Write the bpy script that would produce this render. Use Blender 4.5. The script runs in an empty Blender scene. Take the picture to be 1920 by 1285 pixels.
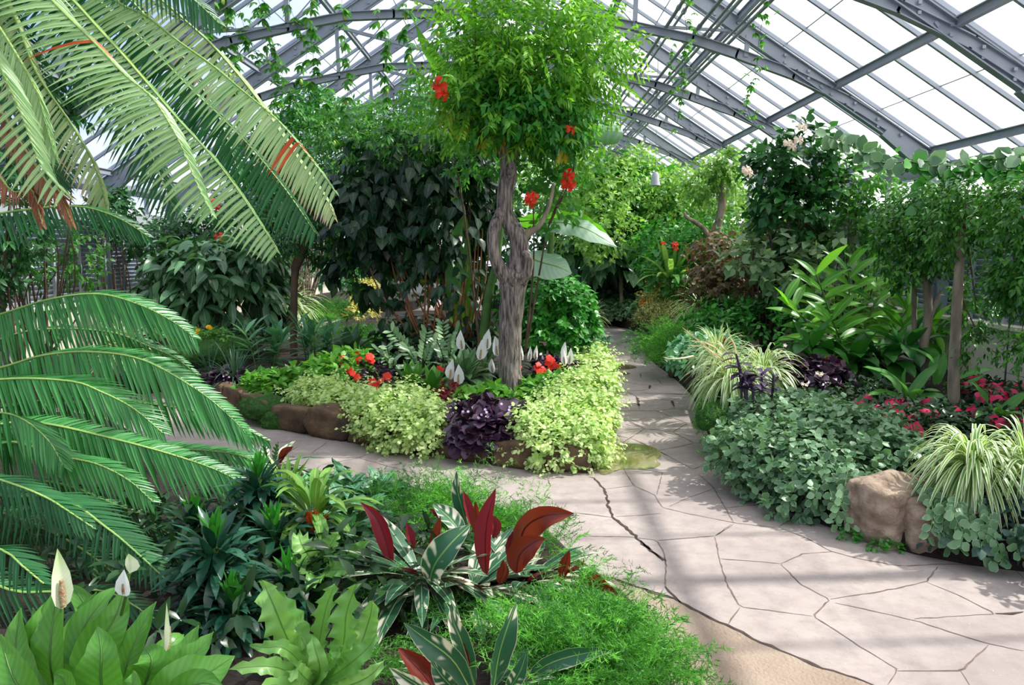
import bpy, bmesh, math, random
import numpy as np
from mathutils import Vector, noise

# ------------------------------------------------------------------ camera, sky, sun, exposure
SC = bpy.context.scene
COL = SC.collection
FPX, CX, CY = 1450.0, 960.0, 642.5
EYE = np.array([0.0, 0.0, 1.6])
PITCH = math.atan(176.5 / FPX)
YAW = math.atan(20.0 / FPX)
cam_d = bpy.data.cameras.new('camera')
cam_d.sensor_width = 36.0
cam_d.lens = FPX / 1920.0 * 36.0
cam_d.clip_start = 0.05
cam_d.clip_end = 300
cam = bpy.data.objects.new('camera', cam_d)
cam.location = EYE
cam.rotation_euler = (math.pi / 2 - PITCH, 0, YAW)
COL.objects.link(cam)
SC.camera = cam

SUN_DIR = Vector((0.62, 0.13, 0.77)).normalized()      # towards the sun
sun_d = bpy.data.lights.new('sun', 'SUN')
sun_d.energy = 6.8
sun_d.angle = math.radians(1.3)
sun_d.color = (1.0, 0.965, 0.9)
sun_o = bpy.data.objects.new('sun', sun_d)
sun_o.rotation_euler = (-SUN_DIR).to_track_quat('-Z', 'Y').to_euler()
sun_o.location = (20, 4, 25)
COL.objects.link(sun_o)

w = bpy.data.worlds.new('sky')
SC.world = w
w.use_nodes = True
nt = w.node_tree
nt.nodes.clear()
out = nt.nodes.new('ShaderNodeOutputWorld')
bg = nt.nodes.new('ShaderNodeBackground')
tc = nt.nodes.new('ShaderNodeTexCoord')
mp = nt.nodes.new('ShaderNodeMapping')
mp.inputs['Scale'].default_value = (1.0, 1.0, 1.8)
nz = nt.nodes.new('ShaderNodeTexNoise')
nz.inputs['Scale'].default_value = 2.6
nz.inputs['Detail'].default_value = 6
nz.inputs['Roughness'].default_value = 0.55
rp = nt.nodes.new('ShaderNodeValToRGB')
rp.color_ramp.elements[0].position = 0.40
rp.color_ramp.elements[0].color = (0.22, 0.42, 0.92, 1)
rp.color_ramp.elements[1].position = 0.66
rp.color_ramp.elements[1].color = (1.0, 1.0, 1.02, 1)
# the side of the sky where the sun stands is a bright white overcast glare
dot = nt.nodes.new('ShaderNodeVectorMath')
dot.operation = 'DOT_PRODUCT'
dot.inputs[1].default_value = (0.90, 0.10, 0.42)
mr = nt.nodes.new('ShaderNodeMapRange')
mr.inputs['From Min'].default_value = -0.15
mr.inputs['From Max'].default_value = 0.45
mx = nt.nodes.new('ShaderNodeMixRGB')
mx.inputs['Color2'].default_value = (1.9, 1.88, 1.85, 1)
nt.links.new(tc.outputs['Generated'], mp.inputs['Vector'])
nt.links.new(mp.outputs['Vector'], nz.inputs['Vector'])
nt.links.new(nz.outputs['Fac'], rp.inputs['Fac'])
nt.links.new(tc.outputs['Generated'], dot.inputs[0])
nt.links.new(dot.outputs['Value'], mr.inputs['Value'])
nt.links.new(mr.outputs['Result'], mx.inputs['Fac'])
nt.links.new(rp.outputs['Color'], mx.inputs['Color1'])
nt.links.new(mx.outputs['Color'], bg.inputs['Color'])
bg.inputs['Strength'].default_value = 1.12
nt.links.new(bg.outputs['Background'], out.inputs['Surface'])

SC.view_settings.view_transform = 'Standard'
SC.view_settings.look = 'None'
SC.view_settings.exposure = 0.15
SC.view_settings.gamma = 1.0
SC.view_settings.use_curve_mapping = False
cy = SC.cycles
cy.use_denoising = True
cy.max_bounces = 6
cy.diffuse_bounces = 3
cy.glossy_bounces = 2
cy.transmission_bounces = 4
cy.transparent_max_bounces = 8
cy.caustics_reflective = False
cy.caustics_refractive = False
cy.use_adaptive_sampling = True
cy.adaptive_threshold = 0.03
cy.sample_clamp_indirect = 4.0

# ------------------------------------------------------------------ measuring helpers
_F = np.array([-math.sin(YAW) * math.cos(PITCH), math.cos(YAW) * math.cos(PITCH), -math.sin(PITCH)])
_R = np.array([math.cos(YAW), math.sin(YAW), 0.0])
_U = np.cross(_R, _F)

def ray(px, py):
    return _F * FPX + _R * (px - CX) + _U * (CY - py)

def A(px, py, Y):
    """point at depth Y seen at a photo position (measured from the photograph)"""
    d = ray(px, py)
    return EYE + d * (Y / d[1])

def G(px, py, z=0.0):
    """point at height z seen at a photo position"""
    d = ray(px, py)
    return EYE + d * ((z - EYE[2]) / d[2])

def S(r, g, b):
    f = lambda c: (c / 255.0 / 12.92) if c / 255.0 <= 0.04045 else ((c / 255.0 + 0.055) / 1.055) ** 2.4
    return (f(r), f(g), f(b), 1.0)

RNG = np.random.default_rng(7)
UP = np.array([0, 0, 1.0])

def nrm(v):
    return v / np.maximum(np.linalg.norm(v, axis=-1, keepdims=True), 1e-9)

def rvec(n, rng=None):
    return nrm((rng or RNG).normal(size=(n, 3)))

# ------------------------------------------------------------------ mesh collecting
class Acc:
    def __init__(self):
        self.v, self.f, self.uv, self.t, self.m, self.n = [], [], [], [], [], 0
    def add(self, v, f, uv, t, m=0):
        v = np.asarray(v, float).reshape(-1, 3)
        f = np.asarray(f, int).reshape(-1, 4)
        self.v.append(v)
        self.f.append(f + self.n)
        self.uv.append(np.asarray(uv, float).reshape(-1, 2))
        self.t.append(np.broadcast_to(np.asarray(t, float), (len(v),)))
        self.m.append(np.full(len(f), m, int))
        self.n += len(v)

def build(name, acc, mats, parent=None, smooth=True):
    V = np.concatenate(acc.v); Fq = np.concatenate(acc.f)
    UV = np.concatenate(acc.uv); T = np.concatenate(acc.t); M = np.concatenate(acc.m)
    if parent is not None:
        V = V - np.array(world_loc(parent))
    me = bpy.data.meshes.new(name)
    nf = len(Fq)
    me.vertices.add(len(V)); me.vertices.foreach_set('co', V.astype(np.float32).ravel())
    me.loops.add(nf * 4); me.loops.foreach_set('vertex_index', Fq.astype(np.int32).ravel())
    me.polygons.add(nf)
    me.polygons.foreach_set('loop_start', np.arange(0, nf * 4, 4, dtype=np.int32))
    me.polygons.foreach_set('material_index', M.astype(np.int32))
    me.polygons.foreach_set('use_smooth', np.full(nf, smooth))
    uvl = me.uv_layers.new(name='UVMap')
    uvl.data.foreach_set('uv', UV[Fq.ravel()].astype(np.float32).ravel())
    at = me.attributes.new('tone', 'FLOAT', 'POINT')
    at.data.foreach_set('value', T.astype(np.float32))
    me.update(calc_edges=True)
    for m in (mats if isinstance(mats, (list, tuple)) else [mats]):
        me.materials.append(m)
    o = bpy.data.objects.new(name, me)
    COL.objects.link(o)
    if parent is not None:
        o.parent = parent
    return o

def world_loc(o):
    p = Vector((0, 0, 0))
    while o is not None:
        p += o.location
        o = o.parent
    return p

def tag(o, label=None, cat=None, group=None, kind=None):
    if label: o['label'] = label
    if cat: o['category'] = cat
    if group: o['group'] = group
    if kind: o['kind'] = kind
    return o

def thing(name, label, cat, loc, group=None):
    o = bpy.data.objects.new(name, None)
    o.empty_display_size = 0.1
    COL.objects.link(o)
    o.location = Vector([float(c) for c in loc])
    return tag(o, label, cat, group)

# ------------------------------------------------------------------ shape helpers
PROF = {
    'lance': ([0, .08, .3, .6, .85, 1], [.10, .45, .92, 1, .5, .02]),
    'ovate': ([0, .06, .3, .6, .85, 1], [.08, .62, 1, .82, .35, .02]),
    'heart': ([0, .04, .22, .5, .8, 1], [.35, .85, 1, .8, .34, .02]),
    'round': ([0, .08, .35, .65, .9, 1], [.12, .62, 1, .98, .6, .15]),
    'strap': ([0, .1, .4, .7, .9, 1], [.55, .8, 1, .85, .45, .02]),
    'oblan': ([0, .15, .45, .7, .9, 1], [.22, .45, .85, 1, .65, .06]),
    'needle': ([0, .3, 1], [.9, 1, .1]),
    'fan': ([0, .3, .7, .9, 1], [.1, .45, 1, .9, .3]),
    'pinna': ([0, .05, .3, .7, 1], [.8, 1, .95, .62, .03]),
}

def blades(acc, P, D, N, L, W, prof='lance', S_=4, K=3, bend=0.0, fold=0.15, wav=0.0, wf=6.0, tone=None, m=0, rng=None, twist=0.0):
    rng = rng or RNG
    P = np.atleast_2d(P); n = len(P)
    D = nrm(np.broadcast_to(D, (n, 3)).astype(float)); N = np.broadcast_to(N, (n, 3)).astype(float)
    L = np.broadcast_to(L, (n,)).astype(float); W = np.broadcast_to(W, (n,)).astype(float)
    bend = np.broadcast_to(bend, (n,)).astype(float)
    side = np.cross(D, N)
    bad = np.linalg.norm(side, axis=1) < 1e-3
    side[bad] = np.cross(D[bad], [0.3, 0.8, 0.1])
    side = nrm(side)
    if twist:
        nn = np.cross(side, D)
        a = rng.uniform(-twist, twist, n)[:, None]
        side = side * np.cos(a) + nn * np.sin(a)
    ts = np.linspace(0, 1, S_ + 1)
    wd = np.interp(ts, *PROF[prof])
    js = np.linspace(-1, 1, K)
    if tone is None:
        tone = rng.random(n)
    V = np.zeros((n, S_ + 1, K, 3))
    c = P.astype(float).copy()
    ph = rng.uniform(0, 6.28, n)
    for i, t in enumerate(ts):
        d = nrm(D - UP * (bend * t * 1.6)[:, None])
        if i > 0:
            c = c + d * (L / S_)[:, None]
        nn = np.cross(side, d)
        hw = (W * wd[i] / 2)[:, None]
        for j, s in enumerate(js):
            off = side * (s * hw) + nn * (fold * abs(s) * hw)
            if wav:
                off = off + nn * (abs(s) * wav * np.sin(ph + t * wf * 6.28 + (s > 0) * 1.3) * W)[:, None] * wd[i]
            V[:, i, j] = c + off
    idx = np.arange(n * (S_ + 1) * K).reshape(n, S_ + 1, K)
    F = np.stack([idx[:, :-1, :-1], idx[:, :-1, 1:], idx[:, 1:, 1:], idx[:, 1:, :-1]], -1)
    uv = np.zeros((n, S_ + 1, K, 2))
    uv[..., 0] = (js * .5 + .5)[None, None, :]
    uv[..., 1] = ts[None, :, None]
    T = np.repeat(tone, (S_ + 1) * K)
    acc.add(V, F, uv, T, m)
    return c

def cr(pts, n):
    """smooth curve through points (any dimension)"""
    P = np.array([np.asarray(p, float) for p in pts])
    if len(P) < 3:
        return np.array([P[0] + (P[-1] - P[0]) * t for t in np.linspace(0, 1, n)])
    Q = np.vstack([2 * P[0] - P[1], P, 2 * P[-1] - P[-2]])
    seg = np.linalg.norm(np.diff(P[:, :3], axis=0), axis=1)
    cum = np.concatenate([[0], np.cumsum(seg)])
    out = []
    for s in np.linspace(0, cum[-1], n):
        i = min(len(P) - 2, int(np.searchsorted(cum, s, side='right') - 1))
        t = (s - cum[i]) / max(seg[i], 1e-9)
        a, b, c, d = Q[i], Q[i + 1], Q[i + 2], Q[i + 3]
        out.append(.5 * (2 * b + (c - a) * t + (2 * a - 5 * b + 4 * c - d) * t * t + (3 * b - a - 3 * c + d) * t ** 3))
    return np.array(out)

def tube(acc, pts, rad, sides=8, m=0, rough=0.0, tone=0.5, cap=True, sq=1.0):
    P = np.array(pts, float); n = len(P)
    R = np.interp(np.linspace(0, 1, n), np.linspace(0, 1, len(np.atleast_1d(rad))), np.atleast_1d(rad)) if np.ndim(rad) else np.full(n, rad)
    T = nrm(np.gradient(P, axis=0))
    ref = np.array([0.31, 0.95, 0.05]) if abs(T[0][2]) > .5 else UP
    V = np.zeros((n, sides + 1, 3)); UVs = np.zeros((n, sides + 1, 2))
    d = np.concatenate([[0], np.cumsum(np.linalg.norm(np.diff(P, axis=0), axis=1))])
    a0 = nrm(np.cross(T[0], ref))
    for i in range(n):
        a0 = nrm(a0 - T[i] * np.dot(a0, T[i]))
        b0 = np.cross(T[i], a0)
        for k in range(sides + 1):
            th = 2 * math.pi * (k % sides) / sides
            r = R[i]
            if rough:
                q = P[i] + a0 * math.cos(th) * r + b0 * math.sin(th) * r
                r = r * (1 + rough * noise.noise(Vector(q * 9.0)) + rough * .6 * noise.noise(Vector((q[0] * 40, q[1] * 40, q[2] * 9))))
            V[i, k] = P[i] + a0 * math.cos(th) * r + b0 * math.sin(th) * r
            UVs[i, k] = (k / sides, d[i])
    idx = np.arange(n * (sides + 1)).reshape(n, sides + 1)
    F = np.stack([idx[:-1, :-1], idx[:-1, 1:], idx[1:, 1:], idx[1:, :-1]], -1)
    acc.add(V, F, UVs, tone, m)
    if cap:
        for ii, flip in ((0, 1), (n - 1, 0)):
            ring = V[ii, :sides]; c = ring.mean(0)
            for k in range(0, sides):
                q = [c, ring[k], ring[(k + 1) % sides], c]
                acc.add(q if not flip else q[::-1], [[0, 1, 2, 3]], np.zeros((4, 2)), tone, m)

def box(acc, c, s, m=0, ax=None, tone=0.5):
    """box of full size s centred at c; ax: 3 axes"""
    c = np.array(c, float); s = np.array(s, float) / 2
    ax = np.eye(3) if ax is None else np.array(ax)
    sg = np.array([[-1, -1, -1], [1, -1, -1], [1, 1, -1], [-1, 1, -1], [-1, -1, 1], [1, -1, 1], [1, 1, 1], [-1, 1, 1]])
    V = c + (sg * s) @ ax
    F = [[0, 3, 2, 1], [4, 5, 6, 7], [0, 1, 5, 4], [1, 2, 6, 5], [2, 3, 7, 6], [3, 0, 4, 7]]
    acc.add(V, F, np.zeros((8, 2)), tone, m)

def beam(acc, a, b, wd, ht, m=0, up=UP):
    """rectangular bar from a to b"""
    a = np.array(a, float); b = np.array(b, float)
    d = b - a; L = np.linalg.norm(d); d = d / L
    s = np.cross(d, up)
    if np.linalg.norm(s) < 1e-3: s = np.cross(d, [0, 1.0, 0])
    s = s / np.linalg.norm(s); u = np.cross(s, d)
    box(acc, (a + b) / 2, (L, wd, ht), m, [d, s, u])

def ibeam(acc, a, b, wd, ht, t=0.012, m=0, up=UP):
    a = np.array(a, float); b = np.array(b, float)
    d = b - a; d = d / np.linalg.norm(d)
    s = np.cross(d, up)
    if np.linalg.norm(s) < 1e-3: s = np.cross(d, [0, 1.0, 0])
    s = s / np.linalg.norm(s); u = np.cross(s, d)
    beam(acc, a, b, t, ht, m, up)
    beam(acc, a + u * ht / 2, b + u * ht / 2, wd, t, m, up)
    beam(acc, a - u * ht / 2, b - u * ht / 2, wd, t, m, up)

# ------------------------------------------------------------------ materials
def newmat(name):
    m = bpy.data.materials.new(name); m.use_nodes = True
    t = m.node_tree; t.nodes.clear()
    o = t.nodes.new('ShaderNodeOutputMaterial')
    return m, t, o

def mixc(t, fac, a, b):
    n = t.nodes.new('ShaderNodeMixRGB')
    for k, v in (('Fac', fac), ('Color1', a), ('Color2', b)):
        if hasattr(v, 'links') or hasattr(v, 'is_linked'):
            t.links.new(v, n.inputs[k])
        else:
            n.inputs[k].default_value = v
    return n.outputs['Color']

def mth(t, op, a, b=None, c=None):
    n = t.nodes.new('ShaderNodeMath'); n.operation = op
    for k, v in enumerate((a, b, c)):
        if v is None: continue
        if hasattr(v, 'is_linked'): t.links.new(v, n.inputs[k])
        else: n.inputs[k].default_value = v
    return n.outputs[0]

def ramp01(t, v, lo, hi):
    n = t.nodes.new('ShaderNodeMapRange'); n.inputs['From Min'].default_value = lo; n.inputs['From Max'].default_value = hi
    t.links.new(v, n.inputs['Value'])
    return n.outputs['Result']

def leafmat(name, c1, c2, rough=0.45, trans=0.3, under=None, mid=None, edge=None, edge_at=.72, stripe=None, tip=None, spec=0.45, veins=0.0, midw=.05, thru=(1.25, 1.3, .7, 1)):
    m, t, o = newmat(name)
    at = t.nodes.new('ShaderNodeAttribute'); at.attribute_name = 'tone'
    col = mixc(t, at.outputs['Fac'], c1, c2)
    uv = t.nodes.new('ShaderNodeUVMap')
    sp = t.nodes.new('ShaderNodeSeparateXYZ'); t.links.new(uv.outputs['UV'], sp.inputs[0])
    au = mth(t, 'ABSOLUTE', mth(t, 'MULTIPLY_ADD', sp.outputs[0], 2.0, -1.0))
    if veins or stripe:
        # side veins run slanting from the midrib towards the margin
        v = mth(t, 'SINE', mth(t, 'MULTIPLY', mth(t, 'SUBTRACT', sp.outputs[1], mth(t, 'MULTIPLY', au, 0.16)), 95.0 if veins else 34.0))
    if veins:
        k = t.nodes.new('ShaderNodeMixRGB'); k.blend_type = 'MULTIPLY'
        k.inputs['Fac'].default_value = veins
        t.links.new(col, k.inputs['Color1'])
        t.links.new(mixc(t, ramp01(t, v, -1, 1), (.62, .66, .6, 1), (1.08, 1.08, 1.05, 1)), k.inputs['Color2'])
        col = k.outputs['Color']
    if stripe:
        nz = t.nodes.new('ShaderNodeTexNoise'); nz.inputs['Scale'].default_value = 7.0
        geo0 = t.nodes.new('ShaderNodeTexCoord'); t.links.new(geo0.outputs['Object'], nz.inputs['Vector'])
        f = ramp01(t, mth(t, 'ADD', mth(t, 'MULTIPLY', v, .08), nz.outputs['Fac']), .55, .64)
        f = mth(t, 'MULTIPLY', f, ramp01(t, au, .22, .42))
        col = mixc(t, f, col, stripe)
    if tip: col = mixc(t, ramp01(t, sp.outputs[1], .55, .98), col, tip)
    if edge: col = mixc(t, ramp01(t, au, edge_at, edge_at + .06), col, edge)
    if mid: col = mixc(t, ramp01(t, au, midw + .04, midw), col, mid)
    geo = t.nodes.new('ShaderNodeNewGeometry')
    if under: col = mixc(t, geo.outputs['Backfacing'], col, under)
    p = t.nodes.new('ShaderNodeBsdfPrincipled')
    t.links.new(col, p.inputs['Base Color'])
    p.inputs['Roughness'].default_value = rough
    p.inputs['Specular IOR Level'].default_value = spec
    if trans:
        tr = t.nodes.new('ShaderNodeBsdfTranslucent')
        k = t.nodes.new('ShaderNodeMixRGB'); k.blend_type = 'MULTIPLY'; k.inputs['Fac'].default_value = 1
        k.inputs['Color2'].default_value = thru
        t.links.new(col, k.inputs['Color1']); t.links.new(k.outputs['Color'], tr.inputs['Color'])
        ms = t.nodes.new('ShaderNodeMixShader'); ms.inputs['Fac'].default_value = trans
        t.links.new(p.outputs[0], ms.inputs[1]); t.links.new(tr.outputs[0], ms.inputs[2])
        t.links.new(ms.outputs[0], o.inputs['Surface'])
    else:
        t.links.new(p.outputs[0], o.inputs['Surface'])
    return m

def plain(name, c, rough=.5, metal=0.0, spec=.5, c2=None, nscale=6.0, bump=0.0, stretch=(1, 1, 1), bscale=None, detail=5):
    m, t, o = newmat(name)
    p = t.nodes.new('ShaderNodeBsdfPrincipled')
    p.inputs['Roughness'].default_value = rough; p.inputs['Metallic'].default_value = metal
    p.inputs['Specular IOR Level'].default_value = spec
    p.inputs['Base Color'].default_value = c
    if c2 or bump:
        tcn = t.nodes.new('ShaderNodeTexCoord'); mpn = t.nodes.new('ShaderNodeMapping')
        mpn.inputs['Scale'].default_value = stretch
        t.links.new(tcn.outputs['Object'], mpn.inputs['Vector'])
        n = t.nodes.new('ShaderNodeTexNoise'); n.inputs['Scale'].default_value = nscale; n.inputs['Detail'].default_value = detail
        t.links.new(mpn.outputs['Vector'], n.inputs['Vector'])
        if c2: t.links.new(mixc(t, ramp01(t, n.outputs['Fac'], .33, .67), c, c2), p.inputs['Base Color'])
        if bump:
            n2 = t.nodes.new('ShaderNodeTexNoise'); n2.inputs['Scale'].default_value = bscale or nscale * 3; n2.inputs['Detail'].default_value = 6
            t.links.new(mpn.outputs['Vector'], n2.inputs['Vector'])
            b = t.nodes.new('ShaderNodeBump'); b.inputs['Strength'].default_value = bump; b.inputs['Distance'].default_value = .02
            t.links.new(n2.outputs['Fac'], b.inputs['Height']); t.links.new(b.outputs['Normal'], p.inputs['Normal'])
    t.links.new(p.outputs[0], o.inputs['Surface'])
    return m

def glassmat(name, tint, frost):
    m, t, o = newmat(name)
    a = t.nodes.new('ShaderNodeBsdfTransparent'); a.inputs['Color'].default_value = tint
    b = t.nodes.new('ShaderNodeBsdfTranslucent'); b.inputs['Color'].default_value = (.95, .97, 1, 1)
    ms = t.nodes.new('ShaderNodeMixShader'); ms.inputs['Fac'].default_value = frost
    t.links.new(a.outputs[0], ms.inputs[1]); t.links.new(b.outputs[0], ms.inputs[2])
    t.links.new(ms.outputs[0], o.inputs['Surface'])
    return m

M = {}
M['steel'] = plain('painted_grey_steel', S(132, 138, 148), .5, 0, .4, c2=S(150, 155, 163), nscale=3)
M['bar'] = plain('aluminium_glazing_bar', S(150, 156, 166), .42, .2)
M['pipe'] = plain('galvanised_pipe', S(140, 148, 152), .4, .3)
M['glass_sun'] = glassmat('whitewashed_glass', (.93, .95, .96, 1), .16)
M['glass_shade'] = glassmat('weathered_glass', (.88, .92, .97, 1), .10)
M['cream'] = plain('cream_corrugated_panel', S(232, 224, 202), .6)
M['louvre'] = plain('grey_blue_louvre', S(150, 160, 176), .5, c2=S(164, 173, 186), nscale=2)
M['frame'] = plain('painted_window_frame', S(168, 172, 176), .5)
M['soil'] = plain('dark_soil', S(48, 34, 26), .95, c2=S(24, 17, 14), nscale=30, bump=1.0, bscale=60)
M['mulch'] = plain('dry_mulch', S(120, 78, 56), .95, c2=S(60, 38, 28), nscale=40, bump=1.0)
M['bark'] = plain('furrowed_grey_bark', S(160, 147, 140), .9, c2=S(58, 47, 44), nscale=6, bump=1.0, stretch=(9, 9, 1.2), bscale=8)
M['bark_pale'] = plain('smooth_pale_bark', S(160, 146, 126), .85, c2=S(116, 102, 86), nscale=8, bump=.4, stretch=(2, 2, .6))
M['bark_dark'] = plain('smooth_dark_bark', S(104, 82, 66), .85, c2=S(70, 54, 44), nscale=8, bump=.4)
M['cane'] = plain('orange_brown_cane', S(176, 112, 70), .6, c2=S(120, 76, 50), nscale=6)
M['stem'] = plain('green_stem', S(86, 122, 52), .5, c2=S(60, 92, 40), nscale=6)
M['straw'] = plain('dried_straw_stalk', S(252, 234, 190), .7, c2=S(236, 206, 150), nscale=12)
M['rachis'] = plain('pale_green_midrib', S(150, 176, 92), .45, c2=S(112, 150, 76), nscale=5)
M['white'] = leafmat('white_petal', S(253, 253, 251), S(255, 255, 254), .5, .5, thru=(1, 1, 1, 1))
M['greenwhite'] = leafmat('green_white_spathe', S(226, 238, 196), S(240, 246, 220), .5, .3, tip=S(186, 214, 140), veins=.15, thru=(1, 1, .9, 1))
M['spadix'] = plain('cream_spadix', S(232, 216, 170), .7, c2=S(196, 140, 100), nscale=120, bump=1)
M['red'] = leafmat('scarlet_petal', S(232, 40, 24), S(246, 66, 30), .5, .3, thru=(1, 1, 1, 1))
M['crimson'] = leafmat('crimson_petal', S(214, 22, 62), S(236, 40, 120), .5, .3, thru=(1, 1, 1, 1))
M['yellow'] = leafmat('yellow_petal', S(246, 200, 20), S(250, 222, 60), .5, .3)
M['blush'] = leafmat('blush_petal', S(244, 214, 204), S(250, 232, 220), .5, .3)
M['lilac'] = leafmat('lilac_petal', S(190, 160, 220), S(226, 208, 240), .5, .3)
M['redrib'] = plain('dark_red_midrib', S(96, 20, 30), .5)
M['gourd'] = leafmat('green_fruit', S(150, 180, 70), S(178, 196, 96), .5, 0)

# leaves
M['cycad'] = leafmat('fresh_cycad_leaflet', S(30, 104, 46), S(76, 154, 78), .30, .26, under=S(70, 140, 66), mid=S(96, 160, 80), midw=.08)
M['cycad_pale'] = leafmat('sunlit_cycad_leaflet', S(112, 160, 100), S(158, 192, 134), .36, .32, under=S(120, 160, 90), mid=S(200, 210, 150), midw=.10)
M['cycad_burnt'] = leafmat('scorched_cycad_leaflet', S(150, 180, 124), S(184, 198, 146), .5, .3, tip=S(206, 164, 150))
M['cycad_rust'] = leafmat('rust_cycad_leaflet', S(206, 88, 34), S(176, 74, 30), .5, .35)
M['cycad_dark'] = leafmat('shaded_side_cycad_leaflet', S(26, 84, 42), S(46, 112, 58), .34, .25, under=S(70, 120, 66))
M['tree'] = leafmat('bright_compound_leaf', S(54, 128, 30), S(132, 188, 58), .45, .45)
M['tree_yellow'] = leafmat('yellowing_leaf', S(214, 186, 60), S(190, 190, 70), .5, .4)
M['vine'] = leafmat('vine_leaf', S(50, 120, 50), S(104, 164, 70), .45, .4)
M['ficus'] = leafmat('glossy_small_ficus_leaf', S(34, 92, 32), S(88, 150, 54), .30, .28)
M['darkbig'] = leafmat('large_dark_matte_leaf', S(18, 46, 28), S(36, 74, 42), .30, .22, veins=.35, mid=S(74, 110, 74), under=S(60, 96, 66))
M['hibiscus'] = leafmat('dark_hibiscus_leaf', S(32, 86, 44), S(66, 126, 60), .34, .3, veins=.2)
M['bush'] = leafmat('rich_green_bush_leaf', S(36, 112, 40), S(84, 164, 60), .36, .3, veins=.2)
M['bushlight'] = leafmat('light_green_bush_leaf', S(84, 144, 60), S(164, 202, 108), .45, .45)
M['bushblue'] = leafmat('bluish_green_leaf', S(64, 124, 90), S(120, 176, 130), .38, .3)
M['philo'] = leafmat('broad_leathery_leaf', S(24, 66, 38), S(112, 162, 112), .24, .22, veins=.35, mid=S(120, 160, 110))  # pale end of the tone range paints sunlit leaves into the colour
M['copper'] = leafmat('copper_purple_leaf', S(92, 58, 52), S(116, 108, 66), .5, .3)
M['coppergreen'] = leafmat('grey_green_copper_leaf', S(104, 142, 96), S(160, 184, 140), .45, .3, veins=.2)
M['ginger'] = leafmat('bright_ginger_leaf', S(44, 122, 34), S(128, 198, 62), .32, .45, veins=.25, mid=S(150, 200, 90))
M['gingerdark'] = leafmat('deep_green_broad_leaf', S(32, 96, 36), S(64, 134, 48), .34, .3, veins=.25)
M['banana'] = leafmat('pale_banana_leaf', S(176, 208, 188), S(198, 222, 206), .34, .35, under=S(110, 170, 60), veins=.3, mid=S(190, 215, 150))
M['lime'] = leafmat('lime_trailing_leaf', S(150, 192, 94), S(216, 232, 170), .55, .30)
M['heuchera'] = leafmat('black_purple_leaf', S(44, 30, 46), S(84, 58, 84), .32, .12, veins=.3)
M['redleaf'] = leafmat('deep_red_leaf', S(96, 18, 30), S(140, 28, 40), .4, .25)
M['bedgreen'] = leafmat('lobed_green_leaf', S(70, 138, 48), S(130, 188, 78), .42, .35, veins=.3)
M['lily'] = leafmat('peace_lily_leaf', S(52, 118, 44), S(112, 172, 66), .30, .28, veins=.35, mid=S(64, 120, 44))
M['lily_silver'] = leafmat('silvery_peace_lily_leaf', S(104, 152, 108), S(176, 204, 166), .34, .2, veins=.4, mid=S(70, 120, 60))
M['zz'] = leafmat('grey_green_leathery_leaflet', S(110, 150, 106), S(164, 192, 150), .34, .2)
M['zzdark'] = leafmat('dark_leathery_leaflet', S(50, 92, 50), S(84, 124, 74), .34, .2)
M['liriope'] = leafmat('bluish_grassy_blade', S(40, 78, 62), S(84, 118, 96), .38, .2)
M['aspidistra'] = leafmat('dark_broad_blade', S(52, 92, 64), S(110, 148, 114), .34, .2, veins=.25)
M['asparagus'] = leafmat('feathery_bright_needle', S(34, 104, 30), S(124, 200, 78), .5, .42)
M['asparagus_dark'] = leafmat('feathery_green_needle', S(46, 112, 34), S(84, 150, 52), .5, .4)
M['moss'] = leafmat('moss_leaf', S(44, 106, 26), S(84, 150, 42), .7, .3)
M['spider'] = leafmat('white_edged_blade', S(92, 142, 62), S(132, 174, 90), .4, .32, edge=S(232, 236, 206), edge_at=.50)
M['vinca'] = leafmat('grey_green_trailing_leaf', S(64, 106, 68), S(122, 160, 118), .42, .22, edge=S(150, 186, 140), edge_at=.86)
M['ivy'] = leafmat('dark_blue_green_ivy', S(40, 74, 66), S(74, 108, 92), .4, .2, veins=.3)
M['impatiens'] = leafmat('dark_bronze_green_leaf', S(26, 56, 32), S(50, 84, 44), .34, .2)
M['strap'] = leafmat('crinum_strap_leaf', S(58, 128, 54), S(116, 178, 90), .34, .35)
M['dracaena'] = leafmat('dark_glossy_dracaena_leaf', S(22, 62, 46), S(48, 96, 72), .26, .12)
M['dracaena_new'] = leafmat('new_dracaena_leaf', S(44, 122, 40), S(64, 146, 48), .28, .25)
M['nest'] = leafmat('wavy_nest_fern_frond', S(108, 166, 76), S(146, 196, 108), .32, .32, mid=S(96, 140, 60), midw=.04)
M['strom'] = leafmat('striped_prayer_leaf', S(34, 84, 56), S(56, 108, 72), .34, .12, under=S(128, 24, 48), stripe=S(226, 220, 196), mid=S(170, 196, 150), edge=S(214, 208, 180), edge_at=.93, midw=.03)
M['strom_red'] = leafmat('maroon_underside_leaf', S(120, 26, 42), S(142, 36, 50), .42, .22, under=S(34, 84, 56), mid=S(90, 16, 30))
M['strom_rust'] = leafmat('rust_red_leaf', S(110, 38, 28), S(132, 50, 34), .42, .3, mid=S(80, 22, 18), under=S(50, 84, 50))
M['calathea'] = leafmat('patterned_prayer_leaf', S(60, 128, 82), S(112, 170, 124), .42, .2, stripe=S(30, 78, 52), mid=S(150, 200, 150))
M['chloro'] = leafmat('green_orange_blade', S(84, 142, 56), S(140, 184, 84), .36, .3, mid=S(196, 196, 120))
M['orange'] = plain('orange_leaf_stalk', S(214, 96, 30), .5)
M['croton'] = leafmat('yellow_mottled_leaf', S(176, 172, 84), S(216, 206, 120), .45, .3)
M['purple'] = leafmat('purple_trailing_leaf', S(50, 36, 62), S(84, 66, 100), .45, .15)
M['blackgrass'] = leafmat('near_black_blade', S(26, 26, 38), S(52, 48, 66), .4, .1)
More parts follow.
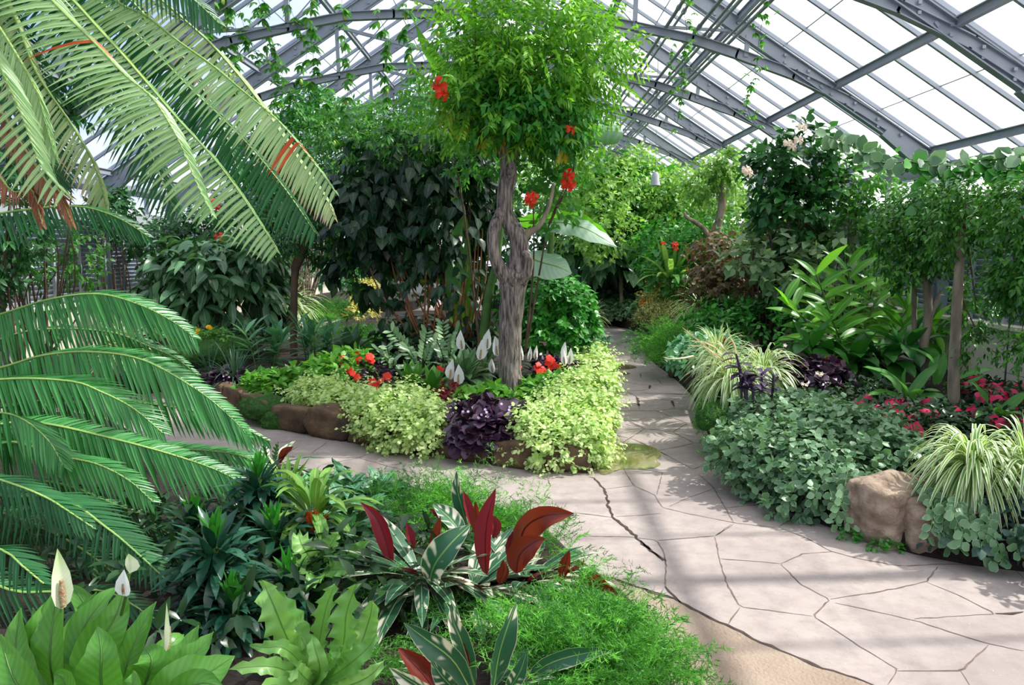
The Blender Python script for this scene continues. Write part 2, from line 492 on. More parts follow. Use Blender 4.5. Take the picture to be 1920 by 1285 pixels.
M['brownfern'] = leafmat('brownish_green_needle', S(76, 96, 44), S(130, 130, 66), .6, .3)

# ------------------------------------------------------------------ the glasshouse
XC, ZR, SL = -0.7, 6.15, 0.65          # ridge position, ridge height, roof slope
XR, XL = 4.92, -6.32                   # side walls
Y0, Y1, BAY = -3.15, 26.2, 2.445
TRUSS_Y = [6.6 + BAY * k for k in range(-4, 9)]

def roof_z(x):
    return ZR - SL * abs(x - XC)

def struct(name, acc, mats, parent=None, smooth=False):
    o = build(name, acc, mats, parent, smooth)
    if parent is None: o['kind'] = 'structure'
    return o

def sroot(name, loc):
    o = bpy.data.objects.new(name, None); COL.objects.link(o); o.location = loc
    o['kind'] = 'structure'
    return o

for side, X in (('right', XR), ('left', XL)):
    # roof glass with the glazing bars that carry it
    g = Acc()
    v = [(XC, Y0, ZR + .1), (X, Y0, roof_z(X) + .1), (X, Y1, roof_z(X) + .1), (XC, Y1, ZR + .1)]
    g.add(v, [[0, 1, 2, 3]], np.zeros((4, 2)), .5)
    ce = struct('ceiling_' + side, g, M['glass_sun' if side == 'right' else 'glass_shade'])
    b = Acc()
    k = 0
    y = Y0
    nb = int((Y1 - Y0) / (BAY / 4)) + 1
    for k in range(nb):
        yy = TRUSS_Y[0] - BAY / 4 * 2 + BAY / 4 * k
        if yy > Y1: break
        sx = 1 if X > XC else -1
        beam(b, (XC, yy, ZR + .085), (X, yy, roof_z(X) + .085), .035, .045)
    build('glazing_bar', b, M['bar'], ce, False)
    lap = Acc()
    for dx in (.55, 1.3, 2.5, 3.65, 4.75):
        x = XC + dx * (1 if X > XC else -1)
        beam(lap, (x, Y0, roof_z(x) + .1), (x, Y1, roof_z(x) + .1), .012, .008)
    build('glass_lap_joint', lap, M['steel'], ce, False)
    for dx in (.8, 1.97, 3.10, 4.22, 5.33):
        x = XC + dx * (1 if X > XC else -1)
        p = Acc()
        a = np.array([x, Y0, roof_z(x) + .015]); e = np.array([x, Y1, roof_z(x) + .015])
        ibeam(p, a, e, .05, .075, .010)
        o = struct('roof_purlin', p, M['steel'])
rg = Acc(); beam(rg, (XC, Y0, ZR + .06), (XC, Y1, ZR + .06), .14, .12)
struct('roof_ridge', rg, M['steel'])
for sx, X in ((1, XR), (-1, XL)):
    e = Acc(); beam(e, (X, Y0, roof_z(X) + .02), (X, Y1, roof_z(X) + .02), .16, .14)
    struct('trim_eave_' + ('right' if sx > 0 else 'left'), e, M['steel'])

CH = [(0.0, 4.22), (.75, 4.21), (1.30, 4.19), (1.95, 4.07), (2.6, 3.93), (3.1, 3.77), (3.75, 3.54), (4.35, 3.26), (4.9, 2.93)]   # arched tie: distance from centre, height
for ty in TRUSS_Y:
    r = sroot('roof_truss', (XC, ty, 2.4))
    for sx in (1, -1):
        X = XR if sx > 0 else XL
        a = Acc()
        p0 = np.array([XC, ty, ZR - .06]); p1 = np.array([X - .02 * sx, ty, roof_z(X) - .06])
        ibeam(a, p0, p1, .085, .15, .012)
        if 4 < ty < 14:
            dd = (p1 - p0) / np.linalg.norm(p1 - p0)
            for q in np.arange(.5, 6.4, .32):
                c = p0 + dd * q
                box(a, c + np.array([0, -.02, .03]), (.028, .03, .028)); box(a, c + np.array([0, -.02, -.05]), (.028, .03, .028))
        build('rafter', a, M['steel'], r, False)
        a = Acc()
        pts = [np.array([XC + sx * x, ty, z]) for x, z in CH]
        for i in range(len(pts) - 1):
            u = pts[i]; v_ = pts[i + 1]
            ext = (v_ - u) / np.linalg.norm(v_ - u) * .012
            ibeam(a, u - ext, v_ + ext, .075, .085 if i < 4 else .10, .010)
        build('arched_tie', a, M['steel'], r, False)
        a = Acc()
        for dx in (1.95, 3.2, 4.05):
            x = XC + sx * dx; zc = np.interp(dx, [c[0] for c in CH], [c[1] for c in CH])
            beam(a, (x, ty, zc), (x + sx * .02, ty, roof_z(x) - .1), .045 if dx < 3 else .035, .05)
        build('post', a, M['steel'], r, False)
        a = Acc()
        beam(a, (XC, ty, 4.24), (XC + sx * 1.97, ty, roof_z(XC + 1.97) - .12), .045, .045)
        if dx: beam(a, (XC + sx * 1.95, ty, 4.08), (XC + sx * 3.1, ty, roof_z(XC + 3.1) - .12), .03, .03)
        build('diagonal_strut', a, M['steel'], r, False)
        a = Acc()
        X2 = XR - .09 if sx > 0 else XL + .09
        ibeam(a, (X2, ty, 0), (X2, ty, roof_z(X) - .02), .12, .16, .012, up=np.array([0, 1.0, 0]))
        pk = [(X2, 2.02), (X2 - sx * .1, 2.32), (X2 - sx * .36, 2.58), (X2 - sx * .75, roof_z(X2 - sx * .75) - .14)]
        for i in range(3):
            beam(a, (pk[i][0], ty, pk[i][1]), (pk[i + 1][0], ty, pk[i + 1][1]), .09, .10, up=np.array([0, 1.0, 0]))
        build('wall_post', a, M['steel'], r, False)
    a = Acc(); beam(a, (XC - .04, ty, 4.2), (XC - .04, ty, ZR - .1), .07, .07); build('king_post', a, M['steel'], r, False)
    a = Acc(); beam(a, (XC - .5, ty, 4.42), (XC + .75, ty, 4.42), .05, .05); build('collar_tie', a, M['steel'], r, False)
    a = Acc()
    tube(a, [(XC + 1.95, ty + .03, 4.1), (XC + .35, ty + .03, ZR - .35)], .008, 5)
    tube(a, [(XC - 1.95, ty + .03, 4.1), (XC - .35, ty + .03, ZR - .35)], .008, 5)
    build('tension_rod', a, M['steel'], r, False)

# bundle of pipes running along the roof on top of the ties
for k, (px_, pz_) in enumerate([(1.60, 4.00), (1.70, 4.03), (1.92, 3.94), (2.02, 3.90), (2.14, 3.97), (2.25, 3.84), (2.36, 3.88)]):
    a = Acc()
    tube(a, [(px_, Y0, pz_ + .06), (px_, Y1, pz_ + .06)], .016 if k % 2 else .021, 8)
    for yy in np.arange(-1, 24, 3.1):
        tube(a, [(px_, yy + k * .23, pz_ + .06), (px_, yy + k * .23 + .07, pz_ + .06)], .028, 8)
    o = build('water_pipe', a, M['pipe'])
    tag(o, 'thin grey metal pipe in the long bundle laid across the roof trusses', 'pipe', 'roof pipes in a bundle')

# side walls: corrugated plinth, sloping vent slats, clerestory windows
wn = 1
for side, X, sx in (('right', XR, 1), ('left', XL, -1)):
    a = Acc()
    ys = np.arange(Y0, Y1, .0145)
    xs = X - sx * .10 + .009 * np.sin(np.arange(len(ys)) * math.pi / 2)
    V = np.zeros((len(ys), 2, 3)); V[:, 0, 0] = xs; V[:, 1, 0] = xs; V[:, :, 1] = ys[:, None]; V[:, 1, 2] = .80
    idx = np.arange(len(ys) * 2).reshape(-1, 2)
    a.add(V, np.stack([idx[:-1, 0], idx[1:, 0], idx[1:, 1], idx[:-1, 1]], -1), np.zeros((len(ys) * 2, 2)), .5)
    box(a, (X + sx * .0, (Y0 + Y1) / 2, .4), (.06, Y1 - Y0, .8))
    box(a, (X - sx * .06, (Y0 + Y1) / 2, .82), (.2, Y1 - Y0, .04))
    wl = struct('wall_' + side, a, M['cream'])
    s = Acc()
    for z in np.arange(.9, 1.98, .062):
        c = np.array([X - sx * .02, (Y0 + Y1) / 2, z])
        box(s, c, (.06, Y1 - Y0, .008), 0, [[.6, 0, -.8 * sx], [0, 1, 0], [.8 * sx, 0, .6]])
    box(s, (X + sx * .05, (Y0 + Y1) / 2, 1.42), (.02, Y1 - Y0, 1.2))  # added backing panel, blocks the outside glare between the slats
    build('vent_slat', s, M['louvre'], wl, False)
    s = Acc()
    for yy in np.arange(Y0, Y1, BAY / 4):
        box(s, (X - sx * .05, yy, 1.42), (.04, .04, 1.2))
    box(s, (X - sx * .03, (Y0 + Y1) / 2, 2.06), (.10, Y1 - Y0, .14))
    build('mullion', s, M['frame'], wl, False)
    for k in range(len(TRUSS_Y) - 1):
        ya, yb = TRUSS_Y[k] + .08, TRUSS_Y[k + 1] - .08
        f = Acc()
        for z in (2.14, 2.46): box(f, (X, (ya + yb) / 2, z), (.07, yb - ya, .045))
        for yy in (ya, (2 * ya + yb) / 3, (ya + 2 * yb) / 3, yb): box(f, (X, yy, 2.3), (.07, .045, .34))
        wo = struct('window_%d' % wn, f, M['frame']); wn += 1
        p = Acc(); p.add([(X, ya, 2.14), (X, yb, 2.14), (X, yb, 2.46), (X, ya, 2.46)], [[0, 1, 2, 3]], np.zeros((4, 2)), .5)
        build('pane', p, M['glass_sun'], wo, False)
a = Acc()
zb = roof_z(XR)
box(a, ((XR + XL) / 2, Y1, .4), (XR - XL, .08, .8))
for x in np.arange(XL + .1, XR, .61):
    beam(a, (x, Y1, .8), (x, Y1, roof_z(x)), .05, .05, up=np.array([0, 1.0, 0]))
for z in (.8, 2.5, 4.2):
    hw = min(XR - XC, (ZR - z) / SL)
    box(a, (XC, Y1, z), (2 * hw, .07, .07))
wf = struct('wall_far', a, M['frame'])
p = Acc(); p.add([(XL, Y1 + .02, .8), (XR, Y1 + .02, .8), (XR, Y1 + .02, zb), (XL, Y1 + .02, roof_z(XL))], [[0, 1, 2, 3]], np.zeros((4, 2)), .5)
p.add([(XL, Y1 + .02, roof_z(XL)), (XR, Y1 + .02, zb), (XC, Y1 + .02, ZR), (XC, Y1 + .02, ZR)], [[0, 1, 2, 3]], np.zeros((4, 2)), .5)
build('pane', p, M['glass_sun'], wf, False)

# ------------------------------------------------------------------ paving
m, t, o = newmat('weathered_pinkish_flagstone')
p = t.nodes.new('ShaderNodeBsdfPrincipled'); tcn = t.nodes.new('ShaderNodeTexCoord')
def _noise(sc, det=5, r=.55):
    n = t.nodes.new('ShaderNodeTexNoise'); n.inputs['Scale'].default_value = sc; n.inputs['Detail'].default_value = det; n.inputs['Roughness'].default_value = r
    t.links.new(tcn.outputs['Object'], n.inputs['Vector']); return n.outputs['Fac']
c = mixc(t, ramp01(t, _noise(1.3), .35, .65), S(150, 138, 134), S(170, 158, 152))
c = mixc(t, ramp01(t, _noise(9, 8, .7), .45, .8), c, S(134, 122, 117))
c = mixc(t, ramp01(t, _noise(160, 2), .70, .74), c, S(92, 82, 76))
c = mixc(t, ramp01(t, _noise(120, 2), .72, .76), c, S(226, 220, 212))
t.links.new(c, p.inputs['Base Color']); p.inputs['Roughness'].default_value = .68; p.inputs['Specular IOR Level'].default_value = .35
b_ = t.nodes.new('ShaderNodeBump'); b_.inputs['Strength'].default_value = .35; b_.inputs['Distance'].default_value = .01
t.links.new(_noise(26, 8, .65), b_.inputs['Height']); t.links.new(b_.outputs['Normal'], p.inputs['Normal'])
t.links.new(p.outputs[0], o.inputs['Surface'])
M['flag'] = m
M['joint'] = plain('dark_joint_dirt', S(122, 106, 98), .95, c2=S(84, 72, 66), nscale=14)
M['crackmat'] = plain('deep_crack_dirt', S(44, 34, 30), .95, c2=S(74, 60, 52), nscale=20)
M['apron'] = plain('sandy_concrete', S(160, 142, 126), .85, c2=S(134, 116, 100), nscale=3, bump=.5, bscale=60)
M['stone'] = plain('brown_edging_stone', S(112, 88, 64), .85, c2=S(62, 50, 40), nscale=5, bump=.8, bscale=22)
M['rock'] = plain('pitted_tan_boulder', S(172, 152, 132), .9, c2=S(112, 92, 74), nscale=9, bump=1.0, bscale=26)
M['greyrock'] = plain('grey_stone_lump', S(120, 112, 100), .9, c2=S(84, 76, 68), nscale=8, bump=.8)
m, t, o = newmat('shallow_puddle_over_algae')
p = t.nodes.new('ShaderNodeBsdfPrincipled'); tcn = t.nodes.new('ShaderNodeTexCoord')
c = mixc(t, ramp01(t, _noise(5), .38, .6), S(128, 116, 66), S(150, 138, 112))
t.links.new(c, p.inputs['Base Color']); p.inputs['Roughness'].default_value = .04; p.inputs['Specular IOR Level'].default_value = .9
p.inputs['Coat Weight'].default_value = .6; p.inputs['Coat Roughness'].default_value = .02
t.links.new(p.outputs[0], o.inputs['Surface'])
M['puddle'] = m

a = Acc()
xs = np.linspace(XL + .02, XR - .02, 12); ys = np.linspace(Y0, Y1 - .02, 30)
V = np.array([[x, y, 0] for x in xs for y in ys]); ix = np.arange(len(V)).reshape(12, 30)
a.add(V, np.stack([ix[:-1, :-1], ix[1:, :-1], ix[1:, 1:], ix[:-1, 1:]], -1), np.zeros((len(V), 2)), .5)
floor = struct('floor', a, M['flag'])

ZO = {1: (1080, 600, 4.944), 2: (1080, 800, 4.017), 3: (1200, 960, 2.667), 4: (420, 780, 2.595)}
JOINTS = {
 1: ['480,330 600,355 680,375', '595,497 603,535', '600,495 740,485', '330,540 400,548 460,580 600,600 670,607 780,597 1000,610',
     '750,552 795,590', '690,550 830,548', '685,605 680,640 600,655 500,660', '380,625 440,650 560,708 580,800 590,830',
     '600,676 820,685 1050,690', '570,708 700,730 890,748 1080,700', '890,750 910,820', '340,670 440,668', '320,780 560,770',
     '370,780 355,850', '310,850 600,840 750,845 860,828 920,822 1160,860', '720,835 860,890 1030,960 1190,955', '1030,960 900,1040',
     '340,910 500,940 635,1010 760,1020 900,1040 1090,1140 1240,1148', '500,940 640,915', '635,1010 430,1140', '280,1050 480,1095',
     '515,1100 760,1210 890,1280', '760,1210 900,1185 1090,1145', '150,120 400,118', '380,200 560,190', '200,240 560,250'],
 2: ['610,178 880,322 1030,262', '920,355 1035,460 1190,728', '1035,460 1290,490', '1035,470 830,540 700,605', '1110,615 1240,600 1510,575',
     '360,322 430,440 590,515 650,610 840,655 1190,725 1530,765', '480,320 650,345 610,515', '430,445 220,470', '300,680 500,668 640,655',
     '1680,655 1530,755', '1170,735 1050,825', '0,650 270,685', '0,825 400,830 610,858 660,950 680,1040 670,1200 750,1285', '610,858 1040,825', '1085,995 1540,1032'],
 3: ['375,125 400,250 430,350 500,475 700,500 860,520', '500,475 440,560', '705,260 800,360 950,440 865,520 1080,660 1290,790 1240,867',
     '705,260 810,210 960,200', '690,75 830,130 960,200 1100,235 1300,272 1500,262 1740,265', '1490,275 1430,350 1200,400 950,437',
     '1430,350 1600,420 1780,510 1370,535', '980,455 1250,515 1400,550 1530,595 1740,660 1920,695', '1780,510 1920,500', '1745,665 1600,795 1290,795',
     '1600,795 1650,867', '1870,285 1920,330', '470,60 380,120'],
 4: ['500,130 420,185', '215,135 380,118', '720,175 655,205 800,245 1000,295', '655,205 300,200', '870,232 805,240', '655,205 470,240',
     '1400,265 1240,288 1340,345', '1570,295 1590,345', '1000,295 970,420', '470,240 400,300'],
}
CRACKS = {2: ['80,375 140,385 210,470 240,560 272,680 345,735 430,800 500,880 570,945 660,1010', '230,1130 340,1165 480,1215 640,1275 680,1285', '1680,655 1600,705'],
          3: ['0,380 100,410 200,450 300,505 400,550 500,600 600,650 760,715 900,775 1050,820 1180,867', '0,145 60,200 125,245', '125,375 200,450', '1780,510 1920,500'],
          1: ['560,708 580,760 582,800', '820,685 1050,690', '892,750 905,800', '685,605 680,640']}

def ribbons(src, w0, z, jit):
    a = Acc()
    rr = np.random.default_rng(3)
    for k, ls in src.items():
        ox, oy, s = ZO[k]
        for l in ls:
            P = [G(ox + float(q.split(',')[0]) / s, oy + float(q.split(',')[1]) / s, z) for q in l.split()]
            L = sum(np.linalg.norm(P[i + 1] - P[i]) for i in range(len(P) - 1))
            n = max(3, int(L / .035))
            Q = []
            cum = np.concatenate([[0], np.cumsum([np.linalg.norm(P[i + 1] - P[i]) for i in range(len(P) - 1)])])
            for d in np.linspace(0, L, n):
                Q.append([np.interp(d, cum, [p_[c_] for p_ in P]) for c_ in range(3)])
            Q = np.array(Q)
            Q[:, :2] += rr.normal(size=(n, 2)) * jit
            T = nrm(np.gradient(Q, axis=0)); sd = np.cross(T, UP)
            wd = w0 * (1.7 if k == 1 else 1.0) * rr.uniform(.45, 1.35, n)[:, None] * np.minimum(1, np.linspace(.3, 6, n))[:, None] * np.minimum(1, np.linspace(6, .3, n))[:, None]
            V = np.stack([Q - sd * wd / 2, Q + sd * wd / 2], 1)
            ix = np.arange(2 * n).reshape(n, 2)
            a.add(V, np.stack([ix[:-1, 0], ix[:-1, 1], ix[1:, 1], ix[1:, 0]], -1), np.zeros((2 * n, 2)), .5)
    return a
build('paving_joint', ribbons(JOINTS, .0075, .0012, .0016), M['joint'], floor, False)
build('paving_crack', ribbons(CRACKS, .017, .0026, .0045), M['crackmat'], floor, False)

def patch(name, pix, z, mat, parent=None, h=0.0):
    """flat patch outlined on the ground"""
    P = [G(x, y, z) for x, y in pix]
    P = cr(P + [P[0]], 8 * len(P))[:-1]
    bm = bmesh.new()
    off = np.array(world_loc(parent)) if parent else np.zeros(3)
    bm.faces.new([bm.verts.new(q - off) for q in P])
    bmesh.ops.recalc_face_normals(bm, faces=bm.faces)
    if bm.faces[:][0].normal.z < 0: bmesh.ops.reverse_faces(bm, faces=bm.faces)
    bmesh.ops.triangulate(bm, faces=bm.faces)
    me = bpy.data.meshes.new(name); bm.to_mesh(me); bm.free(); me.materials.append(mat)
    o = bpy.data.objects.new(name, me); COL.objects.link(o)
    if parent: o.parent = parent
    return o
o = patch('puddle', [(1110, 868), (1120, 846), (1142, 833), (1185, 832), (1222, 838), (1240, 850), (1232, 862), (1238, 872), (1212, 880), (1165, 880), (1130, 890)], .003, M['puddle'])
tag(o, 'shallow puddle with green algae at the corner of the stone edged island bed', 'puddle')
o = patch('puddle', [(1142, 684), (1165, 682), (1188, 686), (1192, 690), (1168, 693), (1145, 691)], .003, M['puddle'])
tag(o, 'small dark puddle further up the path beside the lime foliage', 'puddle')
o = patch('puddle', [(1160, 699), (1172, 698), (1182, 701), (1170, 703)], .003, M['puddle'])
tag(o, 'tiny wet spot on the path just in front of the small dark puddle', 'puddle')
# ------------------------------------------------------------------ planting beds
def bed(name, outline, h, mat, inset=.12, bump=.03, zc=None):
    P = cr(list(outline) + [outline[0]], 10 * len(outline))[:-1]
    P[:, 2] = 0
    bm = bmesh.new()
    lo = [bm.verts.new(q) for q in P]
    T = nrm(np.roll(P, -1, 0) - np.roll(P, 1, 0)); sd = np.cross(T, UP)
    area = np.sum(P[:, 0] * np.roll(P[:, 1], -1) - np.roll(P[:, 0], -1) * P[:, 1])
    if area > 0: sd = -sd
    hi = [bm.verts.new(P[i] + sd[i] * inset * .6 + UP * h * (.9)) for i in range(len(P))]
    n = len(P)
    for i in range(n):
        bm.faces.new([lo[i], lo[(i + 1) % n], hi[(i + 1) % n], hi[i]])
    bm.faces.new(hi)
    bmesh.ops.recalc_face_normals(bm, faces=bm.faces)
    bmesh.ops.triangulate(bm, faces=[f for f in bm.faces if len(f.verts) > 4])
    me = bpy.data.meshes.new(name); bm.to_mesh(me); bm.free(); me.materials.append(mat)
    o = bpy.data.objects.new(name, me); COL.objects.link(o); o['kind'] = 'structure'
    return o
g2 = lambda x, y: tuple(G(x, y, 0))
ISL = [g2(1108, 886), g2(985, 880), g2(870, 862), g2(760, 845), g2(640, 825), g2(540, 808), g2(470, 785), g2(400, 752), g2(385, 720), g2(430, 690), g2(540, 655), g2(620, 622), g2(690, 602),
       g2(850, 596), g2(1000, 600), g2(1095, 618), g2(1105, 650), g2(1118, 690), g2(1132, 735), g2(1140, 790), g2(1130, 845)]
ISL_EDGE = ISL[:9]
bed('ground_island_bed', ISL, .20, M['soil'])
RB = [g2(1112, 606), g2(1190, 622), g2(1213, 668), g2(1262, 708), g2(1298, 745), g2(1322, 800), g2(1345, 860), g2(1405, 918), g2(1490, 965), g2(1600, 1004), g2(1700, 1036), g2(1800, 1058), g2(1920, 1072),
      (3.2, 3.15, 0), (4.75, 3.0, 0), (4.78, 14, 0), (4.78, 25.8, 0), (0.5, 25.9, 0), (-1.0, 22, 0), (-.4, 17.2, 0), (.6, 16.3, 0)]
bed('ground_right_bed', RB, .27, M['soil'])
FB = [(-2.9, 6.1, 0), g2(470, 858), g2(560, 882), g2(660, 905), g2(760, 920), g2(880, 945), g2(960, 968), g2(1030, 1000), g2(1085, 1050), g2(1160, 1105), g2(1215, 1160), g2(1250, 1215), g2(1262, 1285), (.6, 2.0, 0), (.3, .9, 0), (-2.0, .6, 0), (-6.0, 1.2, 0), (-6.1, 6.0, 0), (-4.4, 7.2, 0)]
bed('ground_front_bed', FB, .07, M['soil'])
LB = [(-6.1, 7.2, 0), (-4.7, 8.0, 0), (-4.0, 8.6, 0), g2(330, 705), g2(440, 672), g2(520, 640), g2(590, 612), (-4.2, 17.5, 0), (-3.0, 19, 0), (-3.0, 24, 0), (-6.1, 25, 0), (-6.2, 16, 0)]
bed('ground_left_bed', LB, .24, M['soil'])
# sandy strip between the front bed and the crack
cz = [(1050, 1008), (1095, 1050), (1180, 1095)] 
ap = [(1030, 1000), (1110, 1068), (1165, 1092)] + [(1200 + x / 2.667, 960 + y / 2.667) for x, y in ((0, 385), (100, 414), (200, 454), (300, 509), (400, 554), (500, 604), (600, 654), (760, 720), (900, 780), (1050, 825), (1180, 872))] + [(1700, 1310), (1600, 1420), (1250, 1420), (1180, 1285), (1150, 1150), (1080, 1080)]
P = [G(x, y, .0012) for x, y in ap]
bm = bmesh.new(); bm.faces.new([bm.verts.new(q) for q in P]); bmesh.ops.recalc_face_normals(bm, faces=bm.faces)
bmesh.ops.triangulate(bm, faces=bm.faces)
for f in bm.faces:
    if f.normal.z < 0: f.normal_flip()
me = bpy.data.meshes.new('trim_apron'); bm.to_mesh(me); bm.free(); me.materials.append(M['apron'])
o = bpy.data.objects.new('trim_apron', me); COL.objects.link(o); o['kind'] = 'structure'

def rock(name, c, size, seed, mat, label, cat, group=None, rotz=0.0, rough=.18, cube=.5, sub=4):
    bm = bmesh.new(); bmesh.ops.create_icosphere(bm, subdivisions=sub, radius=1)
    rr = random.Random(seed); off = Vector((rr.uniform(0, 50), rr.uniform(0, 50), rr.uniform(0, 50)))
    for v in bm.verts:
        p = v.co.copy(); mxx = max(abs(p.x), abs(p.y), abs(p.z))
        q = p.lerp(p / mxx, cube)
        q *= 1 + rough * noise.noise(p * 1.1 + off) + rough * .5 * noise.noise(p * 2.6 + off) + rough * .22 * noise.noise(p * 7 + off)
        v.co = Vector((q.x * size[0] / 2, q.y * size[1] / 2, q.z * size[2] / 2))
    me = bpy.data.meshes.new(name); bm.to_mesh(me); bm.free(); me.materials.append(mat)
    for p in me.polygons: p.use_smooth = True
    o = bpy.data.objects.new(name, me); COL.objects.link(o)
    o.location = c; o.rotation_euler = (0, 0, rotz)
    return tag(o, label, cat, group)
# edging stones of the island
E = cr(ISL_EDGE, 400)
cum = np.concatenate([[0], np.cumsum(np.linalg.norm(np.diff(E, axis=0), axis=1))])
def epos(s):
    return np.array([np.interp(s, cum, E[:, k]) for k in range(3)])
sl = 0.0; k = 0
rr = random.Random(5)
desc = ['corner stone under the lime foliage by the puddle', 'low brown edging stone shadowed below the trailing lime leaves', 'brown edging stone beneath the black purple plants', 'short rusty brown edging stone left of the purple plants',
        'long brown edging stone under the middle lime mound', 'dark brown edging stone with sprigs hanging over', 'tan edging stone standing clear below the left lime mound', 'broad tan edging stone beside the moss drape', 'brown edging stone half covered by moss',
        'edging stone at the left corner by the palm tips', 'edging stone seen between palm leaflets', 'last edging stone behind the palm fronds']
while sl < cum[-1] - .2 and k < 12:
    ln = [.34, .40, .46, .5, .42, .46, .55, .52, .5, .42, .4, .5][k]
    a0 = epos(sl); a1 = epos(min(sl + ln, cum[-1])); mid = (a0 + a1) / 2; d = a1 - a0
    h = (.19 if k < 4 else .25) + rr.uniform(-.02, .03)
    rock('edging_stone', (mid[0], mid[1] + .06, h / 2 - .01), (np.linalg.norm(d) * 1.04, .2, h), 10 + k, M['stone'], desc[k], 'stone', 'edging stones of the island bed', math.atan2(d[1], d[0]), .22, .62)
    sl += ln; k += 1
# boulders of the right bed
rock('boulder', tuple(G(1684, 1022) + np.array([.03, .14, .145])), (.50, .36, .40), 3, M['rock'], 'large pitted tan boulder bulging clear of the leaves at the path edge', 'boulder', None, .5, .15, .45, 5)
rock('boulder', tuple(G(1540, 965) + np.array([.03, .16, .10])), (.26, .26, .30), 4, M['rock'], 'smaller tan boulder half hidden under grey green leaves left of the big one', 'boulder', None, .5, .25, .35)
rock('boulder', tuple(G(1782, 1045) + np.array([.0, .10, .11])), (.42, .30, .34), 6, M['rock'], 'tan boulder under the striped grass clump with trailing stems over it', 'boulder', None, -.2, .28, .4)
rock('boulder', tuple(G(1905, 1060) + np.array([.04, .14, .10])), (.32, .30, .32), 8, M['rock'], 'boulder at the right edge of the photo behind dark ivy', 'boulder', None, .4, .28, .4)
rock('boulder', tuple(G(1268, 712) + np.array([.16, .15, .14])), (.22, .5, .30), 9, M['greyrock'], 'grey brown stone in the bed edge below the dried straw stalks', 'boulder', None, .1, .2, .5)
rock('boulder', tuple(G(1250, 705) + np.array([.07, -.1, .06])), (.14, .2, .13), 12, M['greyrock'], 'little round stone at the path edge under the dried stalks', 'boulder', None, .1, .2, .3)

# ------------------------------------------------------------------ plant builders
def ang(az, el):
    return np.stack([np.cos(el) * np.cos(az), np.cos(el) * np.sin(az), np.sin(el)], -1)

def rosette(acc, c, n, L, W, el=(80, 10), bend=(.1, .5), prof='lance', S_=6, K=3, fold=.2, wav=0.0, wf=5, base=.03, jit=.2, m=0, seed=0, Lr=(.75, 1.0), azr=None, minz=None, lay=0.0):
    rng = np.random.default_rng(seed)
    i = np.arange(n); f = i / max(n - 1, 1)
    az = i * 2.39996 + rng.uniform(-.3, .3, n)
    if azr is not None: az = azr[0] + (az % 6.2832) / 6.2832 * (azr[1] - azr[0])
    e = np.radians(el[0] + (el[1] - el[0]) * f + rng.normal(size=n) * 6 * jit * 5 * .5)
    D = ang(az, e)
    N = nrm(UP * np.cos(e)[:, None] + UP * .05 - ang(az, e * 0) * np.sin(e)[:, None])
    P = np.array(c)[None, :] + ang(az, e * 0) * base * (.3 + f)[:, None]
    if lay: P = P + UP * (lay * (1 - f))[:, None]
    LL = L * (Lr[0] + (Lr[1] - Lr[0]) * np.sin(np.pi * np.clip(f * .8 + .2, 0, 1))) * rng.uniform(1 - jit, 1 + jit, n)
    WW = W * rng.uniform(.85, 1.15, n)
    bd = bend[0] + (bend[1] - bend[0]) * f
    return blades(acc, P, D, N, LL, WW, prof, S_, K, bd, fold, wav, wf, None, m, rng)

def sprigs(acc, blobs, ns, k, tl, L, W, prof='ovate', S_=2, K=2, bend=.3, fold=.25, out=.9, upb=.25, shell=(.62, 1.0), spread=.8, top=-.35, seed=0, m=0, droop=.15, jit=.25, lump=.12, two=False, toneup=0.0, face=.5):
    """leafy sprigs scattered through ellipsoid blobs (cx,cy,cz,rx,ry,rz)"""
    rng = np.random.default_rng(seed)
    B = np.array(blobs, float)
    wgt = (B[:, 3] * B[:, 4] + B[:, 4] * B[:, 5] + B[:, 3] * B[:, 5]) ** 1.0
    bi = rng.choice(len(B), ns, p=wgt / wgt.sum())
    u = rvec(ns * 3, rng); u = u[u[:, 2] > top][:ns]
    while len(u) < ns:
        x = rvec(ns, rng); u = np.vstack([u, x[x[:, 2] > top]])[:ns]
    r = shell[0] + (shell[1] - shell[0]) * rng.random(ns) ** .6
    r = r * (1 + lump * np.sin(u[:, 0] * 7 + bi) * np.cos(u[:, 1] * 6 + 2 * bi) + lump * .6 * np.sin(u[:, 2] * 9 + u[:, 0] * 11))
    b = B[bi]
    C = b[:, :3] + u * b[:, 3:] * r[:, None]
    on = nrm(u / b[:, 3:])
    d = nrm(on * out + rvec(ns, rng) * .55 + UP * upb)
    s0 = nrm(np.cross(d, rvec(ns, rng)))
    n0 = np.cross(s0, d)
    T = np.repeat(np.clip(rng.random(ns) * .6 + toneup, 0, 1), k)
    kk = np.tile(np.arange(k), ns); R_ = lambda a: np.repeat(a, k, axis=0)
    t = (kk + .3) / k
    if two:
        sgn = np.where(kk % 2 == 0, 1, -1)[:, None]
        sdv = R_(s0) * sgn
    else:
        a = kk * 2.4 + np.repeat(rng.uniform(0, 6.28, ns), k)
        sdv = R_(s0) * np.cos(a)[:, None] + R_(n0) * np.sin(a)[:, None]
    P = R_(C) + R_(d) * (t * tl)[:, None]
    D = nrm(R_(d) * (.45 + .5 * t)[:, None] + sdv * spread - UP * droop + rng.normal(size=(ns * k, 3)) * .12)
    N = nrm(R_(on) * face + UP * .8 + rng.normal(size=(ns * k, 3)) * .35)
    LL = L * rng.uniform(1 - jit, 1 + jit, ns * k); WW = W * rng.uniform(1 - jit, 1 + jit, ns * k)
    blades(acc, P, D, N, LL, WW, prof, S_, K, bend, fold, 0, 5, np.clip(T + rng.uniform(0, .4, ns * k), 0, 1), m, rng)

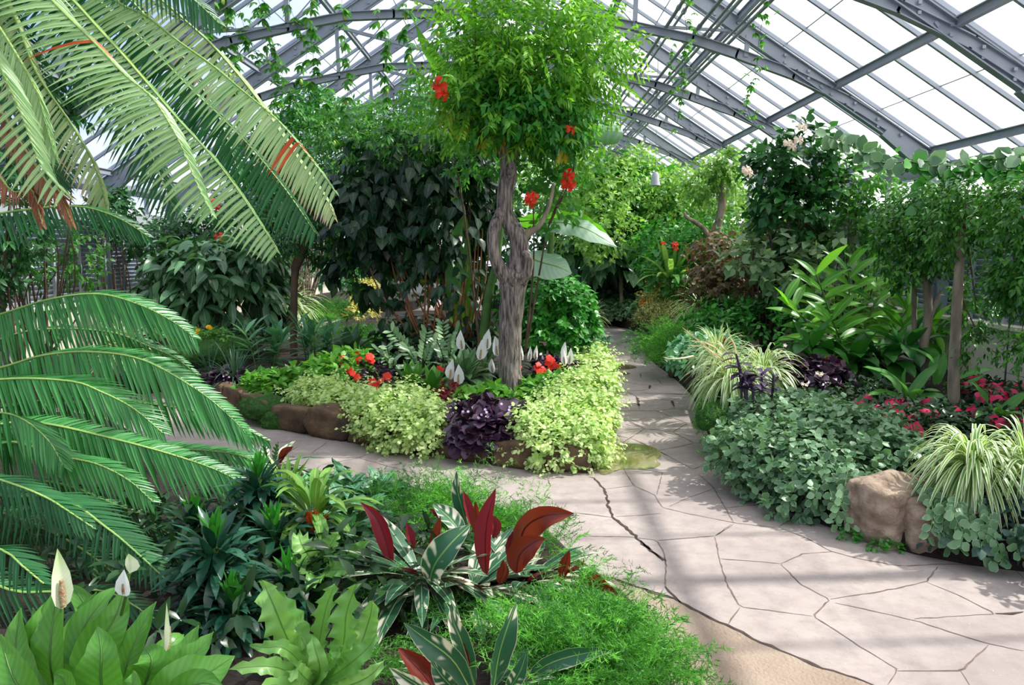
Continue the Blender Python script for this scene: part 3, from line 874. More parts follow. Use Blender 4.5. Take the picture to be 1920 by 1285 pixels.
def branches(acc, base, blobs, n, r0, seed=0, m=0, sides=6, start=0.0):
    """limbs from a base point up into the crown"""
    rng = np.random.default_rng(seed)
    for i in range(n):
        b = blobs[i % len(blobs)]
        e = np.array(b[:3]) + rvec(1, rng)[0] * np.array(b[3:]) * .6
        mid = (np.array(base) + e) / 2 + rvec(1, rng)[0] * .12 * np.linalg.norm(e - base) + UP * .05
        tube(acc, cr([base, mid, e], 8), [r0, r0 * .6, r0 * .25], sides, m, cap=False)

def plumes(acc, c, n, L, el=(70, 5), needle=.014, nb=16, nn=7, seed=0, m=0, spread=.05, azr=None, bend=.9, bw=.0022, blen=.07):
    """asparagus fern: arching feathery plumes, each with side twigs of fine needles"""
    rng = np.random.default_rng(seed)
    az = rng.uniform(*(azr or (0, 6.2832)), n)
    el_ = np.radians(rng.uniform(el[1], el[0], n))
    for i in range(n):
        D = ang(az[i], el_[i]); Li = L * rng.uniform(.55, 1.1); bd = bend * rng.uniform(.6, 1.3)
        p = np.array(c, float) + np.append(rng.normal(size=2) * spread, 0); seg = 8; P = [p]; T = [D]
        for s in range(seg):
            d = nrm((D - UP * bd * (s / seg) * 1.4)[None])[0]; p = p + d * Li / seg; P.append(p); T.append(d)
        P = np.array(P); T = np.array(T)
        t = np.linspace(.2, 1, nb); ii = t * seg
        i0 = np.minimum(ii.astype(int), seg - 1); fr = (ii - i0)[:, None]
        Q = P[i0] * (1 - fr) + P[i0 + 1] * fr; TT = nrm(T[i0])
        sd = nrm(np.cross(TT, UP) + 1e-4); sg = np.where(np.arange(nb) % 2 == 0, 1., -1.)[:, None]
        BD = nrm(TT * .6 + sd * sg * .9 + rng.normal(size=(nb, 3)) * .3)
        BL = blen * (1.15 - t) * rng.uniform(.7, 1.3, nb) + .012
        tn = rng.random() ** 1.3
        blades(acc, Q, BD, UP, BL, bw, 'needle', 1, 2, 0, 0, tone=np.full(nb, tn), m=m, rng=rng)
        blades(acc, P[:-1], np.diff(P, axis=0), UP, Li / seg, bw * 1.5, 'strap', 1, 2, 0, 0, tone=np.full(seg, tn), m=m, rng=rng)
        NP = (Q[:, None] + BD[:, None] * (BL[:, None] * np.linspace(.1, 1, nn)[None])[..., None]).reshape(-1, 3)
        ND = nrm(np.repeat(BD, nn, 0) * .9 + rvec(nb * nn, rng) * np.array([1, 1, .7]))
        blades(acc, NP, ND, rvec(len(NP), rng), needle * rng.uniform(.6, 1.3, len(NP)), needle * .20, 'needle', 1, 2, 0, 0, tone=np.clip(tn + rng.uniform(-.15, .15, len(NP)), 0, 1), m=m, rng=rng)

def mound_mesh(blob, mat, name, parent=None, amp=.12, seed=0, sub=4):
    bm = bmesh.new(); bmesh.ops.create_icosphere(bm, subdivisions=sub, radius=1)
    off = Vector((seed * 3.1, seed * 1.7, 0))
    for v in bm.verts:
        k = 1 + amp * noise.noise(v.co * 2.2 + off) + amp * .5 * noise.noise(v.co * 6 + off)
        v.co = Vector((v.co.x * blob[3] * k, v.co.y * blob[4] * k, max(v.co.z, -.35) * blob[5] * k))
    me = bpy.data.meshes.new(name); bm.to_mesh(me); bm.free(); me.materials.append(mat)
    for p in me.polygons: p.use_smooth = True
    o = bpy.data.objects.new(name, me); COL.objects.link(o)
    o.location = Vector(blob[:3]) - (world_loc(parent) if parent else Vector())
    if parent: o.parent = parent
    return o

def cover(name, blobs, label, cat, mat, ns, k, tl, L, W, group=None, stem=None, **kw):
    """low plant or bush: an Empty with its foliage"""
    b = blobs[0]
    t_ = thing(name, label, cat, (b[0], b[1], max(.0, b[2] - b[5] * .3)), group)
    a = Acc(); sprigs(a, blobs, ns, k, tl, L, W, **kw)
    build('foliage', a, M[mat], t_)
    if stem:
        a = Acc(); branches(a, np.array([b[0], b[1], stem[2] if len(stem) > 2 else .2]), blobs, stem[0], stem[1], seed=3)
        build('stem', a, M['bark_dark'], t_)
    return t_

def solo(name, acc, mat, label, cat, group=None):
    return tag(build(name, acc, mat), label, cat, group)

def bl(px, py, Y, rx, ry, rz):
    """ellipsoid: photo centre and depth, radii rx/rz in photo pixels there, ry in metres"""
    c = A(px, py, Y); s = Y / FPX
    return (c[0], c[1], c[2], rx * s, ry, rz * s)

def flower_mesh(kind):
    a = Acc()
    if kind in ('impatiens', 'impatiens_pink'):
        n = 5; az = np.arange(n) * 2 * math.pi / n
        blades(a, np.zeros((n, 3)), ang(az, np.full(n, .25)), UP, .026, .027, 'fan', 3, 3, .3, .05, tone=np.full(n, .5))
    elif kind == 'hibiscus':
        n = 5; az = np.arange(n) * 2 * math.pi / n
        blades(a, np.zeros((n, 3)), ang(az + .15 * np.sin(az * 3), np.full(n, .75)), UP, .082, .055, 'fan', 6, 5, 1.1, .35, .10, 2.5, tone=np.full(n, .5))
        tube(a, [(0, 0, 0), (.01, 0, .04), (.02, 0, .075)], [.004, .003, .005], 6)
    elif kind == 'marigold':
        n = 26; az = np.arange(n) * 2.4
        blades(a, np.zeros((n, 3)), ang(az, np.linspace(1.4, .1, n)), UP, .024, .014, 'fan', 2, 2, .3, .05)
    elif kind == 'viola':
        n = 5; az = np.arange(n) * 2 * math.pi / n
        blades(a, np.zeros((n, 3)), ang(az, np.full(n, .2)), UP, .012, .012, 'fan', 2, 2, 0, 0)
    return a
PM = {}
def flower(kind, parent, pos, nrm_=(0, -.5, .8), s=1.0, mat=None, name='flower', rng=None):
    if (kind, mat) not in PM:
        a = flower_mesh(kind); o = build(name, a, M[mat]); PM[(kind, mat)] = o.data; bpy.data.objects.remove(o)
    o = bpy.data.objects.new(name, PM[(kind, mat)]); COL.objects.link(o)
    o.parent = parent; o.location = Vector([float(c) for c in pos]) - world_loc(parent)
    q = Vector(nrm_).to_track_quat('Z', 'Y').to_euler(); o.rotation_euler = q; o.scale = (s, s, s)
    return o

def spathe(parent, base, tip_xyz, L=.14, W=.07, mat='white', hood=(0, -1, 0), seed=0, lean=.1, spx=True, sr=.004):
    """peace lily bloom: stalk, hooded spathe and spadix"""
    base = np.array(base, float); tipb = np.array(tip_xyz, float)      # tipb = point where the spathe starts
    a = Acc()
    tube(a, cr([base, (base + tipb) / 2 + np.array([lean * .15, 0, .02]), tipb], 8), [sr, sr * .8], 6)
    st = build('flower_stalk', a, M['stem'], parent)
    a = Acc()
    D = nrm(np.array([[lean, 0, 1.0]])); N = nrm(np.array([hood], float))
    blades(a, tipb[None], D, N, L, W, 'ovate', 10, 7, .06, .55, tone=np.array([.5]))
    build('spathe', a, M[mat], st)
    if spx:
        a = Acc(); h = np.array(hood, float) * .012
        tube(a, [tipb + h + UP * .01, tipb + h + D[0] * L * .28, tipb + h + D[0] * L * .5], [L * .045, L * .05, L * .03], 8)
        build('spadix', a, M['spadix'], st)
    return st

# ------------------------------------------------------------------ cycads on the left
def cfrond(parent, ctrl, n, L, W, dA, dB, mat, lB=1.0, lean=(.2, .8), bend=.25, rust=None, seed=0, t0=.0, rr_=.011, jit=.035, fold=.45, drop=0.0, name='frond'):
    """ctrl: (photo x, photo y, depth) points from base to tip"""
    P = cr([A(*c) for c in ctrl], 60)
    rng = np.random.default_rng(seed)
    a = Acc()
    T = nrm(np.gradient(P, axis=0))
    d = np.concatenate([[0], np.cumsum(np.linalg.norm(np.diff(P, axis=0), axis=1))]); d /= d[-1]
    for sd_, dv, ls in ((0, dA, 1.0), (1, dB, lB)):
        if ls <= 0: continue
        t = np.linspace(t0, .995, n) + rng.normal(size=n) * .0015
        keep = rng.random(n) > drop
        t = t[keep]; m = len(t)
        Q = np.stack([np.interp(t, d, P[:, k]) for k in range(3)], -1)
        TT = nrm(np.stack([np.interp(t, d, T[:, k]) for k in range(3)], -1))
        dv = nrm(np.array([dv], float))
        le = lean[0] + (lean[1] - lean[0]) * np.clip(t, 0, 1) ** 3.2
        D = nrm(dv + TT * le[:, None] + rng.normal(size=(m, 3)) * jit)
        lp = np.interp(t, [0, .15, .5, .8, .93, 1], [.7, .95, 1, .86, .62, .25]) * rng.uniform(.94, 1.04, m)
        nn = nrm(np.cross(D, TT)); nn = nn * np.sign(nn[:, 2:3] + 1e-6)
        NN = nrm(nn + rng.normal(size=(m, 3)) * .08)
        mi = 0
        blades(a, Q, D, NN, L * ls * lp, W * rng.uniform(.85, 1.1, m), 'pinna', 4, 3, bend, fold, 0, 5, np.clip(rng.normal(.5, .22, m), 0, 1), 0, rng)
        if rust:
            k = (t > rust[0]) & (t < rust[1]) & (rng.random(m) < .4)
            fsel = np.zeros(m, bool); fsel[:] = k
            a.m[-1] = np.repeat(np.where(fsel, 1, 0), 4 * 2)
    o = build(name, a, [M[mat], M['cycad_rust']], parent)
    a = Acc(); tube(a, P, [rr_, rr_ * .75, rr_ * .3], 6)
    build('midrib', a, M['rachis'], o)
    return o

def trunk(parent, x, y, z0, z1, r, seed=0):
    a = Acc(); tube(a, [(x, y, z) for z in np.linspace(z0, z1, 22)], [r * 1.15, r, r, r * .95, r * .8], 14, rough=.22)
    return build('trunk', a, M['bark_dark'], parent)

# tall cycad: crown above the frame, pale sunlit fronds sweeping down to the right
tp = thing('cycad', 'tall cycad arching pale green feathery fronds down from the top left corner', 'cycad', (-3.9, 4.6, .1), 'large cycads')
trunk(tp, -3.9, 4.6, .1, 3.55, .17)
AP = (-290, -260, 4.6)
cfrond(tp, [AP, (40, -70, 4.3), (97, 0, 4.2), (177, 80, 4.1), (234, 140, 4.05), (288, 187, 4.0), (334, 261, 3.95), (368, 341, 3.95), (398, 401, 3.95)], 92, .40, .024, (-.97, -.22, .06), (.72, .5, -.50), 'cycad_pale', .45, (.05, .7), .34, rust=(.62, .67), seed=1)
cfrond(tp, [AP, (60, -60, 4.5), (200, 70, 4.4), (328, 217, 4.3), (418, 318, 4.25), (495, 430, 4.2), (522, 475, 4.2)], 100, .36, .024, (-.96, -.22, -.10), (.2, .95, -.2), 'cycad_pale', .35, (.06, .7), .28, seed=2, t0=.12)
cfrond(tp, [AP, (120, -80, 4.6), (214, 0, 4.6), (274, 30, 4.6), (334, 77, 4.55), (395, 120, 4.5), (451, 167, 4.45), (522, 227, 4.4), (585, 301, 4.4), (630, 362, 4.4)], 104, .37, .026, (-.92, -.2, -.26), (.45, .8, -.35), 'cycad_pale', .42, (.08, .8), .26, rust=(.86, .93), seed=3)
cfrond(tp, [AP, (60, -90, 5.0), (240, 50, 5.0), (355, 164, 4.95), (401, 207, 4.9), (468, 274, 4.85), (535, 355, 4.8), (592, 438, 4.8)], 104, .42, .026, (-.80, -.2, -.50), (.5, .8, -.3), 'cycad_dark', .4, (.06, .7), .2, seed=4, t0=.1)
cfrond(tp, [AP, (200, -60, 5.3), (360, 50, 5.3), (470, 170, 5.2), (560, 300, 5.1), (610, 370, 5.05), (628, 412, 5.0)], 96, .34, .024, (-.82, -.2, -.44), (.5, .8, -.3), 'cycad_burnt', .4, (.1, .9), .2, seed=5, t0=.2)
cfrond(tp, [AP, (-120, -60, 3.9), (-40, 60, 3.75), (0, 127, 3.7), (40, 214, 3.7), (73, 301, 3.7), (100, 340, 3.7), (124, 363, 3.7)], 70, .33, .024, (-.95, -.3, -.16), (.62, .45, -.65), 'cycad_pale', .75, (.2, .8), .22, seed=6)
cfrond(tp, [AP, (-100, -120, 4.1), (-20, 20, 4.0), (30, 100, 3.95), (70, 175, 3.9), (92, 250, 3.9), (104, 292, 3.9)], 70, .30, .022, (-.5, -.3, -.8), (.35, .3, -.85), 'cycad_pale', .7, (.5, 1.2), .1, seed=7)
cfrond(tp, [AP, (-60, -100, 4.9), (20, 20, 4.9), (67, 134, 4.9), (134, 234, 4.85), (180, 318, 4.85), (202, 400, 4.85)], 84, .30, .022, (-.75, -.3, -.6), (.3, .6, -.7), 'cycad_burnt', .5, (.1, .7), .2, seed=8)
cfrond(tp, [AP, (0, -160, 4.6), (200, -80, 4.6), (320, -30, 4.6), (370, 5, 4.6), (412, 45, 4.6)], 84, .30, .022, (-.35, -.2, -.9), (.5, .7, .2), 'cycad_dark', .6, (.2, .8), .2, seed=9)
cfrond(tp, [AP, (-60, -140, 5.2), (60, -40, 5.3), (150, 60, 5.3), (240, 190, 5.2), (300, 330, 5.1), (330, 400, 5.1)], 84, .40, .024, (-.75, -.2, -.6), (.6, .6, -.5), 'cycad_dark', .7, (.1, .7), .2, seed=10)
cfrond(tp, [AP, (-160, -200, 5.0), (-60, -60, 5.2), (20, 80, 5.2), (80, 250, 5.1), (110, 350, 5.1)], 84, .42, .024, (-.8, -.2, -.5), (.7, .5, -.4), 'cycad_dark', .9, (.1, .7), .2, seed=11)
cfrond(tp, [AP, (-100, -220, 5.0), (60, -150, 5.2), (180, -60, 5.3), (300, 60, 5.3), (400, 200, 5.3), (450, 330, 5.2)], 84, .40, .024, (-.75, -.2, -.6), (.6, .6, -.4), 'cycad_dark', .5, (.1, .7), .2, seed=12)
# two withered frond tips hanging below the crown
for ct, sd in (([(-20, 300, 4.1), (55, 350, 4.0), (72, 395, 4.0), (80, 420, 4.0)], 20), ([(60, 300, 4.0), (105, 350, 3.95), (122, 385, 3.95), (136, 420, 3.95)], 21)):
    o = cfrond(tp, [AP] + ct, 60, .17, .018, (-.5, -.3, -.85), (.45, .4, -.85), 'cycad_rust', 1.0, (.4, 1.0), .1, seed=sd, t0=.5)
    o.data.materials[0] = plain('withered_brown_leaflet', S(150, 96, 66), .8, c2=S(104, 66, 48))
    o['label'] = 'withered brown frond'

# low cycad: dark blue green fronds spreading out over the front bed and the path
lp_ = thing('cycad', 'low spreading cycad with fresh green fronds reaching over the path at left', 'cycad', (-3.75, 3.7, .1), 'large cycads')
trunk(lp_, -3.75, 3.7, .1, 1.25, .2)
AQ = (-480, 640, 3.8)
dn, df = (.20, -.30, -.93), (.35, .85, .18)
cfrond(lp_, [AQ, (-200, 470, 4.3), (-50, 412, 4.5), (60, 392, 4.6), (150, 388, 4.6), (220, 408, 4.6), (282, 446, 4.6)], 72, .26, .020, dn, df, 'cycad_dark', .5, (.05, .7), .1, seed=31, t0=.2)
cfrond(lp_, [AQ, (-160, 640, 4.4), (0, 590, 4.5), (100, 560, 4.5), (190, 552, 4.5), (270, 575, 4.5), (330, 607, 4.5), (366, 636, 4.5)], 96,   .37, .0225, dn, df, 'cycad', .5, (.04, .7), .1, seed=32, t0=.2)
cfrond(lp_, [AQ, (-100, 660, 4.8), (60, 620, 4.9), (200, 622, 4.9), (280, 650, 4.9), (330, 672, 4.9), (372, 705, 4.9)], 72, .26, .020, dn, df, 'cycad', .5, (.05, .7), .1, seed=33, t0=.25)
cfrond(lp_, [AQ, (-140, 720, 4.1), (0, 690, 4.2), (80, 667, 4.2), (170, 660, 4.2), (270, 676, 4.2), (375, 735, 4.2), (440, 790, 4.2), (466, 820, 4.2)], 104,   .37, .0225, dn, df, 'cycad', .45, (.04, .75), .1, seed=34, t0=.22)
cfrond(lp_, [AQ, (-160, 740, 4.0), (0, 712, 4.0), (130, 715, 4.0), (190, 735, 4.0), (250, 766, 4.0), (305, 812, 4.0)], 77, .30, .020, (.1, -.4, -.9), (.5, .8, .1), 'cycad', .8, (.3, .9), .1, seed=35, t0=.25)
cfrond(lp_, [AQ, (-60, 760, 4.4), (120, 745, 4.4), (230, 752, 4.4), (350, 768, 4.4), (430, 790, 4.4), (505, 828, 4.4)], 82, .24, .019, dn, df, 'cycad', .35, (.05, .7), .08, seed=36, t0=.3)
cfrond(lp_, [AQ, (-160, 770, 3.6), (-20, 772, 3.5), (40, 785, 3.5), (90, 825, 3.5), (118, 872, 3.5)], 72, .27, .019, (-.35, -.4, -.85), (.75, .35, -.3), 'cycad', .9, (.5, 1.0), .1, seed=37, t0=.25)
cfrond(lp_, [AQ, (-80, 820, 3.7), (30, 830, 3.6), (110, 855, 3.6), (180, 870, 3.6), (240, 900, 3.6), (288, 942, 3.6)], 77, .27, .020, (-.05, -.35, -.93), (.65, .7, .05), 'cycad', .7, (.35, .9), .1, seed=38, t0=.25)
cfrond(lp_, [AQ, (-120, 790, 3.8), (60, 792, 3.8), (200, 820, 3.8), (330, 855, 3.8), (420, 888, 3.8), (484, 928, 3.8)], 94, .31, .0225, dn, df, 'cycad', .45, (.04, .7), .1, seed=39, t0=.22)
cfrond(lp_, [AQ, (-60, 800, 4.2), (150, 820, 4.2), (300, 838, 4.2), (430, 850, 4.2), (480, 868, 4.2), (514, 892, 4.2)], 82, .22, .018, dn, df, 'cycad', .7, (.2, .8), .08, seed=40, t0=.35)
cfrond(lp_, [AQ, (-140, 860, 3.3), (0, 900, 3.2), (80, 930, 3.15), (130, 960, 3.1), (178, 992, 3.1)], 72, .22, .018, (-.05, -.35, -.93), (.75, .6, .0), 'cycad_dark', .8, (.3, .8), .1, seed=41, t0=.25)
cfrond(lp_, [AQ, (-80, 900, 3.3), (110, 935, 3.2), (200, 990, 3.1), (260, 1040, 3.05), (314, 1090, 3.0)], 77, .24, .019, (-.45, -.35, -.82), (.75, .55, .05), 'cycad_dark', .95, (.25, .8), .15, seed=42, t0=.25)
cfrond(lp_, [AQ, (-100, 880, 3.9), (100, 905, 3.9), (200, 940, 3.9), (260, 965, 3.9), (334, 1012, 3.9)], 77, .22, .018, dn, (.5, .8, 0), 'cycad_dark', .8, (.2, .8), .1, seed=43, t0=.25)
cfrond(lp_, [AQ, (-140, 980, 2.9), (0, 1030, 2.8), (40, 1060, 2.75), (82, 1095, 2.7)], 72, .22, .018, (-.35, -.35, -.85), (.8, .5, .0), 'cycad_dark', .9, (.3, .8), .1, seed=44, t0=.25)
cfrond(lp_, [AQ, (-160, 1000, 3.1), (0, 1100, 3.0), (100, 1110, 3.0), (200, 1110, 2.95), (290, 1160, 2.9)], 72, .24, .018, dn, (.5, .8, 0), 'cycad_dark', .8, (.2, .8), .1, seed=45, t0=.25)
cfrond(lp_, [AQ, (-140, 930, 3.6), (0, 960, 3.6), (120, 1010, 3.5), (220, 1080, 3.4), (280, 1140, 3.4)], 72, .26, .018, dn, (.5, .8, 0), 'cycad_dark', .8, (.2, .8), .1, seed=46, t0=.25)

# ------------------------------------------------------------------ island bed: the twisted tree
YT = 6.9
px2 = lambda pts, Y: ([A(x, y, Y) for x, y, r in pts], [r * Y / FPX for x, y, r in pts])
tr = thing('tree', 'twisted tree with furrowed grey trunk and bright green crown in the island bed', 'tree', tuple(G(960, 742, .24)))
def limb(a, pts, Y=YT, sides=14, n=46, rough=.16, dy=None):
    P, R = px2(pts, Y)
    if dy is not None:
        P = [p + np.array([0, d, 0]) for p, d in zip(P, dy)]
    Q = cr([np.append(p, r) for p, r in zip(P, R)], n)
    tube(a, Q[:, :3], Q[:, 3], sides, rough=rough)
a = Acc()
limb(a, [(964, 754, 29), (960, 737, 25), (956, 700, 22), (956, 650, 21), (958, 600, 22), (960, 560, 23), (963, 530, 25), (969, 505, 22), (974, 480, 19), (974, 458, 18), (968, 438, 17), (956, 420, 15), (948, 400, 14), (946, 375, 15), (950, 345, 15), (954, 320, 15), (949, 297, 13), (941, 277, 11), (931, 252, 9), (922, 222, 7)], n=90, sides=24, rough=.11)
limb(a, [(958, 535, 15), (945, 514, 14), (932, 492, 12), (926, 468, 11), (925, 445, 11), (930, 422, 11), (938, 402, 10), (944, 384, 9)], dy=[-.02, -.07, -.10, -.11, -.11, -.08, -.04, 0], n=40, rough=.08)
limb(a, [(976, 528, 13), (987, 510, 10), (992, 492, 8), (988, 478, 7), (978, 474, 6)], dy=[-.04, -.07, -.09, -.08, -.06], n=22, rough=.08)
limb(a, [(956, 300, 9), (966, 285, 8), (980, 270, 6), (1000, 258, 5), (1018, 240, 4), (1035, 225, 3)], n=18, sides=8)
for q, (x, y, r) in enumerate([(963, 528, 12), (972, 518, 10), (952, 534, 9), (966, 508, 9), (955, 326, 10), (938, 402, 9)]):
    c = A(x, y, YT) + np.array([0, -.09 if r > 9 else -.07, 0]); s_ = r * YT / FPX
    tube(a, [c - UP * s_, c - UP * s_ * .5, c, c + UP * s_ * .5, c + UP * s_], [s_ * .3, s_ * .85, s_, s_ * .85, s_ * .3], 8, rough=.4)
build('trunk', a, M['bark'], tr)
a = Acc()
limb(a, [(978, 452, 9), (988, 440, 8), (1000, 432, 6), (1012, 422, 5), (1026, 395, 4), (1034, 368, 3.5), (1038, 345, 3)], n=26, sides=8, rough=.08)
limb(a, [(985, 438, 6), (972, 425, 4), (960, 408, 4), (956, 395, 3)], n=12, sides=7, rough=.08)
build('pale_branch', a, M['bark_pale'], tr)
CR = [bl(970, 95, 6.9, 120, .60, 75), bl(890, 150, 6.8, 75, .45, 55), bl(1060, 130, 6.9, 85, .5, 75), bl(960, 200, 6.9, 110, .55, 65), bl(1050, 225, 6.9, 60, .4, 55),
      bl(1000, 40, 7.0, 90, .5, 50), bl(860, 210, 6.9, 50, .35, 35), bl(1110, 85, 6.9, 50, .35, 45), bl(900, 60, 6.9, 55, .35, 40)]
a = Acc()
sprigs(a, CR, 820, 13, .30, .078, .034, 'ovate', 2, 3, .35, .12, .8, .15, (.4, 1.0), 1.0, -1.0, 11, two=True, droop=.22, face=.2, lump=.22)
sprigs(a, CR[:3] + CR[5:9], 120, 15, .34, .07, .028, 'ovate', 2, 3, .35, .12, 1.1, .1, (.9, 1.06), 1.0, -.6, 19, two=True, droop=.2, face=.1, toneup=.4)
sprigs(a, CR[3:5] + [bl(985, 225, 6.9, 130, .55, 45)], 640, 6, .16, .085, .042, 'ovate', 2, 3, .35, .12, .8, .15, (.2, .95), 1.0, -1.0, 12, m=2, droop=.5)
sprigs(a, [bl(1060, 250, 6.9, 35, .2, 45), bl(1010, 230, 6.8, 40, .2, 25), bl(860, 215, 6.8, 25, .15, 20), bl(925, 250, 6.8, 25, .15, 15)], 52, 3, .1, .10, .035, 'lance', 3, 3, .5, .1, .4, -.6, (.3, 1), .5, -1, 13, m=1, droop=.8)
build('foliage', a, [M['tree'], M['tree_yellow'], M['bush']], tr)
a = Acc(); branches(a, A(935, 262, YT), CR, 14, .026, 5)
branches(a, A(1010, 250, YT), CR[2:6], 6, .018, 6)
build('branch', a, M['bark_dark'], tr)

# large dark shrub behind, fan of orange canes
sh = thing('shrub', 'large shrub with broad dark leaves on orange brown canes behind the twisted tree', 'shrub', tuple(A(830, 640, 9.4)))
BB = [bl(770, 330, 9.4, 120, .7, 85), bl(700, 400, 9.4, 80, .6, 90), bl(850, 400, 9.3, 90, .6, 95), bl(780, 450, 9.6, 130, .5, 55), bl(670, 340, 9.5, 50, .5, 50), bl(830, 290, 9.5, 80, .5, 40), bl(900, 340, 9.5, 60, .5, 70), bl(690, 500, 9.6, 60, .4, 50)]
a = Acc()
sprigs(a, BB, 820, 3, .22, .165, .125, 'heart', 4, 3, .45, .16, .6, -.1, (.55, 1.02), .7, -1.0, 21, droop=.9, face=.9)
sprigs(a, [bl(720, 520, 9.0, 70, .2, 50), bl(820, 510, 8.9, 80, .2, 60), bl(870, 570, 9.0, 40, .2, 50), bl(740, 585, 9.0, 60, .2, 24)], 75, 2, .1, .13, .09, 'heart', 4, 3, .45, .16, .6, -.1, (.55, 1.02), .7, -1.0, 22, droop=.9, face=.9)
build('foliage', a, M['darkbig'], sh)
rg_ = random.Random(8)
for i in range(22):
    bx = rg_.choice([800, 845, 860, 870]) + rg_.uniform(-10, 10); tx = bx + rg_.uniform(-150, 70) * (1 if bx < 830 else .75); ty = rg_.uniform(330, 470)
    p = [A(bx, 655 + rg_.uniform(0, 12), 9.1), A((bx * .55 + tx * .45), 585, 9.0 + rg_.uniform(-.15, .2)), A(bx * .2 + tx * .8, 500, 9.2 + rg_.uniform(-.1, .2)), A(tx, ty, 9.5)]
    a = Acc(); tube(a, cr(p, 14), [.014, .010, .006], 6)
    build('cane', a, M['cane'], sh)
a = Acc(); sprigs(a, [bl(797, 528, 8.9, 3, .02, 3)], 1, 1, .02, .14, .085, 'ovate', 4, 3, .2, .1, face=1.5, seed=4)
build('yellow_leaf', a, M['tree_yellow'], sh)
a = Acc()
for x, b in ((865, 640), (880, 690), (905, 650)):
    tube(a, cr([A(x + 6, 690, 8.9), A(x + 8, 640, 9.0), A(x - 6, 585, 9.2)], 8), [.022, .014], 7)
build('trunk', a, M['bark_dark'], sh)

cover('undergrowth', [bl(800, 630, 9.6, 90, .5, 28), bl(880, 640, 9.4, 50, .4, 24), bl(760, 665, 8.6, 60, .3, 16)], 'dark low leaves filling the bed around the feet of the orange brown canes', 'undergrowth', 'darkbig', 300, 4, .1, .13, .08, prof='ovate', S_=3, K=3, seed=28, droop=.4, face=.6)
# banana plant behind the trunk: a vertical leaf, two great arching leaves, a rolled tip above
bn = thing('banana_plant', 'banana plant with two big pale arching leaves right of the twisted trunk', 'banana plant', tuple(A(905, 660, 8.4)))
a = Acc(); tube(a, cr([A(905, 668, 8.4), A(915, 560, 8.35), A(935, 470, 8.3), A(950, 330, 8.4)], 14), [.06, .05, .03, .015], 10)
build('stalk', a, M['stem'], bn)
def bigleaf(parent, pts, W, N, mat, name='leaf', fold=.18, prof='strap', wav=.015, S_=14, rib=None):
    """broad leaf laid along a traced midrib"""
    P = cr(pts, S_ + 1); T = nrm(np.gradient(P, axis=0)); wd = np.interp(np.linspace(0, 1, S_ + 1), *PROF[prof])
    K = 9; js = np.linspace(-1, 1, K); V = np.zeros((S_ + 1, K, 3)); UVs = np.zeros((S_ + 1, K, 2))
    for i in range(S_ + 1):
        s = np.cross(T[i], N); s /= np.linalg.norm(s); n_ = np.cross(s, T[i])
        for j, q in enumerate(js):
            V[i, j] = P[i] + s * q * wd[i] * W / 2 - n_ * (fold * q * q * W * .5 * wd[i]) + n_ * wav * math.sin(i * 1.9 + q * 3) * abs(q)
            UVs[i, j] = (q * .5 + .5, i / S_)
    ix = np.arange((S_ + 1) * K).reshape(S_ + 1, K)
    a = Acc(); a.add(V, np.stack([ix[:-1, :-1], ix[:-1, 1:], ix[1:, 1:], ix[1:, :-1]], -1), UVs, .5)
    o = build(name, a, M[mat], parent)
    a = Acc(); rw = W * .035; tube(a, P, [rw, rw * .7, rw * .2], 6); build('midrib', a, M[rib or 'rachis'], o)
    return o
bigleaf(bn, [A(985, 432, 8.1), A(1020, 420, 7.9), A(1060, 418, 7.75), A(1105, 432, 7.65), A(1157, 463, 7.6)], .32, np.array([.0, -.62, .78]), 'banana')
bigleaf(bn, [A(955, 470, 8.0), A(985, 480, 7.8), A(1015, 492, 7.7), A(1045, 500, 7.6), A(1072, 512, 7.6)], .36, np.array([.1, -.8, .6]), 'banana', prof='oblan')
bigleaf(bn, [A(868, 620, 9.15), A(862, 540, 9.1), A(860, 470, 9.1), A(872, 400, 9.1)], .34, np.array([.1, -1, .1]), 'ginger', fold=.1)
bigleaf(bn, [A(960, 330, 8.4), A(900, 220, 8.6), A(835, 140, 8.8), A(800, 90, 8.8), A(778, 45, 8.8)], .22, np.array([-.3, -.9, -.1]), 'ginger', fold=.1)
bigleaf(bn, [A(975, 415, 8.1), A(1020, 412, 8.0), A(1070, 408, 7.95), A(1110, 420, 7.9), A(1145, 448, 7.8)], .30, np.array([.1, .5, .8]), 'ginger', fold=.15)
bn2 = thing('banana_plant', 'rolled grey green banana leaf tips poking out right of the bright crown', 'banana plant', tuple(A(1020, 640, 9.8)))
a = Acc(); tube(a, cr([A(1020, 640, 9.8), A(1030, 500, 9.8), A(1040, 380, 9.7), A(1060, 280, 9.6)], 14), [.07, .05, .03, .02], 10); build('stalk', a, M['stem'], bn2)
for pts in ([(1060, 280, 9.6, 4), (1095, 256, 9.4, 11), (1130, 251, 9.3, 16), (1158, 250, 9.2, 15), (1167, 250, 9.2, 7)], [(1060, 285, 9.6, 4), (1080, 262, 9.5, 12), (1110, 255, 9.4, 14), (1128, 256, 9.4, 8)], [(1065, 250, 9.6, 4), (1090, 225, 9.5, 10), (1112, 212, 9.4, 12), (1126, 208, 9.4, 6)]):
    a = Acc(); Q = cr([np.append(A(x, y, Y), r * 1.25 * Y / FPX) for x, y, Y, r in pts], 14); tube(a, Q[:, :3], Q[:, 3], 12); build('rolled_leaf', a, M['banana'], bn2)

# round green bush right of the trunk
cover('shrub', [bl(1035, 585, 8.3, 68, .5, 68), bl(1040, 645, 8.1, 66, .4, 50), bl(1075, 620, 8.1, 38, .35, 60), bl(985, 590, 8.5, 40, .4, 70)], 'dense glossy green bush filling the bed just right of the furrowed trunk', 'shrub', 'bush', 620, 6, .09, .075, .05,
      prof='round', S_=3, K=3, out=.9, droop=.35, face=.9, seed=31, stem=(8, .02))
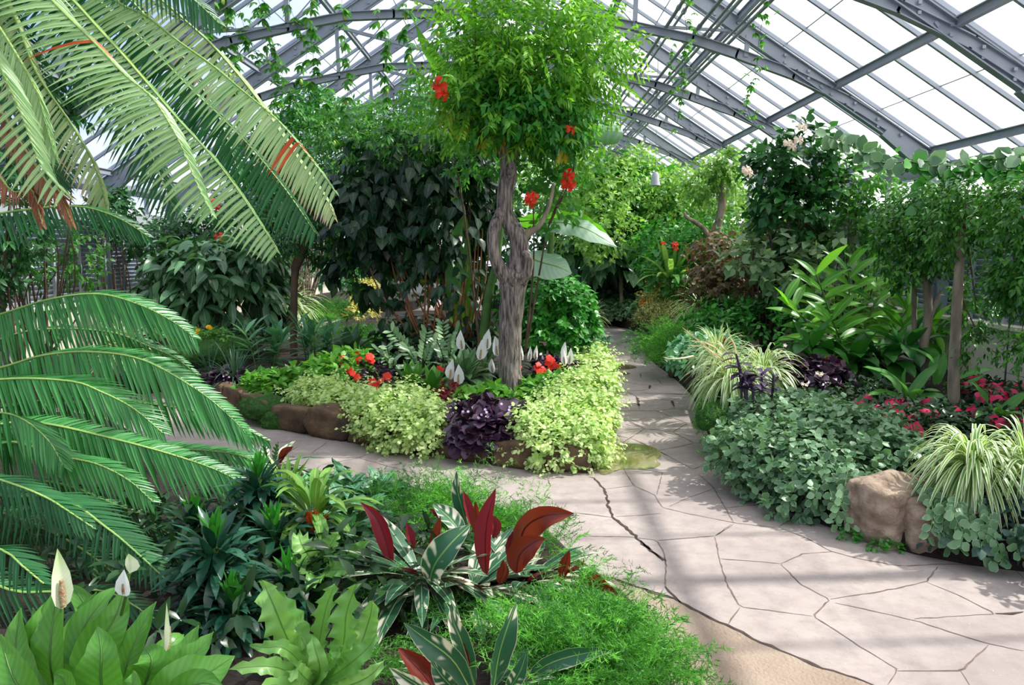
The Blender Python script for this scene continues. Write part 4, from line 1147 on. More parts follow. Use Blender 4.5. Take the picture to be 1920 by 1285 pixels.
# trees behind / climbing foliage left of crown
cover('climbing_vine', [bl(720, 250, 10.2, 90, .5, 60), bl(640, 240, 10.4, 60, .4, 40), bl(800, 200, 10.0, 60, .4, 50), bl(600, 330, 10.6, 40, .4, 80), bl(650, 400, 10.5, 35, .3, 90), bl(740, 270, 9.0, 90, .3, 40), bl(850, 250, 8.9, 60, .3, 40)], 'leafy climber with star shaped leaves filling the space left of the bright crown', 'climber', 'vine', 1600, 5, .14, .085, .03,
      prof='lance', S_=2, K=3, out=.6, droop=.35, face=.4, seed=33, shell=(.2, 1.05), top=-1)

# slender tree left
st = thing('slender_tree', 'slender straight tree trunk with a dark leafy head beside the left path', 'tree', tuple(A(551, 665, 9.6)))
a = Acc(); limb(a, [(551, 668, 7), (551, 600, 6.5), (552, 540, 6.5), (554, 505, 8), (560, 488, 9), (568, 470, 7), (574, 445, 5), (570, 420, 4)], 9.6, 10, 40, .12); build('trunk', a, M['bark_dark'], st)
CB = [bl(545, 445, 9.6, 50, .4, 30), bl(590, 400, 9.7, 55, .4, 40), bl(610, 470, 9.8, 35, .3, 35), bl(520, 400, 9.9, 45, .4, 30)]
a = Acc(); sprigs(a, CB, 520, 6, .12, .07, .035, 'ovate', 2, 3, .35, .12, .8, 0, (.2, 1.0), 1.0, -1.0, 41, droop=.4); build('foliage', a, M['hibiscus'], st)
a = Acc(); branches(a, A(568, 470, 9.6), CB, 8, .012, 5); build('branch', a, M['bark_dark'], st)

# trailing lime mounds over the stone edge
def lime(blobs, label, ns, seed):
    b = blobs[0]
    t_ = thing('trailing_plant', label, 'trailing plant', (b[0], b[1], .22), 'lime trailing plants of the island bed')
    a = Acc(); sprigs(a, blobs, ns, 6, .085, .038, .034, 'round', 3, 3, .3, .12, .9, .2, (.6, 1.02), .9, -.8, seed, droop=.1, face=.55, toneup=.1)
    sprigs(a, blobs, ns // 5, 9, .17, .028, .025, 'round', 2, 3, .3, .12, 1.0, .1, (.8, 1.1), .9, -.6, seed + 1, droop=.1, face=.5, toneup=.3)
    build('foliage', a, M['lime'], t_)
lime([bl(595, 742, 7.0, 48, .24, 22), bl(650, 757, 6.75, 52, .24, 24), bl(690, 772, 6.5, 40, .22, 20)], 'lime green trailing plant at the left end of the bright edging mounds', 620, 51)
lime([bl(745, 768, 6.4, 64, .26, 34), bl(800, 800, 6.02, 52, .22, 40), bl(745, 812, 6.02, 52, .18, 30), bl(705, 785, 6.2, 34, .2, 28), bl(790, 838, 5.85, 40, .12, 14)], 'lime green trailing plant heaped on the stone edge left of the dark purple leaves', 980, 53)
lime([bl(1035, 800, 5.9, 72, .26, 38), bl(1040, 840, 5.6, 66, .22, 36), bl(1095, 830, 5.65, 44, .2, 50), bl(1110, 785, 6.0, 38, .2, 40), bl(990, 805, 5.75, 34, .18, 32)], 'lime green trailing plant spilling over the front corner beside the puddle', 1250, 55)
lime([bl(1100, 738, 6.6, 46, .28, 32), bl(1120, 700, 7.2, 26, .24, 26), bl(1060, 755, 6.4, 34, .2, 20)], 'lime green trailing plant along the path edge behind the corner mound', 800, 57)
lime([bl(1095, 668, 8.0, 34, .25, 20), bl(1080, 688, 7.7, 24, .2, 12)], 'small lime green trailing plant furthest along the path edge', 300, 59)
lime([bl(690, 806, 6.22, 16, .05, 7)], 'short lime green sprig hanging over the bare edging stones', 26, 61)

def clump(name, blobs, label, cat, mat, ns, k, L, W, prof, seed, group=None, **kw):
    return cover(name, blobs, label, cat, mat, ns, k, .06, L, W, group, prof=prof, S_=3, K=3, seed=seed, droop=.2, face=.5, **kw)
hg = 'purple leaved plants of the island bed'
h1 = clump('purple_leaved_plant', [bl(908, 790, 6.0, 58, .24, 30), bl(908, 822, 5.72, 54, .14, 30), bl(950, 800, 5.9, 36, .2, 34)], 'black purple leaved plant between the two biggest lime mounds', 'foliage plant', 'heuchera', 330, 4, .085, .085, 'round', 71, hg)
h2 = clump('purple_leaved_plant', [bl(430, 722, 8.0, 44, .24, 24)], 'black purple leaved plant at the left end of the island bed', 'foliage plant', 'heuchera', 150, 4, .075, .075, 'round', 72, hg)
h3 = clump('purple_leaved_plant', [bl(1075, 700, 7.3, 26, .12, 14), bl(1115, 712, 7.2, 12, .1, 9)], 'few purple leaves showing among the lime foliage near the white blooms', 'foliage plant', 'heuchera', 40, 4, .07, .07, 'round', 73, hg)
rv = np.random.default_rng(4)
for tt, x0, x1, y0, y1, Y, n in ((h1, 860, 960, 752, 785, 5.6, 11), (h2, 415, 440, 700, 728, 7.75, 5)):
    for i in range(n):
        flower('viola', tt, A(rv.uniform(x0, x1), rv.uniform(y0, y1), Y), (rv.uniform(-.4, .4), -.8, .5), 1.0, 'lilac')
clump('red_leaved_plant', [bl(850, 750, 6.7, 28, .14, 16), bl(840, 735, 6.8, 14, .1, 16)], 'small deep red leaved plant left above the black purple one', 'foliage plant', 'redleaf', 90, 5, .04, .022, 'lance', 74)
gg = 'green lobed bedding plants of the island bed'
clump('green_leaved_plant', [bl(1040, 735, 6.8, 62, .26, 22), bl(1000, 752, 6.7, 46, .2, 18), bl(1085, 722, 7.0, 30, .2, 18)], 'bright green leafy plant at the foot of the twisted tree on its right', 'foliage plant', 'bedgreen', 240, 4, .085, .06, 'ovate', 75, gg)
clump('green_leaved_plant', [bl(890, 752, 6.7, 40, .2, 14), bl(925, 745, 6.7, 24, .15, 14)], 'bright green leafy plant at the foot of the twisted tree on its left', 'foliage plant', 'bedgreen', 110, 4, .085, .06, 'ovate', 76, gg)
clump('green_leaved_plant', [bl(600, 705, 7.5, 52, .24, 22), bl(640, 690, 7.7, 40, .2, 18)], 'bright green leafy plant behind the left lime mound', 'foliage plant', 'bedgreen', 130, 4, .11, .07, 'lance', 77, gg)
clump('green_leaved_plant', [bl(510, 722, 7.5, 48, .24, 18)], 'bright green leafy plant above the moss drape', 'foliage plant', 'bedgreen', 120, 4, .10, .05, 'lance', 78, gg)
clump('green_leaved_plant', [bl(660, 680, 7.8, 30, .2, 16)], 'light green leafy tuft beside the scarlet flowers', 'foliage plant', 'bedgreen', 60, 4, .11, .05, 'lance', 79, gg)

# scarlet bedding plants
def bedding(blobs, label, fl, kind, mat, leaf, seed, group, s=1.0, nleaf=90, cat='bedding plant', fy=-.12):
    b = blobs[0]; t_ = thing('bedding_plant', label, cat, (b[0], b[1], .24), group)
    a = Acc(); sprigs(a, blobs, nleaf, 4, .05, .055, .035, 'ovate', 3, 3, .3, .15, .9, .3, (.4, 1), .9, -.5, seed, droop=.2); build('foliage', a, M[leaf], t_)
    rng = np.random.default_rng(seed)
    for x, y, Y in fl:
        flower(kind, t_, A(x, y, Y + fy), (rng.uniform(-.5, .5), -.9, rng.uniform(.3, .9)), s * rng.uniform(.85, 1.2), mat)
    return t_
bg_ = 'scarlet flowering bedding plants'
bedding([bl(665, 690, 7.7, 42, .22, 18), bl(700, 705, 7.5, 40, .2, 18)], 'scarlet flowered bedding plant with dark leaves behind the lime mounds', [(637, 687, 7.6), (642, 672, 7.7), (668, 665, 7.8), (672, 675, 7.7), (690, 672, 7.7), (697, 677, 7.7), (670, 708, 7.4), (698, 716, 7.3), (703, 722, 7.3), (714, 714, 7.3), (726, 706, 7.4), (655, 695, 7.5), (661, 700, 7.4), (648, 680, 7.7), (694, 669, 7.7)], 'impatiens', 'red', 'heuchera', 81, bg_, 1.5)
bedding([bl(1030, 688, 7.5, 30, .18, 14), bl(1050, 692, 7.5, 22, .15, 10)], 'scarlet flowered bedding plant between white blooms right of the trunk', [(1010, 684, 7.3), (1018, 694, 7.3), (1028, 680, 7.3), (1032, 690, 7.3), (1036, 676, 7.3), (1047, 688, 7.3), (1012, 698, 7.25), (1024, 700, 7.25), (1030, 672, 7.3), (1007, 690, 7.3), (1040, 684, 7.3)], 'impatiens', 'red', 'heuchera', 82, bg_, 1.35)
bedding([bl(845, 700, 7.5, 20, .12, 8)], 'tiny scarlet flowered plant in the mulch left of the white blooms', [(823, 690, 7.4), (829, 693, 7.4), (975, 688, 7.5)], 'impatiens', 'red', 'heuchera', 83, bg_, .9, 20)

# peace lilies by the trunk
def lilyclump(c, n, L, W, label, mat, fl, seed, group, el=(80, 12), hood=None, fm='white', FL=.15, FW=.08):
    t_ = thing('peace_lily', label, 'peace lily', c, group)
    a = Acc(); rosette(a, c, n, L, W, el, (.25, .9), 'lance', 7, 5, .18, .03, 3, .05, .15, seed=seed); build('foliage', a, M[mat], t_)
    for i, (x, y, Y) in enumerate(fl):
        spathe(t_, np.array(c) + np.array([random.Random(i).uniform(-.08, .08), 0, .03]), A(x, y, Y), FL, FW, fm, hood=((-.6, -1, .1), (.5, -1, .1))[i % 2], lean=[-.1, .12, .05][i % 3])
    return t_
lg = 'peace lilies of the island bed'
lilyclump(tuple(G(868, 715, .24)), 46, .38, .115, 'silvery leaved peace lily with white blooms close left of the twisted trunk', 'lily_silver', [(868, 657, 7.1), (899, 675, 7.0), (915, 655, 7.1), (932, 668, 7.1), (845, 712, 6.9), (858, 722, 6.85)], 91, lg, FL=.19, FW=.105)
lilyclump(tuple(G(905, 700, .24)), 30, .38, .10, 'silvery leaved peace lily half behind the twisted trunk', 'lily_silver', [(925, 700, 7.4), (905, 668, 7.4)], 92, lg)
lilyclump(tuple(G(1010, 700, .24)), 30, .30, .07, 'peace lily with narrow white blooms right of the twisted trunk', 'lily', [(980, 676, 7.5), (991, 678, 7.5), (1005, 676, 7.5)], 93, lg, FL=.15, FW=.055)
lilyclump(tuple(G(1055, 715, .24)), 16, .28, .07, 'peace lily with tall white blooms beside the path edge foliage', 'lily', [(1060, 685, 7.2), (1066, 684, 7.1), (1058, 672, 7.3)], 94, lg, FL=.16, FW=.07)
lilyclump(tuple(G(770, 728, .24)), 34, .30, .085, 'dark green peace lily without blooms below the grey green stalks', 'lily', [], 95, lg)
lilyclump(tuple(G(810, 735, .24)), 24, .28, .08, 'peace lily clump with a single drooping bud left of the silvery ones', 'lily', [(761, 735, 7.0)], 96, lg, FL=.09, FW=.04)

# cardboard palms: thick stalks with grey green leaflets
def zamia(c, stalks, label, mat, seed, n=9, L=.12, W=.045, root=True):
    t_ = thing('cardboard_palm', label, 'cardboard palm', c, 'cardboard palms of the island bed')
    rng = np.random.default_rng(seed)
    for (x, y, Y) in stalks:
        e = A(x, y, Y); P = cr([np.array(c), np.array(c) * .4 + e * .6 + UP * .03, e], 14)
        t = np.linspace(.35, 1, n); d = np.linspace(0, 1, 14)
        Q = np.stack([np.interp(t, d, P[:, k]) for k in range(3)], -1); T = nrm(np.gradient(P, axis=0)); TT = np.stack([np.interp(t, d, T[:, k]) for k in range(3)], -1)
        a = Acc()
        for sg in (-1, 1):
            sd = nrm(np.cross(TT, np.array([0, -.8, .6]))) * sg
            blades(a, Q, nrm(TT * .8 + sd * .9 + rng.normal(size=(n, 3)) * .08), np.array([0, -.7, .7]), L * rng.uniform(.8, 1.1, n) * np.linspace(.8, 1, n), W, 'oblan', 4, 3, .05, .2, rng=rng)
        fr = build('frond', a, M[mat], t_)
        a = Acc(); tube(a, P, [.009, .004], 6); build('midrib', a, M['stem'], fr)
    if root:
        a = Acc(); q = np.array(c); tube(a, [q - UP * .04, q, q + UP * .05, q + UP * .09], [.05, .06, .05, .02], 10, rough=.5); build('caudex', a, M['bark_dark'], t_)
zamia(tuple(G(790, 702, .26)), [(735, 622, 7.9), (765, 652, 7.6), (800, 625, 7.9), (815, 640, 7.7), (760, 690, 7.5)], 'cardboard palm with paddle leaflets on a shaggy brown base left of the dark cane', 'zz', 101)
zamia(tuple(G(838, 696, .26)), [(830, 608, 7.9), (855, 622, 7.8), (820, 640, 7.7), (858, 650, 7.9)], 'cardboard palm with upright grey green leaflets beside the tallest white bloom', 'zz', 102)
zamia(tuple(G(735, 700, .26)), [(708, 655, 7.8), (725, 650, 7.8), (740, 672, 7.7)], 'small cardboard palm standing over the scarlet flowers', 'zz', 103, 6, .1, .04, False)

# left part of the island
def tuft(name, c, n, L, W, label, cat, mat, seed, el=(85, 10), bend=(.2, 1.0), prof='strap', S_=6, K=3, fold=.25, group=None, base=.05, wav=0.0, Lr=(.75, 1.0), lay=0.0, sh=None):
    t_ = thing(name, label, cat, c, group)
    a = Acc(); rosette(a, c, n, L, W, el, bend, prof, S_, K, fold, wav, 5, base, .2, seed=seed, Lr=Lr, lay=lay); build('foliage', a, M[mat], t_)
    return t_
tuft('grassy_plant', tuple(G(440, 712, .24)), 90, .42, .014, 'dark bluish grassy tuft above the left purple leaved plant', 'grassy plant', 'liriope', 111)
tuft('grassy_plant', tuple(G(395, 700, .24)), 50, .34, .013, 'smaller dark grassy tuft at the island tip by the palm leaflets', 'grassy plant', 'liriope', 112)
def canes(c, n, h, label, mat, seed, L=.2, W=.05, nl=10, spread=.14, name='ginger_plant', cat='ginger plant', group=None, stemmat='stem', lean=.25, rank=True, sbend=.3, S_=5, K=3):
    """upright leafy shoots with alternating leaves"""
    t_ = thing(name, label, cat, c, group); rng = np.random.default_rng(seed)
    for i in range(n):
        az = rng.uniform(0, 6.28); b = np.array(c) + np.array([math.cos(az), math.sin(az), 0]) * spread * rng.uniform(.1, 1)
        hh = h * rng.uniform(.65, 1.05); top = b + np.array([math.cos(az) * lean * hh, math.sin(az) * lean * hh, hh])
        P = cr([b, (b + top) / 2 - np.array([math.cos(az), math.sin(az), 0]) * lean * hh * .12, top], 12)
        t = np.linspace(.25, 1, nl); d = np.linspace(0, 1, 12)
        Q = np.stack([np.interp(t, d, P[:, k]) for k in range(3)], -1)
        ax = rng.uniform(0, 3.14); k = np.arange(nl); aa = ax + (k % 2) * math.pi + rng.normal(size=nl) * (.25 if rank else 1.5)
        D = ang(aa, np.radians(np.linspace(15, 62, nl)) + rng.normal(size=nl) * .12)
        a = Acc(); blades(a, Q, D, UP, L * np.interp(t, [.25, .6, 1], [.8, 1.1, .8]) * rng.uniform(.85, 1.1, nl), W * rng.uniform(.85, 1.1, nl), 'lance', S_, K, sbend, .2, .015, 2, rng=rng)
        s_ = build('shoot', a, M[mat], t_)
        a = Acc(); tube(a, P, [.009, .005], 5); build('cane', a, M[stemmat], s_)
    return t_
canes(tuple(G(500, 700, .24)), 7, .5, 'ginger like plant with layered grey green leaves left of the slender trunk', 'bushblue', 113, .28, .07)
canes(tuple(G(590, 690, .24)), 7, .5, 'ginger like plant with long narrow leaves just right of the slender trunk', 'bushblue', 114, .30, .06)
tuft('broad_leaved_plant', tuple(G(655, 672, .24)), 34, .46, .12, 'dark grey green broad leaved plant beside the little far path', 'broad leaved plant', 'aspidistra', 115, (75, 5), (.3, 1.1), 'lance', 7, 5)
t_ = thing('asparagus_fern', 'soft dark green feathery fern in the middle of the island bed', 'asparagus fern', tuple(G(700, 645, .3)), 'asparagus ferns')
a = Acc(); 
for x, y in ((675, 640), (700, 655), (730, 650), (700, 632), (750, 640), (640, 648), (620, 640), (660, 660)): plumes(a, G(x, y, .26), 44, .42, (80, 5), .032, 14, 6, x, bw=.005, blen=.13, spread=.12)
build('foliage', a, M['asparagus_dark'], t_)
# moss draped over the stones
def moss(name, blobs, label, seed, n=900, mat='moss', L=.016):
    t_ = thing(name, label, 'moss', blobs[0][:3]); t_['kind'] = 'stuff'
    for i, b in enumerate(blobs): mound_mesh(b, M['moss_body'], 'moss_cushion', t_, .15, seed + i)
    a = Acc(); sprigs(a, [(b[0], b[1], b[2], b[3] * 1.05, b[4] * 1.05, b[5] * 1.06) for b in blobs], n, 6, .02, L, L * .8, 'round', 1, 2, 0, 0, .8, .3, (.9, 1.05), 1, -.7, seed, jit=.4); build('leaves', a, M[mat], t_)
    return t_
M['moss_body'] = plain('moss_cushion', S(52, 100, 30), .95, c2=S(30, 70, 20), nscale=40, bump=1, bscale=90)
moss('moss', [bl(505, 768, 6.98, 50, .20, 26), bl(525, 792, 6.82, 36, .13, 28), bl(480, 760, 7.1, 30, .18, 18)], 'bright green moss drape hanging over the edging stones at left', 121)
moss('moss', [bl(925, 868, 5.72, 50, .08, 14)], 'low dark creeping moss on the paving under the purple leaves', 123, 400)

# ------------------------------------------------------------------ right bed
moss('moss', [bl(1335, 790, 5.9, 30, .18, 34), bl(1355, 762, 6.2, 44, .2, 24), bl(1372, 745, 6.4, 34, .2, 18)], 'bright green moss edging the path between the striped grass and the grey green carpet', 201, 1800, L=.018)
# grey green trailing carpet
VB = [bl(1480, 800, 5.6, 110, .5, 48), bl(1400, 850, 5.1, 62, .25, 44), bl(1500, 870, 4.9, 100, .38, 60), bl(1590, 830, 5.1, 100, .42, 56), bl(1560, 905, 4.6, 96, .26, 44), bl(1660, 850, 4.9, 52, .3, 44), bl(1440, 900, 4.85, 56, .15, 34), bl(1500, 945, 4.5, 50, .10, 26)]
t_ = thing('trailing_plant', 'wide carpet of round grey green leaves trailing over the boulders at the right path edge', 'trailing plant', tuple(G(1520, 850, .25)))
a = Acc(); sprigs(a, VB, 2300, 5, .10, .050, .040, 'round', 3, 3, .3, .14, .8, .2, (.66, 1.02), .9, -.7, 203, droop=.12, face=.9); build('foliage', a, M['vinca'], t_)
def strand(label, pts, n, L, W, mat, seed, prof='round', opp=True, group='leafy stems trailing over the boulders', name='trailing_vine', cat='trailing vine', face=(0, -1, .5), stem='stem', r=.003, fold=.12, jit=.15):
    """one hanging or trailing stem with its leaves"""
    P = cr(pts, 30); rng = np.random.default_rng(seed)
    t_ = thing(name, label, cat, P[0], group)
    t = np.linspace(.03, 1, n); d = np.linspace(0, 1, 30)
    Q = np.stack([np.interp(t, d, P[:, k]) for k in range(3)], -1); T = nrm(np.gradient(P, axis=0)); TT = np.stack([np.interp(t, d, T[:, k]) for k in range(3)], -1)
    F = np.array(face, float); sd = nrm(np.cross(TT, F)) * np.where(np.arange(n) % 2 == 0, 1, -1)[:, None]
    a = Acc(); blades(a, Q, nrm(sd + TT * .25 + rng.normal(size=(n, 3)) * jit * 1.5), nrm(F + rng.normal(size=(n, 3)) * .3), L * rng.uniform(.75, 1.1, n), W * rng.uniform(.8, 1.1, n), prof, 3, 3, .25, fold, rng=rng)
    build('foliage', a, M[mat], t_)
    a = Acc(); tube(a, P, r, 5); build('stem', a, M[stem], t_)
    return t_
def trail(pix, dy=-.02):
    return [A(x, y, Y) for x, y, Y in pix]
strand('trailing stem with paired round leaves falling just left of the big boulder', trail([(1590, 880, 4.35), (1580, 930, 4.2), (1570, 965, 4.15), (1560, 985, 4.15)]), 18, .055, .046, 'vinca', 1)
strand('trailing stem of round leaves between the two left boulders', trail([(1560, 870, 4.5), (1556, 920, 4.3), (1580, 970, 4.15), (1600, 992, 4.1)]), 20, .05, .042, 'vinca', 2)
strand('trailing stem falling right of the big boulder down to the paving', trail([(1745, 925, 4.0), (1770, 950, 3.88), (1768, 990, 3.82), (1785, 1035, 3.78)]), 20, .06, .05, 'vinca', 3)
strand('trailing stem with large leaves below the striped grass clump', trail([(1850, 940, 3.9), (1855, 975, 3.8), (1835, 1000, 3.75), (1850, 1040, 3.7), (1875, 1060, 3.65)]), 26, .06, .052, 'vinca', 4)
strand('trailing stem creeping along the paving at the lower right', trail([(1815, 950, 3.9), (1822, 985, 3.8), (1865, 1010, 3.7), (1880, 1050, 3.65)]), 20, .055, .046, 'vinca', 5)
strand('trailing stem at the right edge of the photo', trail([(1925, 990, 3.8), (1905, 1010, 3.7), (1912, 1040, 3.6), (1930, 1055, 3.6)]), 16, .055, .046, 'vinca', 6)
strand('trailing stem over the third boulder below the striped grass', trail([(1800, 935, 3.9), (1790, 965, 3.8), (1805, 1000, 3.72), (1800, 1030, 3.7)]), 20, .06, .05, 'vinca', 8)
strand('trailing stem hugging the right flank of the big boulder', trail([(1725, 905, 4.1), (1745, 935, 3.95), (1748, 975, 3.85), (1740, 1010, 3.82)]), 18, .055, .046, 'vinca', 9)
strand('short leafy stem in front of the smaller boulder', trail([(1545, 895, 4.5), (1530, 925, 4.3), (1520, 950, 4.3)]), 14, .05, .042, 'vinca', 7)
cover('ivy', [bl(1895, 960, 3.95, 44, .12, 46), bl(1770, 1020, 3.85, 24, .05, 22), bl(1850, 1030, 3.75, 48, .05, 30), (2.75, 3.55, .2, .3, .2, .18), (3.3, 3.35, .2, .35, .2, .18)], 'dark blue green ivy climbing between the rocks at the right edge', 'ivy', 'ivy', 260, 4, .08, .06, .055, prof='ovate', S_=3, K=3, seed=205, droop=.2, face=.9)
# small creepers at the boulder feet
cover('creeper', [bl(1660, 1028, 4.0, 34, .05, 8), bl(1600, 1005, 4.15, 26, .05, 7)], 'tiny leaved creeper along the foot of the big boulder', 'creeper', 'bush', 70, 4, .03, .022, .019, prof='round', seed=206)

# white striped grass clumps
sg_ = 'white striped grass clumps'
tuft('spider_plant', tuple(A(1822, 880, 4.1)), 300, .36, .022, 'big white striped grass clump spilling over the rocks at lower right', 'spider plant', 'spider', 211, (75, -25), (.8, 1.9), 'strap', 8, 3, .25, sg_, .06, Lr=(.7, 1.05), lay=.05)
tuft('spider_plant', tuple(A(1925, 875, 4.0)), 90, .32, .02, 'white striped grass clump cut by the right edge of the photo', 'spider plant', 'spider', 212, (85, -5), (.5, 1.6), 'strap', 8, 3, .25, sg_, .05, Lr=(.7, 1.05))
tuft('spider_plant', tuple(A(1430, 700, 6.6)), 200, .38, .022, 'striped grass clump behind the purple stems at the path bend', 'spider plant', 'spider', 213, (80, -10), (.7, 1.7), 'strap', 8, 3, .25, sg_, .06, Lr=(.7, 1.05))
tuft('spider_plant', tuple(A(1372, 712, 6.15)), 240, .36, .020, 'striped grass clump cascading onto the moss at the path edge', 'spider plant', 'spider', 214, (80, -20), (.6, 1.9), 'strap', 8, 3, .25, sg_, .10, Lr=(.7, 1.05))
tuft('spider_plant', tuple(A(1345, 670, 6.9)), 150, .34, .019, 'striped grass clump below the dried straw stalks', 'spider plant', 'spider', 215, (85, 0), (.5, 1.5), 'strap', 8, 3, .25, sg_, .06)
tuft('spider_plant', tuple(A(1320, 580, 10.5)), 110, .5, .022, 'distant striped grass tuft in front of the copper leaved shrub', 'spider plant', 'spider', 216, (85, 5), (.4, 1.3), 'strap', 6, 3, .25, sg_, .1)
t_ = thing('dried_stalk', 'bunch of dried straw coloured stalks leaning out over the path bend', 'dried stalks', tuple(A(1400, 720, 6.4)))
for k, pts in enumerate([[(1392, 700, 6.4), (1345, 655, 6.3), (1310, 638, 6.2), (1280, 615, 6.1)], [(1390, 690, 6.4), (1350, 668, 6.3), (1318, 650, 6.2), (1290, 648, 6.1)], [(1395, 705, 6.4), (1340, 665, 6.25), (1300, 632, 6.2), (1283, 622, 6.1)], [(1380, 680, 6.4), (1378, 650, 6.4), (1368, 630, 6.4), (1363, 605, 6.4)],
                         [(1300, 668, 6.0), (1280, 672, 5.95), (1255, 673, 5.9), (1250, 672, 5.9)], [(1378, 710, 6.2), (1370, 735, 6.1), (1355, 745, 6.0), (1340, 742, 6.0)], [(1378, 715, 6.2), (1362, 727, 6.1), (1348, 727, 6.0)], [(1384, 706, 6.2), (1365, 708, 6.1), (1352, 710, 6.0)], [(1395, 695, 6.4), (1352, 650, 6.2), (1325, 642, 6.1), (1296, 640, 6.1)]]):
    a = Acc(); P = cr([A(*q) for q in pts], 14); tube(a, P, [.010, .006, .002], 5)
    rr2 = np.random.default_rng(k); ii = rr2.integers(3, 14, 9)
    blades(a, P[ii], nrm(rvec(9, rr2) + UP * .2), rvec(9, rr2), .035, .005, 'needle', 1, 2, 0, 0, tone=np.full(9, .5))
    build('stalk', a, M['straw'], t_)
# purple stems
t_ = thing('purple_plant', 'upright purple stems with spreading purple leaves by the striped grass', 'purple plant', tuple(G(1405, 745, .3)))
for k, (bx, by, tx, ty, Y) in enumerate([(1390, 748, 1386, 690, 5.55), (1398, 748, 1380, 664, 5.6), (1425, 750, 1428, 700, 5.6), (1445, 748, 1450, 705, 5.7), (1412, 750, 1408, 715, 5.5), (1400, 750, 1395, 700, 5.5)]):
    a = Acc(); P = cr([A(bx, by, Y), A((bx + tx) / 2 + 2, (by + ty) / 2, Y), A(tx, ty, Y)], 10); rng = np.random.default_rng(k)
    tube(a, P, [.010, .012, .008], 7)
    n = 9; Q = P[np.linspace(3, 9, n).astype(int)]
    blades(a, Q, ang(rng.uniform(0, 6.28, n), rng.uniform(0, .9, n)), UP, rng.uniform(.09, .14, n), .05, 'lance', 5, 3, .5, .4, rng=rng)
    build('stem', a, M['purple'], t_)
clump('purple_leaved_plant', [bl(1500, 712, 6.7, 44, .25, 22), bl(1540, 705, 6.8, 34, .25, 20), bl(1470, 700, 6.9, 26, .2, 16)], 'black purple leaved plant right of the purple stems', 'foliage plant', 'heuchera', 200, 4, .08, .08, 'round', 221)
clump('red_leaved_plant', [bl(1545, 692, 7.0, 26, .15, 8), bl(1350, 648, 7.6, 10, .1, 6)], 'deep red leaved plant at the back of the black purple one', 'foliage plant', 'redleaf', 60, 4, .06, .04, 'ovate', 222)
t_ = thing('viola', 'tiny lilac flowers beside the black purple leaves in the right bed', 'flower', tuple(A(1535, 705, 6.45)))
a = Acc(); sprigs(a, [bl(1530, 712, 6.5, 20, .1, 12)], 20, 3, .03, .02, .015, 'round', 2, 2, seed=9); build('foliage', a, M['bedgreen'], t_)
for x, y in ((1532, 700), (1538, 704), (1541, 701), (1505, 720), (1512, 722), (1472, 648)): flower('viola', t_, A(x, y, 6.35), (0, -.8, .5), 1.5, 'blush')

# crimson bedding plants with dark leaves
FL = [(1614, 758), (1672, 765), (1673, 760), (1702, 766), (1684, 782), (1735, 778), (1748, 785), (1754, 782), (1690, 798), (1714, 788), (1650, 772), (1795, 775), (1799, 778), (1825, 776), (1826, 780), (1826, 716), (1848, 720), (1862, 728), (1866, 732), (1878, 738), (1888, 744), (1900, 740), (1898, 750), (1855, 742), (1846, 728), (1835, 714),
      (1810, 728), (1880, 795), (1866, 790), (1915, 798), (1902, 770), (1910, 752), (1660, 790), (1695, 758), (1625, 752), (1740, 760), (1720, 806), (1608, 768), (1912, 728), (1885, 728), (1842, 745), (1870, 752)]
ig = 'crimson flowering bedding plants'
cells = [((1585, 735), 'crimson bedding plant at the left end of the dark leaved row behind the carpet'), ((1650, 765), 'crimson bedding plant with few blooms close behind the grey green carpet'), ((1700, 775), 'crimson bedding plant with the biggest blooms, left of the broad strap leaves'),
         ((1755, 785), 'crimson bedding plant just left of the smooth grey trunk'), ((1812, 785), 'crimson bedding plant right of the smooth grey trunk'), ((1850, 735), 'crimson bedding plant by the cream wall behind the light green strap leaves'), ((1895, 745), 'crimson bedding plant by the cream wall at the right edge'), ((1895, 790), 'crimson bedding plant behind the striped grass at the right edge')]
used_ = set()
for (cx_, cy_), lab in cells:
    Y = G(cx_, cy_ + 14, .3)[1]
    fl = []
    for i, (x, y) in enumerate(FL):
        j = min(range(len(cells)), key=lambda q: (cells[q][0][0] - x) ** 2 + 2 * (cells[q][0][1] - y) ** 2)
        if cells[j][0] == (cx_, cy_): fl.append((x, y, G(x, y + 8, .36)[1]))
    bedding([bl(cx_, cy_, Y, 48, .38, 20), bl(cx_ - 20, cy_ + 12, Y - .3, 40, .3, 14)], lab, fl, 'impatiens', 'crimson', 'impatiens', int(cx_), ig, 2.15, 150, fy=-.12)
cover('bedding_foliage', [bl(1560, 755, 6.3, 40, .3, 16), bl(1620, 735, 6.8, 60, .4, 16), bl(1680, 740, 6.9, 50, .35, 14), (3.2, 4.3, .33, .5, .6, .14), (4.1, 4.2, .33, .5, .7, .14), (4.2, 5.4, .33, .4, .6, .14)], 'dark bronze green bedding foliage without blooms left of the crimson flowers', 'bedding plant', 'impatiens', 900, 4, .06, .06, .03, prof='lance', S_=3, K=3, seed=230)
